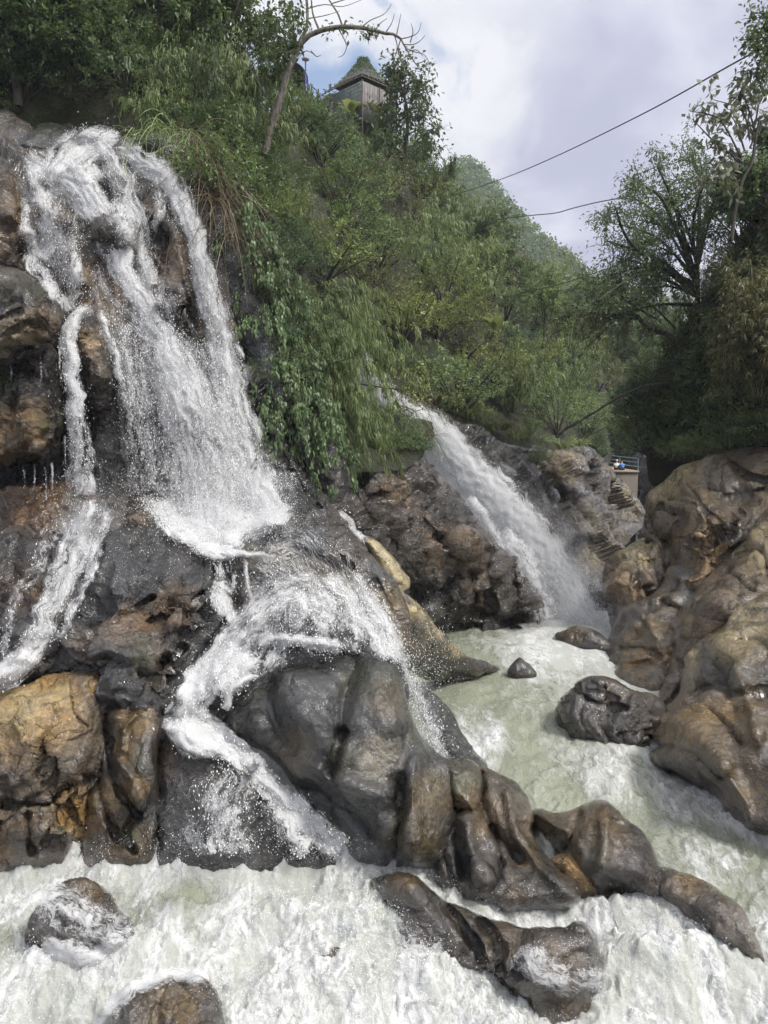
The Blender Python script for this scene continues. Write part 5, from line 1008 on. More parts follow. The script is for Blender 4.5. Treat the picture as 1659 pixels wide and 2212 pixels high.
def two(root, wood, woodname, woodmat, fol, folname, folmat):
    o = np.array(root.location)
    if wood.n: wood.build(woodname, woodmat, root)
    if fol.n: fol.build(folname, folmat, root, attr='tone', smooth_shade=False)
    return root

# each kind is built once at the world's origin and then copied out over the slopes
def make_shrub(name, seed, mat, nclump=170, nl=26, L=0.085, Wd=0.036, flat=0.85, lump=0.35, twig=0.42, droop=0.3, nseg=2):
    rs = np.random.RandomState(seed); root = empty(name, (0, 0, 0)); w = MB(); f = MB()
    d = nrm(rs.randn(nclump, 3)); d[:, 2] = np.abs(d[:, 2]) * 1.0 - 0.15; d = nrm(d)
    lob = nrm(rs.randn(7, 3)); lob[:, 2] = np.abs(lob[:, 2])
    rad = 0.62 + lump * np.maximum(0, (d @ lob.T).max(1)) ** 3 + rs.randn(nclump) * 0.10
    rad *= np.where(rs.rand(nclump) < 0.3, 0.62, 1.0)
    C = d * rad[:, None] * np.array([1, 1, flat]) + np.array([0, 0, 0.45])
    for k in range(nclump):
        ax = nrm(d[k] * 0.9 + np.array([0, 0, 0.35]) + rs.randn(3) * 0.35)
        tw = bent(C[k] - ax * twig * 0.5, ax, twig, 0.25, 5, 0.3, rs)
        ti = rs.rand(nl) ** 0.8; idx = ti * 4; i0 = np.minimum(idx.astype(int), 3); fr = (idx - i0)[:, None]
        P = tw[i0] * (1 - fr) + tw[i0 + 1] * fr
        dd = ax * 0.55 + nrm(rs.randn(nl, 3)) * 0.95 + np.array([0, 0, 0.05])
        t0 = rs.choice([0.15, 0.5, 0.85]) + 0.12 * rs.randn()
        V, T, A = leaves(P + dd * 0.02, dd, L * (0.7 + 0.6 * rs.rand(nl)), Wd * (0.7 + 0.6 * rs.rand(nl)), rs, droop, tone=np.clip(t0 + rs.randn(nl) * 0.14, 0, 1), nseg=nseg); f.add(V, T=T, a=A)
        if k % 9 == 0: w.tube(catmull([[0, 0, 0], d[k] * 0.3 + [0, 0, 0.2], C[k]], 4), np.linspace(0.028, 0.008, 9), 5)
    return two(root, w, 'stem', M_BARK, f, 'foliage', mat)
def make_bamboo(name, seed, mat, nculm=16, H=1.6, L=0.15, Wd=0.020, sag=0.55, nodes=11, nl=8, droop=0.9, spread=0.5, twl=0.2):
    rs = np.random.RandomState(seed); root = empty(name, (0, 0, 0)); w = MB(); f = MB()
    for k in range(nculm):
        a = rs.rand() * 6.283; ti = rs.rand() * spread + 0.08
        d0 = nrm(np.array([math.cos(a) * ti, math.sin(a) * ti, 1.0]))
        P = bent(np.array([math.cos(a), math.sin(a), 0]) * 0.14 * rs.rand(), d0, H * (0.65 + 0.5 * rs.rand()), sag * (0.35 + rs.rand()) * (0.4 + ti), 14)
        P += np.array([math.cos(a), math.sin(a), 0]) * (np.linspace(0, 1, 14)[:, None] ** 2) * 0.5 * sag * H * ti
        w.tube(P, np.linspace(0.012, 0.003, 14), 4)
        tk = np.clip(0.45 + 0.2 * rs.randn(), 0, 1)
        for j in range(nodes):
            t = 0.22 + 0.78 * (j + rs.rand()) / nodes; x = min(t * 13, 12.99); i0 = int(x); p = P[i0] + (P[i0 + 1] - P[i0]) * (x - i0)
            ax = nrm(nrm(P[i0 + 1] - P[i0]) * 0.5 + nrm(rs.randn(3)) * 0.9)
            q = p[None] + ax[None] * (rs.rand(nl)[:, None]) * twl
            dd = ax * 0.8 + nrm(rs.randn(nl, 3)) * 0.6 + np.array([0, 0, -0.25])
            V, T, A = leaves(q, dd, L * (0.6 + 0.7 * rs.rand(nl)), Wd * (0.8 + 0.4 * rs.rand(nl)), rs, droop, 0.1, tone=np.clip(tk + rs.randn(nl) * 0.2, 0, 1), nseg=3); f.add(V, T=T, a=A)
    return two(root, w, 'cane', M_CANE, f, 'foliage', mat)
def make_grass(name, seed, mat, n=150, H=1.0, Wd=0.022, spread=0.8, sag=0.9, down=0.0):
    rs = np.random.RandomState(seed); root = empty(name, (0, 0, 0)); f = MB()
    for k in range(n):
        a = rs.rand() * 6.283; ti = spread * (0.15 + rs.rand()); l = H * (0.5 + 0.7 * rs.rand())
        d0 = nrm(np.array([math.cos(a) * ti, math.sin(a) * ti, 1.0 - down]))
        P = bent(np.array([math.cos(a), math.sin(a), 0]) * 0.18 * rs.rand(), d0, l, sag * (0.4 + 0.8 * rs.rand()), 7)
        P += np.array([math.cos(a), math.sin(a), 0]) * (np.linspace(0, 1, 7)[:, None] ** 1.5) * 0.25 * l
        s = nrm(np.cross(nrm(np.gradient(P, axis=0)), np.array([math.cos(a * 3), math.sin(a * 3), 0.5])))
        wd = Wd * np.array([.6, 1, 1, .9, .7, .45, .05])[:, None] * 0.5
        V = np.concatenate([P + s * wd, P - s * wd]); Q = [[i, i + 1, i + 8, i + 7] for i in range(6)]
        f.add(V, Q, a=np.clip(0.5 + 0.25 * rs.randn(), 0, 1))
    me = f.build('foliage', mat, root, attr='tone', smooth_shade=False)
    return root
def branch(rs, w, tips, p, d, L, r, lev, maxlev, ang=0.7, nch=(3, 4), ratio=0.68, up=0.15, wig=0.16, flat=1.0):
    n = 6; P = [np.array(p)]; dd = np.array(d)
    for k in range(n - 1):
        dd = nrm(dd + rs.randn(3) * wig + np.array([0, 0, up * 0.25])); P.append(P[-1] + dd * L / (n - 1))
    P = np.array(P); w.tube(P, np.linspace(r, r * 0.62, n), 7 if lev == 0 else 5 if lev == 1 else 4)
    if lev >= maxlev:
        tips.append((P, dd)); return
    if lev >= maxlev - 1: tips.append((P, dd))
    c = rs.randint(nch[0], nch[1] + 1)
    for k in range(c):
        t = 1.0 if k == 0 else 0.35 + 0.6 * rs.rand(); x = min(t * (n - 1), n - 1.001); i0 = int(x); q = P[i0] + (P[i0 + 1] - P[i0]) * (x - i0)
        v = nrm(np.cross(dd, rs.randn(3))); a = ang * (0.35 if k == 0 else 0.7 + 0.6 * rs.rand())
        e = nrm(dd * math.cos(a) + v * math.sin(a)); e[2] = e[2] * flat + up * 0.5; e = nrm(e)
        branch(rs, w, tips, q, e, L * ratio * (0.8 + 0.4 * rs.rand()), r * (0.66 if k == 0 else 0.5), lev + 1, maxlev, ang, nch, ratio, up, wig, flat)
def tip_leaves(rs, f, tips, nl, L, Wd, droop=0.35, spr=0.06, nseg=2, hang=0.0, keep=1.0, tone0=0.45):
    for P, ax in tips:
        if rs.rand() > keep: continue
        idx = rs.rand(nl) * 4.99; i0 = idx.astype(int); fr = (idx - i0)[:, None]; q = P[i0] * (1 - fr) + P[i0 + 1] * fr + rs.randn(nl, 3) * spr
        dd = ax * 0.5 + nrm(rs.randn(nl, 3)) * 0.9 + np.array([0, 0, -hang])
        t0 = tone0 + 0.2 * rs.randn()
        V, T, A = leaves(q, dd, L * (0.65 + 0.6 * rs.rand(nl)), Wd * (0.65 + 0.6 * rs.rand(nl)), rs, droop, tone=np.clip(t0 + rs.randn(nl) * 0.15, 0, 1), nseg=nseg); f.add(V, T=T, a=A)
def make_tree(name, seed, mat, H=1.0, r=0.03, trunk=0.4, maxlev=4, ang=0.75, nl=26, L=0.04, Wd=0.018, ratio=0.68, up=0.2, nch=(3, 4), lean=(0, 0), bark=None, hang=0.0, keep=1.0, spr=0.02, flat=1.0, tone0=0.45, droop=0.35, nseg=2):
    rs = np.random.RandomState(seed); root = empty(name, (0, 0, 0)); w = MB(); f = MB(); tips = []
    branch(rs, w, tips, np.zeros(3), nrm(np.array([lean[0], lean[1], 1.0])), trunk * H, r * H, 0, maxlev, ang, nch, ratio, up, 0.12, flat)
    tip_leaves(rs, f, tips, nl, L, Wd, droop, spr, nseg, hang, keep, tone0)
    return two(root, w, 'trunk', bark or M_BARK, f, 'crown', mat)
def spawn(proto, loc, s, rz, tilt=(0, 0)):
    r = proto.copy(); COL.objects.link(r); r.location = loc; r.scale = (s, s, s) if np.ndim(s) == 0 else s; r.rotation_euler = (tilt[0], tilt[1], rz)
    for ch in list(proto.children):
        c = ch.copy(); COL.objects.link(c); c.parent = r
    return r
def retire(proto):
    for ch in list(proto.children): bpy.data.objects.remove(ch)
    bpy.data.objects.remove(proto)

PROTO = {
 'shrub_dark': [make_shrub('shrub', 1, L_DARK, L=.075, Wd=.034), make_shrub('shrub', 2, L_DARK, L=.10, Wd=.045, nl=20, nclump=150)],
 'shrub_mid': [make_shrub('shrub', 3, L_MID, L=.065, Wd=.028, nclump=190), make_shrub('shrub', 4, L_MID, L=.095, Wd=.040, nclump=150, nl=22), make_shrub('shrub', 5, L_MID, L=.055, Wd=.022, nclump=200, nl=30, flat=1.1)],
 'shrub_lime': [make_shrub('shrub', 6, L_LIME, L=.070, Wd=.032, nclump=170)],
 'shrub_cool': [make_shrub('shrub', 7, L_COOL, L=.11, Wd=.045, nclump=130, nl=22), make_shrub('shrub', 8, L_COOL, L=.07, Wd=.03, nclump=180)],
 'shrub_olive': [make_shrub('shrub', 9, L_OLIVE, L=.07, Wd=.026, nclump=150)],
 'bamboo': [make_bamboo('bamboo_clump', 11, L_BAMB), make_bamboo('bamboo_clump', 12, L_BAMB, nculm=20, H=1.9, sag=.7)],
 'bamboo_mid': [make_bamboo('bamboo_clump', 13, L_MID, nculm=24, L=.13, Wd=.018, nl=9)],
 'bamboo_gold': [make_bamboo('bamboo_clump', 14, L_GOLD, nculm=18, sag=.3, L=.11, droop=.55, nodes=14)],
 'bamboo_dark': [make_bamboo('bamboo_clump', 15, L_DARK, nculm=24, L=.12, Wd=.02, nl=9)],
 'grass': [make_grass('grass_tussock', 21, L_BAMB), make_grass('grass_tussock', 22, L_MID, n=180, H=1.2)],
 'grass_dry': [make_grass('grass_tussock', 23, L_DRY, n=160, H=1.3)],
 'tree_dark': [make_tree('tree', 31, L_DARK, r=.028, maxlev=4, nl=30, L=.042, Wd=.020), make_tree('tree', 32, L_DARK, r=.03, maxlev=4, nl=26, L=.05, Wd=.024, lean=(.2, 0))],
 'tree_mid': [make_tree('tree', 33, L_MID, r=.026, maxlev=4, nl=26, L=.04, Wd=.018)],
 'tree_slim': [make_tree('tree', 34, L_DARK, r=.018, trunk=.5, maxlev=4, ang=.85, ratio=.55, nl=20, L=.038, Wd=.018, up=.12), make_tree('tree', 36, L_MID, r=.018, trunk=.55, maxlev=4, ang=.8, ratio=.55, nl=20, L=.034, Wd=.016, up=.2)],
 'fern': [make_shrub('fern', 41, L_COOL, nclump=60, nl=34, L=.10, Wd=.022, twig=.9, flat=.6, droop=.5, nseg=3)],
}
KIND_WORDS = {'shrub_dark': ('dark leafy shrub', 'shrub'), 'shrub_mid': ('green leafy shrub', 'shrub'), 'shrub_lime': ('yellow-green leafy shrub', 'shrub'), 'shrub_cool': ('blue-green broad-leaved shrub', 'shrub'), 'shrub_olive': ('olive brownish shrub', 'shrub'),
 'bamboo': ('light green bamboo clump', 'bamboo'), 'bamboo_mid': ('green feathery bamboo clump', 'bamboo'), 'bamboo_gold': ('yellowed bamboo clump', 'bamboo'), 'bamboo_dark': ('dark feathery bamboo clump', 'bamboo'), 'grass': ('tussock of long green grass', 'grass tussock'), 'grass_dry': ('tussock of dry tan grass', 'grass tussock'),
 'tree_dark': ('dark bushy tree', 'tree'), 'tree_mid': ('green bushy tree', 'tree'), 'tree_slim': ('slender loose-crowned tree', 'tree'), 'fern': ('spreading fern', 'fern')}
MARKS = [(785,215,'the thatched hut'),(620,180,'the dark domed shelter'),(660,150,'the lamp pole'),(150,295,'the tall waterfall brink'),(210,230,'the pale notch rock'),(450,430,'the hanging dry grass'),(740,80,'the arching bare branch'),(900,270,'the slender hut-side tree'),(800,880,'the hanging bamboo'),(800,790,'the second waterfall head'),(930,920,'the second waterfall lip'),(1010,380,'the mountain peak'),(1160,640,'the lone slope tree'),(1345,1000,'the viewing platform'),(1420,500,'the round-crowned tree'),(1580,270,'the large-leaved branch'),(1640,120,'the corner bough'),(1350,690,'the overhanging limb'),(1500,1000,'the huge tan boulder'),(1210,600,'the lowest cable'),(1060,440,'the middle cable'),(560,620,'the dark cliff edge'),(700,1000,'the brown rock wall'),(1150,985,'the gorge wall'),(80,100,'the dark brink canopy'),(500,150,'the sky gap'),(1630,720,'the yellowed bamboo'),(1080,760,'the lone banana plant')]
LABELS = {}
PLANTS = []
def describe(o, kind, px, py, size, depth):
    w, cat = KIND_WORDS[kind]
    best = sorted(((math.hypot(px - m[0], py - m[1]), m) for m in MARKS), key=lambda t: t[0])
    szs = ('small', 'medium-sized', 'big'); sz = szs[0 if size < 1.25 else 1 if size < 1.8 else 2]
    cands = []
    for dist, m in best[:6]:
        dx, dy = px - m[0], py - m[1]
        if abs(dy) > 1.6 * abs(dx): rel = 'above' if dy < 0 else 'below'
        elif abs(dx) > 1.6 * abs(dy): rel = 'uphill of' if (dx < 0) == (px < 1350) else 'gorge-side of'
        else: rel = ('above and ' if dy < 0 else 'below and ') + ('uphill of' if (dx < 0) == (px < 1350) else 'gorge-side of')
        far = 'just ' if dist < 70 else '' if dist < 170 else 'well '
        cands.append(f'{sz} {w} {far}{rel} {m[2]}')
    for c in cands:
        if c not in LABELS: break
    else: c = cands[0]
    LABELS[c] = LABELS.get(c, 0) + 1
    tag(o, c, cat, {'tree': 'trees on the slopes', 'bamboo': 'bamboo clumps on the slopes', 'grass tussock': 'grass tussocks along the rock edges', 'fern': 'ferns on the rocks'}.get(cat, 'shrubs covering the slopes'))
    PLANTS.append(o)
PR = random.Random(7)
def put(kind, px, py, D, s, tilt=0.15):
    P = at(px, py, D)
    o = spawn(PR.choice(PROTO[kind]), P, s, PR.random() * 6.28, (PR.uniform(-tilt, tilt), PR.uniform(-tilt, tilt)))
    describe(o, kind, px, py - s * 0.6 / D * F_, s, D); return o
def scatter(poly, dfun, n, kinds, srange, mind, seed, keep_off=(), lift=0.0, fwd=0.3, grow=True):
    """plants over one stretch of slope, farther apart than mind (in metres, seen from the front)"""
    R = random.Random(seed); pts = []; tries = 0; xs = [p[0] for p in poly]; ys = [p[1] for p in poly]
    names = [k for k, w in kinds for _ in range(w)]
    while len(pts) < n and tries < n * 80:
        tries += 1; x = R.uniform(min(xs), max(xs)); y = R.uniform(min(ys), max(ys))
        if not in_poly(np.array([x]), np.array([y]), poly)[0]: continue
        if any(in_poly(np.array([x]), np.array([y]), k)[0] for k in keep_off): continue
        D = float(dfun(x, y)) - fwd; mpp = D / F_
        if any(math.hypot(x - a, y - b) * mpp < mind for a, b in pts): continue
        pts.append((x, y)); s = R.uniform(*srange) * ((D / 30) ** 0.5 if grow else 1)
        put(R.choice(names), x, y + lift, D, s)

F2KEEP = [(690,690),(770,690),(880,800),(960,880),(940,980),(860,950),(760,880),(700,800)]
HUTKEEP = [(690,140),(850,140),(850,300),(690,290)]
# open middle slope
scatter([(560,330),(640,300),(720,330),(840,350),(940,440),(1040,540),(1110,610),(1180,700),(1250,760),(1290,860),(1300,950),(1220,960),(1100,950),(980,900),(900,860),(820,760),(740,700),(660,720),(600,640),(540,500)], D_HILL, 150,
        [('shrub_mid',4),('shrub_lime',3),('shrub_dark',1),('bamboo',2),('bamboo_mid',3),('shrub_olive',1),('shrub_cool',1)], (1.2,2.2), 1.55, 1, [F2KEEP])
scatter([(640,290),(720,310),(850,320),(960,440),(1080,560),(1150,640),(1050,640),(900,520),(760,420)], D_HILL, 22, [('shrub_lime',3),('bamboo',2),('shrub_mid',2),('bamboo_mid',2)], (1.1,1.8), 2.0, 2)
# shaded spur between the falls
scatter([(400,300),(560,300),(630,420),(640,620),(670,740),(660,950),(620,900),(560,720),(500,540),(430,380)], D_HILL, 44, [('shrub_dark',3),('shrub_cool',3),('shrub_mid',2),('bamboo_dark',1),('fern',1)], (0.7,1.35), 0.75, 3, grow=False)
# above the tall fall: bamboo thicket and dark trees
scatter([(270,200),(420,210),(560,250),(640,290),(600,360),(480,330),(300,300)], D_HILL, 26, [('bamboo_mid',3),('bamboo_dark',2),('bamboo',1),('shrub_dark',1)], (1.1,1.9), 0.9, 4, grow=False, fwd=0.8)
scatter([(-60,150),(100,180),(110,250),(-60,260)], D_HILL, 12, [('shrub_dark',3),('bamboo_dark',1)], (1.0,1.7), 1.0, 5, grow=False)
scatter([(-100,-40),(280,-40),(330,120),(250,190),(80,160),(-100,150)], D_HILL, 22, [('shrub_dark',3),('bamboo_dark',1),('shrub_mid',1)], (1.4,2.2), 1.1, 6, grow=False, fwd=0.7)
# gorge behind the platform and the far bank
scatter([(1180,660),(1300,665),(1480,700),(1500,960),(1430,1000),(1390,975),(1320,975),(1260,900)], D_GORGE, 44, [('shrub_mid',3),('shrub_cool',2),('bamboo_mid',1),('shrub_dark',1)], (1.7,2.7), 2.6, 7)
scatter([(1400,880),(1450,780),(1550,660),(1610,520),(1690,430),(1780,380),(1780,1000),(1650,990),(1540,990),(1430,1010)], D_RB, 62, [('shrub_dark',3),('bamboo_dark',3),('bamboo_mid',2),('shrub_mid',2),('shrub_cool',1)], (1.0,1.9), 1.15, 8, grow=False)  # dark kinds carry this backlit bank's shade in their leaf colour
# along the rock edges
for (x, y, D, s, k) in ((960,880,33,1.0,'grass'),(1010,905,34,1.1,'grass'),(1060,930,35,1.1,'grass'),(1110,950,36.5,1.1,'grass'),(1160,965,38,1.1,'grass'),(1210,968,40,1.2,'grass'),(1250,965,43,1.2,'grass'),(1280,975,47,1.2,'shrub_dark'),(1300,990,50,.8,'shrub_dark'),(940,870,32.5,.8,'grass_dry'),(1085,930,35,.9,'grass_dry'),(980,890,33.5,.9,'bamboo'),(1035,910,34,.9,'bamboo'),(1140,950,37,.9,'bamboo'),
                         (1520,975,28.6,1.0,'grass'),(1570,965,28,1.0,'grass'),(1610,960,27.6,1.1,'grass'),(1500,990,28.8,.8,'shrub_mid'),(1640,965,27.2,.9,'shrub_dark'),(1560,940,28.4,1.1,'grass'),(1480,1000,29,.7,'fern'),
                         (10,850,17.6,.35,'fern'),(-10,830,17.7,.4,'shrub_dark'),(905,1055,26.3,.35,'grass'),(1160,1005,34.5,.6,'shrub_mid'),
                         (640,980,19.6,.5,'fern'),(680,960,20.4,.5,'shrub_cool'),(600,880,19.6,.5,'fern'),(660,900,20.2,.55,'shrub_dark'),(720,990,21.6,.5,'shrub_cool'),(560,790,19.7,.5,'fern'),(850,985,26.2,.7,'shrub_dark'),(890,985,27.3,.7,'shrub_cool'),(870,960,27.6,.8,'grass'),(820,960,26,.8,'grass'),(900,960,28.6,.8,'grass_dry')):
    put(k, x, y, D, s, 0.1)
scatter([(1385,860),(1420,800),(1450,860),(1470,960),(1430,1010),(1390,980)], D_RB, 14, [('shrub_mid',3),('shrub_cool',2),('grass',1)], (.8,1.4), .8, 9, grow=False, fwd=.9)
scatter([(1430,940),(1480,900),(1580,880),(1700,900),(1700,970),(1560,985),(1460,1010)], D_RB, 18, [('shrub_mid',3),('grass',2),('shrub_dark',2)], (.7,1.2), .8, 10, grow=False, fwd=.8)
scatter([(1500,720),(1590,560),(1660,440),(1760,400),(1760,900),(1560,900),(1470,860)], D_RB, 46, [('shrub_dark',3),('bamboo_dark',2),('shrub_mid',2),('bamboo_mid',2),('shrub_olive',1)], (.9,1.6), .95, 11, grow=False, fwd=1.1)
# trees of the dark canopy, the lone tree of the slope, the far bank
for (x, y, D, s, k) in ((40,230,24.6,5.2,'tree_dark'),(150,215,25.2,4.6,'tree_dark'),(-60,200,24,5.5,'tree_dark'),(255,215,25.6,4.4,'tree_mid'),(330,205,26.2,4.8,'tree_dark'),(90,130,25.6,4.6,'tree_dark'),(395,225,26.6,4.8,'tree_slim'),(440,230,27,5.4,'tree_slim'),(490,240,27.6,5.0,'tree_slim'),(365,120,28,4.6,'tree_dark'),(550,262,28.5,5.6,'tree_slim'),(300,60,28,4.4,'tree_mid'),
                         (1165,800,52,6.2,'tree_slim'),(1110,650,60,5.0,'tree_mid'),(1060,560,62,4.2,'tree_mid'),(960,450,60,4.0,'tree_mid'),(1230,760,60,5,'tree_mid'),
                         (1640,580,28.5,4.2,'tree_dark'),(1680,620,27,5.4,'tree_dark'),(1640,470,28.5,3.6,'tree_dark')):
    put(k, x, y, D, s, 0.08)
for (x, y, D, s) in ((1600,780,25.4,1.9),(1650,760,25,2.0),(1690,830,24.6,2.0),(1560,830,26.4,1.5),(1640,860,25.2,1.7),(1610,690,26,1.6)):
    put('bamboo_gold', x, y, D, s, 0.1)
for p in [p for v in PROTO.values() for p in v]: retire(p)

# ------------------------------------------------------------------ plants that stand out
def lineto(px, py, D, n=6): return catmull(at(np.array(px, float), np.array(py, float), np.array(D, float)), n)
def grown(name, label, cat, base, woodmat, folmat, woodname='trunk', folname='crown', group=None):
    r = empty(name, base); tag(r, label, cat, group); return r, MB(), MB(), np.random.RandomState(abs(hash(label)) % 1000 if False else len(label) * 7 + 3)
# bare arching tree over the sky
r, w, f, rs = grown('tree', 'mostly bare tree whose pale trunk arches out over the sky towards the hut', 'tree', at(575, 330, 25.5), M_BARKP, L_DARK)
A = lambda pts, r0, r1, D=25.5, s=6: w.tube(lineto([p[0] for p in pts], [p[1] for p in pts], [p[2] if len(p) > 2 else D for p in pts]), np.linspace(r0, r1, (len(pts) - 1) * 6 + 1), s)
A([(572,335),(580,290),(596,240),(612,190),(628,140),(646,100),(668,76)], .13, .085, s=8)
A([(668,76),(700,64),(740,58),(780,60),(810,66),(832,72),(850,74),(866,84)], .08, .035)
A([(866,84),(874,100),(886,120),(898,138),(906,150)], .028, .010)
A([(640,110),(650,84),(662,60),(664,20),(660,-20)], .065, .04); A([(690,66),(676,30),(672,-10)], .04, .02); A([(740,58),(730,30),(716,8),(700,-20)], .035, .018)
for pts in ([(866,84),(890,78),(904,68),(910,48)],[(872,96),(892,96),(908,88),(918,76)],[(876,104),(896,112),(916,118),(928,136)],[(880,112),(900,108),(914,122)],[(898,138),(912,134),(924,126)],[(856,78),(862,50),(866,30)],[(832,72),(846,50),(852,30)],[(810,66),(822,50),(836,40)],[(780,60),(800,44),(830,30),(846,8)],[(852,76),(858,100),(852,126),(846,136)],[(866,84),(860,110),(870,140),(880,170)],[(730,60),(748,96),(742,118),(730,124)],[(660,20),(700,10),(740,14),(780,0)],[(716,8),(760,-6),(800,-20)],[(664,40),(700,34),(734,24)],[(886,92),(892,70),(888,50)],[(672,110),(684,122),(694,118)],[(642,120),(662,110),(676,116)]):
    A(pts, .020, .007, s=4)
tips = []
for (x, y) in ((600,60),(620,40),(640,20),(590,110),(610,130),(630,90),(580,60),(570,110),(650,50),(600,160),(620,10),(576,30),(560,70),(584,150)):
    p0 = at(640, 100, 25.5); p1 = at(x, y, 25.5 + rs.randn() * .4); br = catmull([p0, (p0 + p1) / 2 + rs.randn(3) * .1, p1], 3)[:6]; w.tube(br, np.linspace(.03, .01, len(br)), 4); tips += [(br[-6:] if len(br) >= 6 else np.resize(br, (6, 3)), nrm(p1 - p0))] 
    for q in range(3): tips.append((p1[None] + np.cumsum(rs.randn(6, 3) * .08, 0), nrm(rs.randn(3))))
for k in range(12): p = at(700 + rs.rand() * 110, 62 + rs.rand() * 14, 25.5); tips.append((p[None] + np.cumsum(rs.randn(6, 3) * .03, 0), nrm(rs.randn(3)))) if k < 5 else None
tip_leaves(rs, f, tips, 26, .18, .08, .5, .10, hang=.3, tone0=.35)
two(r, w, 'trunk', M_BARKP, f, 'crown', L_DARK)
# slender tree next to the hut
def trunk_tree(name, label, pts, r0, r1, D, limbs, leafmat, nl, L, Wd, bark=None, spr=.12, hang=0.1, tone0=.4, sub=5, nseg=2, seed=3, subL=.9):
    r = empty(name, at(pts[0][0], pts[0][1], D)); tag(r, label, 'tree'); w = MB(); f = MB(); rs = np.random.RandomState(seed); tips = []
    P = lineto([p[0] for p in pts], [p[1] for p in pts], [D] * len(pts)); w.tube(P, np.linspace(r0, r1, len(P)), 8)
    for (x0, y0, x1, y1, rr) in limbs:
        a = at(x0, y0, D); b = at(x1, y1, D + rs.randn() * 0.9 * np.hypot(x1 - x0, y1 - y0) / F_ * D * .6); m = (a + b) / 2 + np.array([0, 0, .12]) * np.linalg.norm(b - a) + rs.randn(3) * .06 * np.linalg.norm(b - a)
        br = catmull([a, m, b], 6); w.tube(br, np.linspace(rr, rr * .3, len(br)), 5)
        for k in range(sub):
            i = rs.randint(4, len(br)); q = br[i]; d = nrm(nrm(b - a) * .6 + rs.randn(3) * .8 + np.array([0, 0, .2])); l = subL * (0.5 + rs.rand()) ; tw = bent(q, d, l, .15, 6, .25, rs); w.tube(tw, np.linspace(.018, .006, 6) * (r0 / .12 if r0 < .12 else 1), 4); tips.append((tw, d))
            d2 = nrm(d + rs.randn(3) * .7); t2 = bent(tw[3], d2, l * .7, .15, 6, .25, rs); w.tube(t2, np.linspace(.012, .005, 6), 4); tips.append((t2, d2))
    tip_leaves(rs, f, tips, nl, L, Wd, .4, spr, nseg, hang, 1.0, tone0)
    two(r, w, 'trunk', bark or M_BARK, f, 'crown', leafmat)
lim = []
rs = np.random.RandomState(4)
for k in range(20):
    y0 = 178 + k * 9.5; sp_ = (1 if k % 2 else -1) * (12 + 62 * min(1, (k + 2) / 13) * (0.6 + .5 * rs.rand())); 
    if k % 2 == 0: sp_ *= .55
    lim.append((868 + 6 * math.sin(k), y0, 868 + sp_, y0 - 18 + 12 * rs.rand(), .05))
lim += [(866,170,862,152,.03),(868,180,880,158,.03)]
trunk_tree('tree', 'slender loose tree standing against the sky beside the hut', [(870,400),(872,340),(880,280),(878,230),(868,190),(862,156)], .16, .04, 48, lim, L_DARK, 22, .32, .14, spr=.2, seed=5, sub=4, subL=.9)
# round-crowned tree of the far bank with its fan of limbs
lim = [(1505,640,1310,520,.10),(1505,640,1300,600,.09),(1500,620,1330,450,.10),(1500,600,1370,400,.10),(1500,590,1420,360,.10),(1505,590,1470,345,.10),(1508,600,1520,400,.08),(1505,640,1290,650,.08),(1510,660,1300,690,.08),(1505,560,1400,480,.07),(1504,560,1440,430,.07),(1506,580,1540,460,.07),(1500,610,1350,560,.07),(1505,640,1380,640,.06),(1500,600,1390,520,.06),(1510,560,1500,360,.07),(1506,620,1330,620,.07),(1504,610,1316,480,.07),(1502,600,1350,420,.07),(1510,570,1560,400,.06)]
trunk_tree('tree', 'round-crowned tree on the far bank with its fan of limbs against the sky', [(1522,860),(1516,760),(1508,680),(1506,600),(1502,540)], .17, .07, 31, lim, L_DARK, 27, .18, .066, spr=.15, seed=8, sub=14, tone0=.6, subL=1.0)
# limb hanging over the gorge
lim = [(1460,710,1340,640,.05),(1420,690,1300,640,.05),(1400,680,1290,660,.05),(1380,690,1300,700,.04),(1440,720,1350,760,.04),(1360,690,1260,680,.04),(1320,690,1230,660,.04),(1340,690,1240,700,.04),(1380,680,1330,730,.04),(1500,740,1440,790,.04),(1300,690,1210,690,.03),(1330,690,1280,740,.03)]
trunk_tree('tree', 'crooked leaning tree reaching its olive branches across the gorge', [(1530,800),(1480,760),(1440,722),(1400,710),(1370,680),(1320,680),(1270,672)], .15, .04, 32, lim, L_OLIVE, 26, .17, .065, spr=.13, seed=9, sub=5, tone0=.5)
trunk_tree('tree', 'fallen thin trunk bending down across the gorge mouth', [(1560,835),(1480,828),(1400,832),(1330,862),(1270,900),(1210,935)], .07, .03, 31, [(1400,832,1420,870,.02),(1350,850,1340,880,.02)], L_DARK, 4, .12, .05, seed=10, sub=1)
# large-leaved branches at the top of the far bank
lim = [(1600,350,1500,262,.04),(1600,340,1490,240,.03),(1620,300,1540,215,.03),(1625,300,1640,200,.03),(1590,380,1520,350,.03),(1600,360,1540,320,.03),(1620,320,1680,240,.03),(1610,330,1570,240,.03),(1630,280,1600,200,.03),(1600,400,1560,390,.02)]
trunk_tree('tree', 'crooked tree with large glossy grey-green leaves above the far bank', [(1580,520),(1590,440),(1604,390),(1624,350),(1632,300),(1640,260)], .06, .03, 22, lim, L_GREY, 11, .26, .13, spr=.10, seed=11, sub=3, hang=.5, tone0=.6, subL=.55)
lim = [(1700,60,1640,70,.03),(1700,80,1620,100,.03),(1700,100,1630,150,.03),(1710,60,1650,40,.03),(1700,90,1640,120,.03),(1700,120,1640,170,.03)]
trunk_tree('tree', 'dark leafy bough poking in at the top corner beside the cable', [(1760,300),(1740,200),(1715,120),(1700,60)], .09, .04, 18, lim, L_DARK, 22, .13, .06, spr=.10, seed=12, sub=5, tone0=.2, subL=.4)
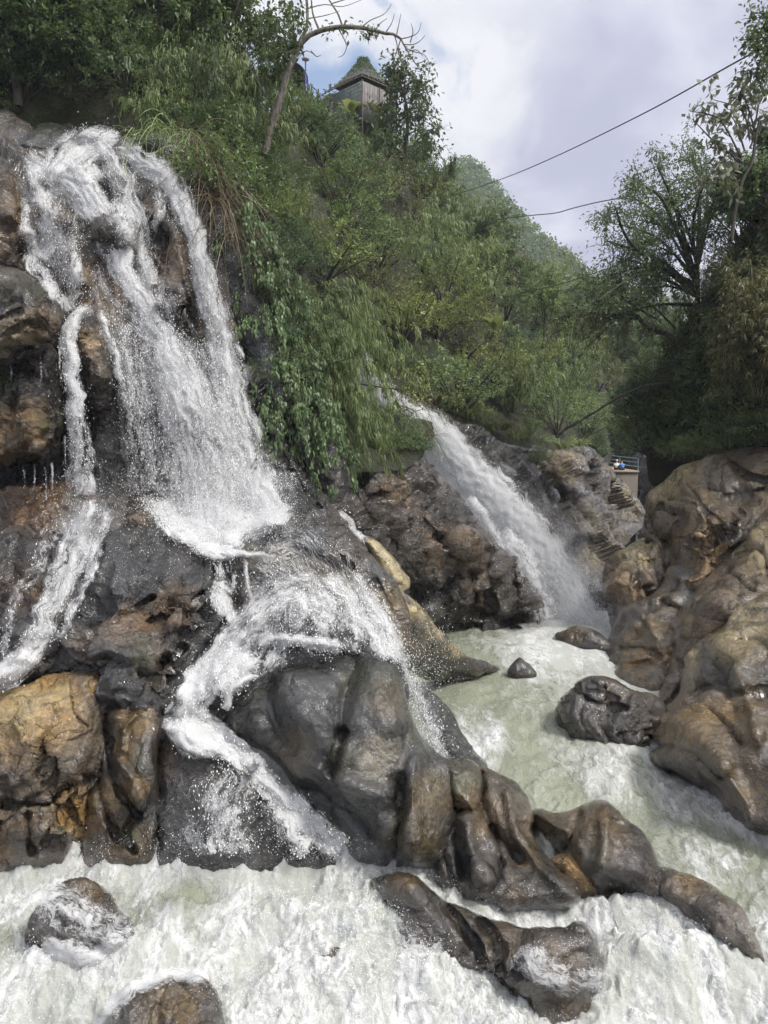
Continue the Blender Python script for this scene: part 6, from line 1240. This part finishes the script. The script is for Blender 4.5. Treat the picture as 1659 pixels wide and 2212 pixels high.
# bright bamboo cascading between the falls, and the dry grass curtain
def hanging(name, label, cat, roots, mat, nper, Lr, leaf, seed, woodmat=M_CANE, dirn=(.3, -.6, .1), sag=.8, leafy=True, partname='cane'):
    r = empty(name, at(*roots[0])); tag(r, label, cat); w = MB(); f = MB(); rs = np.random.RandomState(seed)
    for (x, y, D) in roots:
        for k in range(nper):
            p = at(x + rs.randn() * 14, y + rs.randn() * 10, D + rs.randn() * .15); d = nrm(np.array(dirn) + rs.randn(3) * .35); l = Lr * (0.6 + .7 * rs.rand())
            P = bent(p, d, l, sag * (0.7 + .5 * rs.rand()), 12)
            if leafy:
                w.tube(P, np.linspace(.010, .003, 12), 4); t0 = np.clip(.5 + .2 * rs.randn(), 0, 1)
                for j in range(15):
                    x_ = (0.2 + .8 * rs.rand()) * 10.99; i = int(x_); q = P[i] + (P[i + 1] - P[i]) * (x_ - i); n = 11
                    ax = nrm(nrm(P[i + 1] - P[i]) + rs.randn(3) * .5); dd = ax + rs.randn(n, 3) * .35 + np.array([0, 0, -.5])
                    V, T, Aa = leaves(q + rs.randn(n, 3) * .05, dd, leaf[0] * (.6 + .7 * rs.rand(n)), leaf[1] * (.8 + .4 * rs.rand(n)), rs, .7, .1, tone=np.clip(t0 + rs.randn(n) * .2, 0, 1), nseg=3); f.add(V, T=T, a=Aa)
            else:
                s = nrm(np.cross(nrm(np.gradient(P, axis=0)), rs.randn(3))); wd = leaf[1] * (np.linspace(1, .1, 12) ** .6)[:, None]
                f.add(np.concatenate([P + s * wd, P - s * wd]), [[i, i + 1, i + 13, i + 12] for i in range(11)], a=np.clip(.5 + .25 * rs.randn(), 0, 1))
    return two(r, w, partname, woodmat, f, 'foliage', mat)
hanging('bamboo_clump', 'bright green bamboo cascading down between the two waterfalls', 'bamboo', [(680,700,22.6),(690,740,22.6),(705,790,23),(700,830,22.6),(720,850,23.2),(725,880,23),(760,910,24.4),(690,680,23.6)], L_BAMB, 10, 1.7, (.19, .020), 3, dirn=(.45, -.5, .25), sag=.95)
hanging('bamboo_clump', 'long arching bamboo fronds in front of the head of the second waterfall', 'bamboo', [(690,660,23.5),(730,640,25),(680,640,23),(735,700,26),(765,760,27.5),(730,690,25.5)], L_BAMB, 4, 2.0, (.22, .022), 4, dirn=(.9, -.3, .35), sag=.6)
hanging('bamboo_clump', 'thin bamboo fronds trailing across the upper run of the second waterfall', 'bamboo', [(740,690,27.5),(765,715,28),(790,750,28.5),(720,700,26),(805,780,29)], L_BAMB, 7, 1.9, (.22, .022), 9, dirn=(.35, -.4, .15), sag=.9)
hanging('grass_curtain', 'curtain of long dry tan grass hanging beside the tall waterfall', 'dry grass', [(400,300,21.8),(415,330,21.6),(430,350,21.4),(440,380,21.2),(455,400,21),(465,430,20.8),(478,450,20.6),(486,480,20.4),(494,510,20.3)], L_DRY, 34, 1.7, (0, .011), 5, dirn=(.25, -.35, .15), sag=.95, leafy=False)
hanging('grass_curtain', 'long olive grass hanging over the dark bank at the brink', 'grass', [(320,290,21.8),(345,286,21.8),(370,290,21.8),(392,300,21.8),(300,300,21.8),(410,300,21.8)], L_BAMB, 22, 1.1, (0, .012), 6, dirn=(.1, -.5, .2), sag=.9, leafy=False)
hanging('grass_curtain', 'drooping dark grass at the lip of the second waterfall', 'grass', [(850,890,28.4),(870,890,28.8),(885,900,29),(880,930,28.6),(830,910,27.4)], L_DARK, 26, 1.8, (0, .014), 7, dirn=(.15, -.5, .1), sag=.95, leafy=False)
hanging('vine_curtain', 'ragged dark creepers hanging down the cliff edge between the falls', 'creeper', [(560,700,20.2),(590,740,20),(620,780,20),(650,800,20.2),(600,820,19.8),(640,860,19.8),(660,880,20),(520,480,20.6),(548,560,20.4),(570,640,20.2),(592,700,20.0),(612,780,19.8),(690,930,20),(660,930,19.6),(630,900,19.4),(600,850,19.3)], L_DARK, 9, 1.6, (.10, .045), 8, woodmat=M_BARK, dirn=(.1, -.35, 0), sag=.95, partname='vine')
# yellow-leaved twig beside the second fall
trunk_tree('shrub', 'sprawling shrub with yellowing leaves leaning over the second waterfall', [(780,830),(820,836),(860,840),(900,836)], .03, .012, 27.5, [(820,836,860,800,.015),(850,840,890,860,.015),(870,840,926,840,.015),(880,838,910,800,.012),(860,840,900,880,.012),(840,838,850,790,.012)], L_LIME, 12, .13, .06, seed=14, sub=4, tone0=.7, subL=.5)
# banana plants
def banana(label, x, y, D, n, L, seed):
    r = empty('banana_plant', at(x, y, D)); tag(r, label, 'banana plant'); rs = np.random.RandomState(seed)
    w = MB(); base = at(x, y, D); w.tube(np.array([base, base + [0, 0, L * .3], base + [0, 0, L * .55]]), [.07 * L, .06 * L, .04 * L], 7); w.build('stem', M_CANE, r)
    for k in range(n):
        f = MB(); a = k * 2.4 + rs.rand(); d0 = nrm(np.array([math.cos(a) * .7, math.sin(a) * .7, .9 + .4 * rs.rand()])); P = bent(base + np.array([0, 0, L * .5]), d0, L * (.8 + .3 * rs.rand()), .35 + .3 * rs.rand(), 10)
        s = nrm(np.cross(nrm(np.gradient(P, axis=0)), np.array([0, 0, 1.0]))); nn = np.cross(s, nrm(np.gradient(P, axis=0)))
        wd = (L * .17 * np.sin(np.linspace(.12, 1, 10) ** .7 * math.pi) ** .6)[:, None]; wd[:2] *= .25
        V = np.concatenate([P + s * wd + nn * wd * .3, P, P - s * wd + nn * wd * .3]); f.add(V, [[i, i + 1, i + 11, i + 10] for i in range(9)] + [[i + 10, i + 11, i + 21, i + 20] for i in range(9)], a=.55 + .3 * rs.rand())
        f.build('leaf', L_LIME, r, attr='tone')
banana('banana plant with pale upright leaves in front of the hut wall', 760, 292, 50, 6, 2.2, 1)
banana('banana plant with broad drooping leaves below the hut posts', 822, 296, 51, 6, 2.0, 2)
banana('banana plant with one tall leaf halfway along the far slope', 1070, 760, 42, 5, 1.9, 3)
# forest on the mountain: one mass
def mountain_forest():
    rs = np.random.RandomState(3); n = 5200
    px = rs.uniform(880, 1420, n * 3); py = rs.uniform(345, 850, n * 3); ok = in_poly(px, py, catmull(MTP, 6, True)); px, py = px[ok][:n], py[ok][:n]; n = len(px)
    D = D_MT(px, py) - 8.5; C = at(px, py, D) + np.array([0, 0, 1.0]); f = MB()
    m = 26; R = (1.3 + 2.4 * rs.rand(n) ** 2)
    d = nrm(rs.randn(n, m, 3)); d[..., 2] = np.abs(d[..., 2]); P = (C[:, None] + d * R[:, None, None] * (0.6 + .5 * rs.rand(n, m, 1))).reshape(-1, 3)
    V, T, A = leaves(P, d.reshape(-1, 3) + rs.randn(n * m, 3) * .6, 1.3, 0.95, rs, .3, tone=np.clip(np.repeat(.45 + .25 * rs.randn(n), m) + rs.randn(n * m) * .1, 0, 1))
    f.add(V, T=T, a=A)
    tag(f.build('mountain_forest', L_FAR, attr='tone', smooth_shade=False), 'hazy green forest covering the distant mountain', 'forest', kind='stuff')
mountain_forest()
def conifer(x, y, D, h, label):
    r = empty('conifer', at(x, y, D)); tag(r, label, 'conifer', 'conifers on the mountain ridge'); w = MB(); f = MB(); rs = np.random.RandomState(int(x)); b = at(x, y, D)
    w.tube(np.array([b, b + [0, 0, h * .5], b + [0, 0, h]]), [.03 * h, .02 * h, .004 * h], 6)
    for k in range(16):
        z = h * (.18 + .8 * k / 15); rad = h * .26 * (1 - k / 16.5)
        n = 14; a = rs.rand(n) * 6.28; d = np.stack([np.cos(a), np.sin(a), -.35 + 0 * a], 1); V, T, A = leaves(np.repeat((b + [0, 0, z])[None], n, 0), d, rad, rad * .5, rs, .3); f.add(V, T=T, a=A)
    two(r, w, 'trunk', M_BARK, f, 'crown', L_DARK)
conifer(1201, 548, 268, 4.2, 'small pointed conifer alone on the mountain ridge'); conifer(1165, 516, 275, 3.0, 'tiny conifer higher up the mountain ridge')
# ------------------------------------------------------------------ built things
def plain(name, c, rough=0.7, metal=0.0, var=0.25, scale=6.0, bump=0.3):
    m, nt, out = new_mat(name); g = NG(nt); pos = g.mk('ShaderNodeNewGeometry', {}, 0); n = g.noise(g.scale(pos, (1, 1, 0.4)), scale, 5, 0.65)
    b = nt.nodes.new('ShaderNodeBsdfPrincipled')
    for k, v in (('Base Color', g.mix(n, tuple((1 - var) * x for x in c), tuple(min(1, (1 + var) * x) for x in c))), ('Roughness', rough), ('Metallic', metal), ('Normal', g.bump(n, bump, 0.02))): g.set(b, k, v)
    nt.links.new(b.outputs[0], out.inputs[0]); return m
M_POST = plain('weathered_timber', (0.11, 0.085, 0.065)); M_LATT = plain('grey_green_lattice', (0.12, 0.145, 0.14)); M_CURT = plain('pale_cane_blind', (0.21, 0.195, 0.19))
M_THATCH = plain('dark_thatch', (0.055, 0.062, 0.058), 0.9, scale=14); M_DOME = plain('dark_green_awning', (0.022, 0.045, 0.030), 0.5); M_POLE = plain('violet_blue_paint', (0.10, 0.08, 0.36), 0.4)
M_LAMP = plain('pale_lamp_disc', (0.35, 0.30, 0.28), 0.5); M_CONC = plain('stained_concrete', (0.10, 0.085, 0.07), 0.85, scale=3); M_DECK = plain('tan_deck', (0.26, 0.195, 0.135), 0.8); M_RAIL = plain('blue_grey_rail', (0.16, 0.24, 0.26), 0.4)
M_CABLE = plain('dark_cable', (0.045, 0.042, 0.05), 0.6); M_CLOTHW = plain('white_cloth', (0.7, 0.69, 0.66), 0.9)

def hut(label, x, ybase, D, half, wall_h, roof_h, seed, rot=0.78, cat='hut'):
    base = at(x, ybase, D); r = empty('thatched_hut', base); tag(r, label, cat); rs = np.random.RandomState(seed)
    c, s = math.cos(rot), math.sin(rot); X = np.array([c, s, 0]); Y = np.array([-s, c, 0]); Z = np.array([0, 0, 1.0])
    pt = lambda u, v, z: base + X * u * half + Y * v * half + Z * z
    R3 = np.stack([X, Y, Z], 1)
    cor = [(-1, -1), (1, -1), (1, 1), (-1, 1)]
    for k in range(4):
        (u0, v0), (u1, v1) = cor[k], cor[(k + 1) % 4]
        w = MB(); nb = 26 if k != 3 else 14
        ctr = pt((u0 + u1) / 2 * .96, (v0 + v1) / 2 * .96, wall_h / 2); along = X if v0 == v1 else Y
        if k == 3:      # lattice: uprights and cross bars over a backing
            dims = np.array([.03, 2 * half * .96, wall_h]); w.box(ctr, dims if along is Y else dims[[1, 0, 2]], R3)
            for j in range(nb): w.box(pt(-1 * .985, -0.93 + 1.86 * j / (nb - 1), wall_h / 2), (.03, .025, wall_h), R3)
            for j in range(10): w.box(pt(-1 * .995, 0, wall_h * (j + .5) / 10), (.02, 1.9 * half, .025), R3)
            w.build('lattice_wall', M_LATT, r, smooth_shade=False)
        else:           # hanging cane blinds
            for j in range(nb):
                t = -0.93 + 1.86 * j / (nb - 1); q = pt(*( (t, v0 * .96) if along is X else (u0 * .96, t)), wall_h / 2)
                w.box(q + (Y if along is X else X) * .02 * (j % 2), (2 * half / nb * .93 if along is X else .03, .03 if along is X else 2 * half / nb * .93, wall_h), R3)
            w.build('blind_wall', M_CURT, r, smooth_shade=False)
    for (u, v) in cor + [(0, -1), (1, 0)]:
        w = MB(); w.tube(np.array([pt(u * 1.04, v * 1.04, -.9), pt(u * 1.04, v * 1.04, wall_h)]), .045, 6); w.build('post', M_POST, r)
    # roof: square at the eaves, drawn in to a round hood at the top
    nt_, nr = 32, 12; th = np.arange(nt_) / nt_ * 2 * math.pi
    sq = 1 / np.maximum(np.abs(np.cos(th)), np.abs(np.sin(th)))
    def ring(t):
        rad = 1.34 * (1 - t) ** 1.35 + 0.42 * t * (1 - t * .62) ; k = sq * (1 - t) ** 1.2 + (1 - (1 - t) ** 1.2)
        return np.array([pt(rad * k[i] * math.cos(th[i]), rad * k[i] * math.sin(th[i]), wall_h + roof_h * t * .97 - .06) for i in range(nt_)])
    ts = np.linspace(.22, 1, nr); V = np.concatenate([ring(t) for t in ts]); i = np.arange(nr - 1)[:, None] * nt_; j = np.arange(nt_)[None]; j2 = (j + 1) % nt_
    Q = np.stack([i + j, i + j2, i + nt_ + j2, i + nt_ + j], -1).reshape(-1, 4)
    V = np.concatenate([V, [pt(0, 0, wall_h + roof_h)]]); T = [[(nr - 1) * nt_ + a, (nr - 1) * nt_ + (a + 1) % nt_, nr * nt_] for a in range(nt_)]
    rf = build('roof', V, [Q, np.array(T)], M_THATCH, r)
    for k in range(nt_):
        P = np.array([ring(t)[k] for t in np.linspace(0, .5, 7)]); w = MB(); w.tube(P, .018, 4); w.build('rafter', M_POST, r)
    w = MB()
    e = ring(0.02)
    for k in range(nt_): w.tube(np.array([e[k], e[(k + 1) % nt_]]), .035, 5)
    e = ring(0.16)
    for k in range(nt_): w.tube(np.array([e[k], e[(k + 1) % nt_]]), .016, 4)
    w.build('eave_beam', M_POST, r)
    f = MB(); n = 2600; tt = np.clip(rs.rand(n) ** .8, .12, 1); kk = rs.randint(0, nt_, n); P = np.array([ring(t)[k] for t, k in zip(tt, kk)]) + rs.randn(n, 3) * .05
    keep = rs.rand(n) < np.clip((tt - .1) * 1.8, .08, 1); P = P[keep]; dd = nrm(P - (base + Z * wall_h)) + rs.randn(len(P), 3) * .6
    V, T, A = leaves(P, dd, .16, .08, rs, .5); f.add(V, T=T, a=A); f.build('vines', L_COOL, r, attr='tone', smooth_shade=False)
hut('lattice-walled hut with a tall pointed vine-grown thatched roof on the hill crest', 785, 285, 52, 1.46, 2.3, 2.3, 1)
hut('low hut with a mossy mounded roof just behind the pointed hut', 716, 285, 55, .75, 1.75, .62, 2)
# dark domed shelter
def shelter():
    D = 46; b = at(620, 215, D); r = empty('domed_shelter', b); tag(r, 'dark green barrel-roofed shelter half hidden behind the arching trunk', 'shelter')
    c, s = math.cos(.35), math.sin(.35); X = np.array([c, s, 0]); Y = np.array([-s, c, 0]); Z = np.array([0, 0, 1.0]); hw = 1.0
    th = np.linspace(0, math.pi, 17)
    prof = lambda y, k=1: np.array([b + X * hw * k * math.cos(t) + Y * y + Z * (.75 + hw * k * .95 * math.sin(t)) for t in th])
    V = np.concatenate([prof(-1), prof(1.2), prof(-1, .95), prof(1.2, .95)]); n = 17; i = np.arange(16)
    Q = np.concatenate([np.stack([i, i + 1, n + i + 1, n + i], 1), np.stack([2 * n + i + 1, 2 * n + i, 3 * n + i, 3 * n + i + 1], 1), np.stack([i + 1, i, 2 * n + i, 2 * n + i + 1], 1)])
    build('roof', V, [Q], M_DOME, r)
    P = prof(.9, .93); V = np.concatenate([P, [b + Z * .75 + Y * .9]]); build('back_panel', V, [np.array([[k, k + 1, 17] for k in range(16)])], M_DOME, r, smooth_shade=False)
    for x in (-1, 1):
        for y in (-.95, 1.1): w = MB(); w.tube(np.array([b + X * x * .97 + Y * y - Z * .9, b + X * x * .97 + Y * y + Z * .8]), .05, 6); w.build('post', M_POST, r)
    w = MB(); w.tube(np.array([b - X * 1 - Y * 1 + Z * .15, b + X * 1 - Y * 1 + Z * .15]), .035, 5); w.build('hand_rail', M_POST, r)
    w = MB(); q = b + X * .1 - Y * 1.06 + Z * .05
    for k in range(5): w.box(q + X * (k - 2) * .07 + Y * .02 * (k % 2), (.075, .02, .62 - .05 * (k % 3)), np.stack([X, Y, Z], 1))
    w.build('white_cloth', M_CLOTHW, r, smooth_shade=False)
shelter()
def lamp():
    D = 44; b = at(660, 215, D); t = at(660, 128, D); r = empty('lamp_pole', b); tag(r, 'violet-blue lamp pole topped by a flat pale disc', 'lamp pole')
    w = MB(); w.tube(np.array([b - [0, 0, .8], t]), .042, 8); w.build('pole', M_POLE, r)
    w = MB(); P = np.array([t + [0, 0, z] for z in (-.10, -.03, .03, .08)]); w.tube(P, [.05, .20, .21, .02], 14); w.build('lamp_disc', M_LAMP, r)
lamp()
def stair():
    D = 47; b = at(694, 262, D); r = empty('stair_railing', b); tag(r, 'weathered wooden stair railing climbing to the huts', 'railing'); top = []
    for k, (x, y0, y1) in enumerate(((676,186,232),(690,200,246),(700,226,262),(709,236,270),(716,244,282))):
        p0, p1 = at(x, y1, D + .2 * k), at(x - 3, y0, D + .2 * k); w = MB(); w.tube(np.array([p0 - [0, 0, .5], p1]), .05, 6); w.build('post', M_POST, r); top.append(p1)
    w = MB(); w.tube(catmull(top, 4), .035, 6); w.build('hand_rail', M_POST, r)
    w = MB(); w.tube(catmull([t - [0, 0, .5] for t in top], 4), .025, 5); w.build('lower_rail', M_POST, r)
    w = MB(); w.box(at(704, 252, D - .3), (1.0, .05, .6), np.array(Matrix.Rotation(.9, 3, 'Y'))); w.build('dark_sheet', M_DOME, r)
stair()
# viewing platform with its rails and the two people
PD = 66.0; PZ = float(at(1350, 1017, PD)[2]); PF = float(depth_at_z(1000, PZ)); XL, XR = float(at(1312, 1017, PD)[0]), float(at(1381, 1017, PD)[0])
def platform():
    r = empty('viewing_platform', (XR - 1, PD, PZ)); tag(r, 'small concrete viewing platform with blue-grey rails deep in the gorge', 'platform')
    w = MB(); w.box(((XL + XR) / 2, (PD + PF) / 2 + .05, PZ - 3.4), (XR - XL - .12, PF - PD - .1, 6.5)); w.build('pier', M_CONC, r, smooth_shade=False)
    w = MB(); w.box(((XL + XR) / 2, (PD + PF) / 2, PZ - .075), (XR - XL, PF - PD, .145)); w.build('deck', M_DECK, r, smooth_shade=False)
    def rail(p, q, n):
        p, q = np.array(p), np.array(q)
        for k in range(n): o = p + (q - p) * k / (n - 1); w = MB(); w.tube(np.array([o, o + [0, 0, 1.05]]), .04, 6); w.build('rail_post', M_RAIL, r)
        for h in (.35, .70, 1.05): w = MB(); w.tube(np.array([p + [0, 0, h], q + [0, 0, h]]), .038, 6); w.build('rail_bar', M_RAIL, r)
    rail((XL, PF - .1, PZ), (XR - .1, PF - .1, PZ), 4); rail((XR - .08, PF - .3, PZ), (XR - .08, PD + .12, PZ), 4)
    w = MB(); w.box((XL + 1.3, PF - .5, PZ + .2), (1.4, .4, .06)).box((XL + .8, PF - .5, PZ + .09), (.08, .35, .17)).box((XL + 1.8, PF - .5, PZ + .09), (.08, .35, .17)); w.build('bench', M_DECK, r, smooth_shade=False)
platform()
def skinned(name, joints, mat, parent, sub=2):
    """one continuous body grown over a chain of joints: joints = [(position, radius, parent index)]"""
    org = np.array(parent.location); me = bpy.data.meshes.new(name)
    me.from_pydata([tuple(np.array(j[0]) - org) for j in joints], [(j[2], i) for i, j in enumerate(joints) if j[2] >= 0], [])
    o = link(name, me, None, parent); md = o.modifiers.new('skin', 'SKIN'); sv = me.skin_vertices[0].data if me.skin_vertices else None
    if sv is None:
        o2 = o; bm = __import__('bmesh').new(); bm.from_mesh(me); bm.verts.layers.skin.verify(); bm.to_mesh(me); bm.free(); sv = me.skin_vertices[0].data
    for i, j in enumerate(joints): sv[i].radius = (j[1], j[1]); sv[i].use_root = (i == 0)
    ss = o.modifiers.new('smooth', 'SUBSURF'); ss.levels = sub; ss.render_levels = sub
    dg = bpy.context.evaluated_depsgraph_get(); ev = bpy.data.meshes.new_from_object(o.evaluated_get(dg)); o.modifiers.clear(); o.data = ev; o.data.materials.clear(); o.data.materials.append(mat)
    ev.polygons.foreach_set('use_smooth', np.ones(len(ev.polygons), bool)); return o
M_SKIN = plain('skin', (0.42, 0.26, 0.18), 0.5, var=.05); M_BLUE = plain('blue_jacket', (0.06, 0.17, 0.45), .8); M_WHITE = plain('white_shirt', (0.68, 0.66, 0.62), .8); M_DARKT = plain('dark_trousers', (0.02, 0.02, 0.025), .8); M_HAIR = plain('black_hair', (0.012, 0.010, 0.010), .5)
def sitter(label, x, y, face, shirt, cap, capname):
    b = np.array([x, y, PZ]); r = empty('person', b); tag(r, label, 'person', 'people resting on the viewing platform')
    c, s = math.cos(face), math.sin(face); X = np.array([c, s, 0]); F = np.array([-s, c, 0]); Z = np.array([0, 0, 1.0]); p = lambda u, f, z: b + X * u + F * f + Z * z
    J = [(p(0,0,.13),.15,-1),(p(0,.03,.34),.135,0),(p(0,.07,.52),.15,1),(p(0,.10,.60),.06,2),(p(0,.12,.68),.055,3),(p(0,.15,.76),.095,4),(p(0,.16,.84),.085,5)]
    for sg in (-1, 1):
        k = len(J); J += [(p(sg*.10,.12,.13),.095,0),(p(sg*.17,.45,.36),.065,k),(p(sg*.15,.40,.06),.045,k+1),(p(sg*.15,.52,.04),.04,k+2)]
        k = len(J); J += [(p(sg*.18,.08,.50),.06,2),(p(sg*.24,.22,.32),.045,k),(p(sg*.12,.40,.36),.036,k+1),(p(sg*.08,.47,.37),.03,k+2)]
    skinned('body', J, M_SKIN, r)
    skinned('jacket' if shirt is M_BLUE else 'shirt', [(p(0,0,.13),.172,-1),(p(0,.03,.34),.16,0),(p(0,.07,.52),.172,1),(p(0,.10,.585),.085,2)] + [q for sg in (-1, 1) for q in ((p(sg*.18,.08,.50),.078,2),(p(sg*.24,.22,.32),.062,4 if sg < 0 else 7),(p(sg*.16,.34,.35),.05,5 if sg < 0 else 8))], shirt, r)
    skinned('trousers', [(p(0,.02,.12),.165,-1)] + [q for sg in (-1, 1) for q in ((p(sg*.10,.12,.13),.112,0),(p(sg*.17,.45,.36),.082,1 if sg < 0 else 4),(p(sg*.15,.40,.12),.058,2 if sg < 0 else 5))], M_DARKT, r)
    skinned(capname, [(p(0,.11,.77),.085,-1),(p(0,.12,.85),.10,0),(p(0,.145,.90),.075,1)], cap, r)
sitter('person in a blue jacket crouching on the platform edge', float(at(1343,1012,PD+1.1)[0]), PD + .9, .25, M_BLUE, M_HAIR, 'hair')
sitter('person in a white shirt and white cap sitting beside the blue jacket', float(at(1333,1010,PD+1.6)[0]), PD + 1.7, -.3, M_WHITE, M_CLOTHW, 'cap')
# cables over the gorge
def cable(label, pts, r):
    P = catmull([at(*p) for p in pts], 10); w = MB(); w.tube(P, r, 5); o = w.build('cable', M_CABLE, smooth_shade=True); tag(o, label, 'cable', 'cables strung over the gorge')
cable('topmost dark cable strung over the gorge across the sky', [(1790,40,18),(1625,115,22),(1400,240,31),(1200,338,42),(1080,388,52),(950,432,62)], .026)
cable('wavy middle cable hanging low over the gorge mouth', [(1460,408,31),(1345,427,36),(1290,437,38),(1240,449,40),(1200,460,41.5),(1150,465,44),(1090,472,50),(1036,482,58)], .026)
cable('lowest cable crossing in front of the mountain foot', [(1400,545,32),(1290,588,37),(1200,616,44),(1100,640,52),(1000,664,58)], .024)

# ------------------------------------------------------------------ the air
def air():
    m, nt, out = new_mat('haze_air'); v = nt.nodes.new('ShaderNodeVolumePrincipled'); v.inputs['Density'].default_value = 0.00045; v.inputs['Color'].default_value = (0.86, 0.91, 1.0, 1); v.inputs['Anisotropy'].default_value = 0.2
    nt.links.new(v.outputs[0], out.inputs['Volume'])
    w = MB(); w.box((0, 210, 68), (900, 540, 159)); o = w.build('haze', m, origin=(0, 210, -11.5), smooth_shade=False); tag(o, kind='stuff')
air()
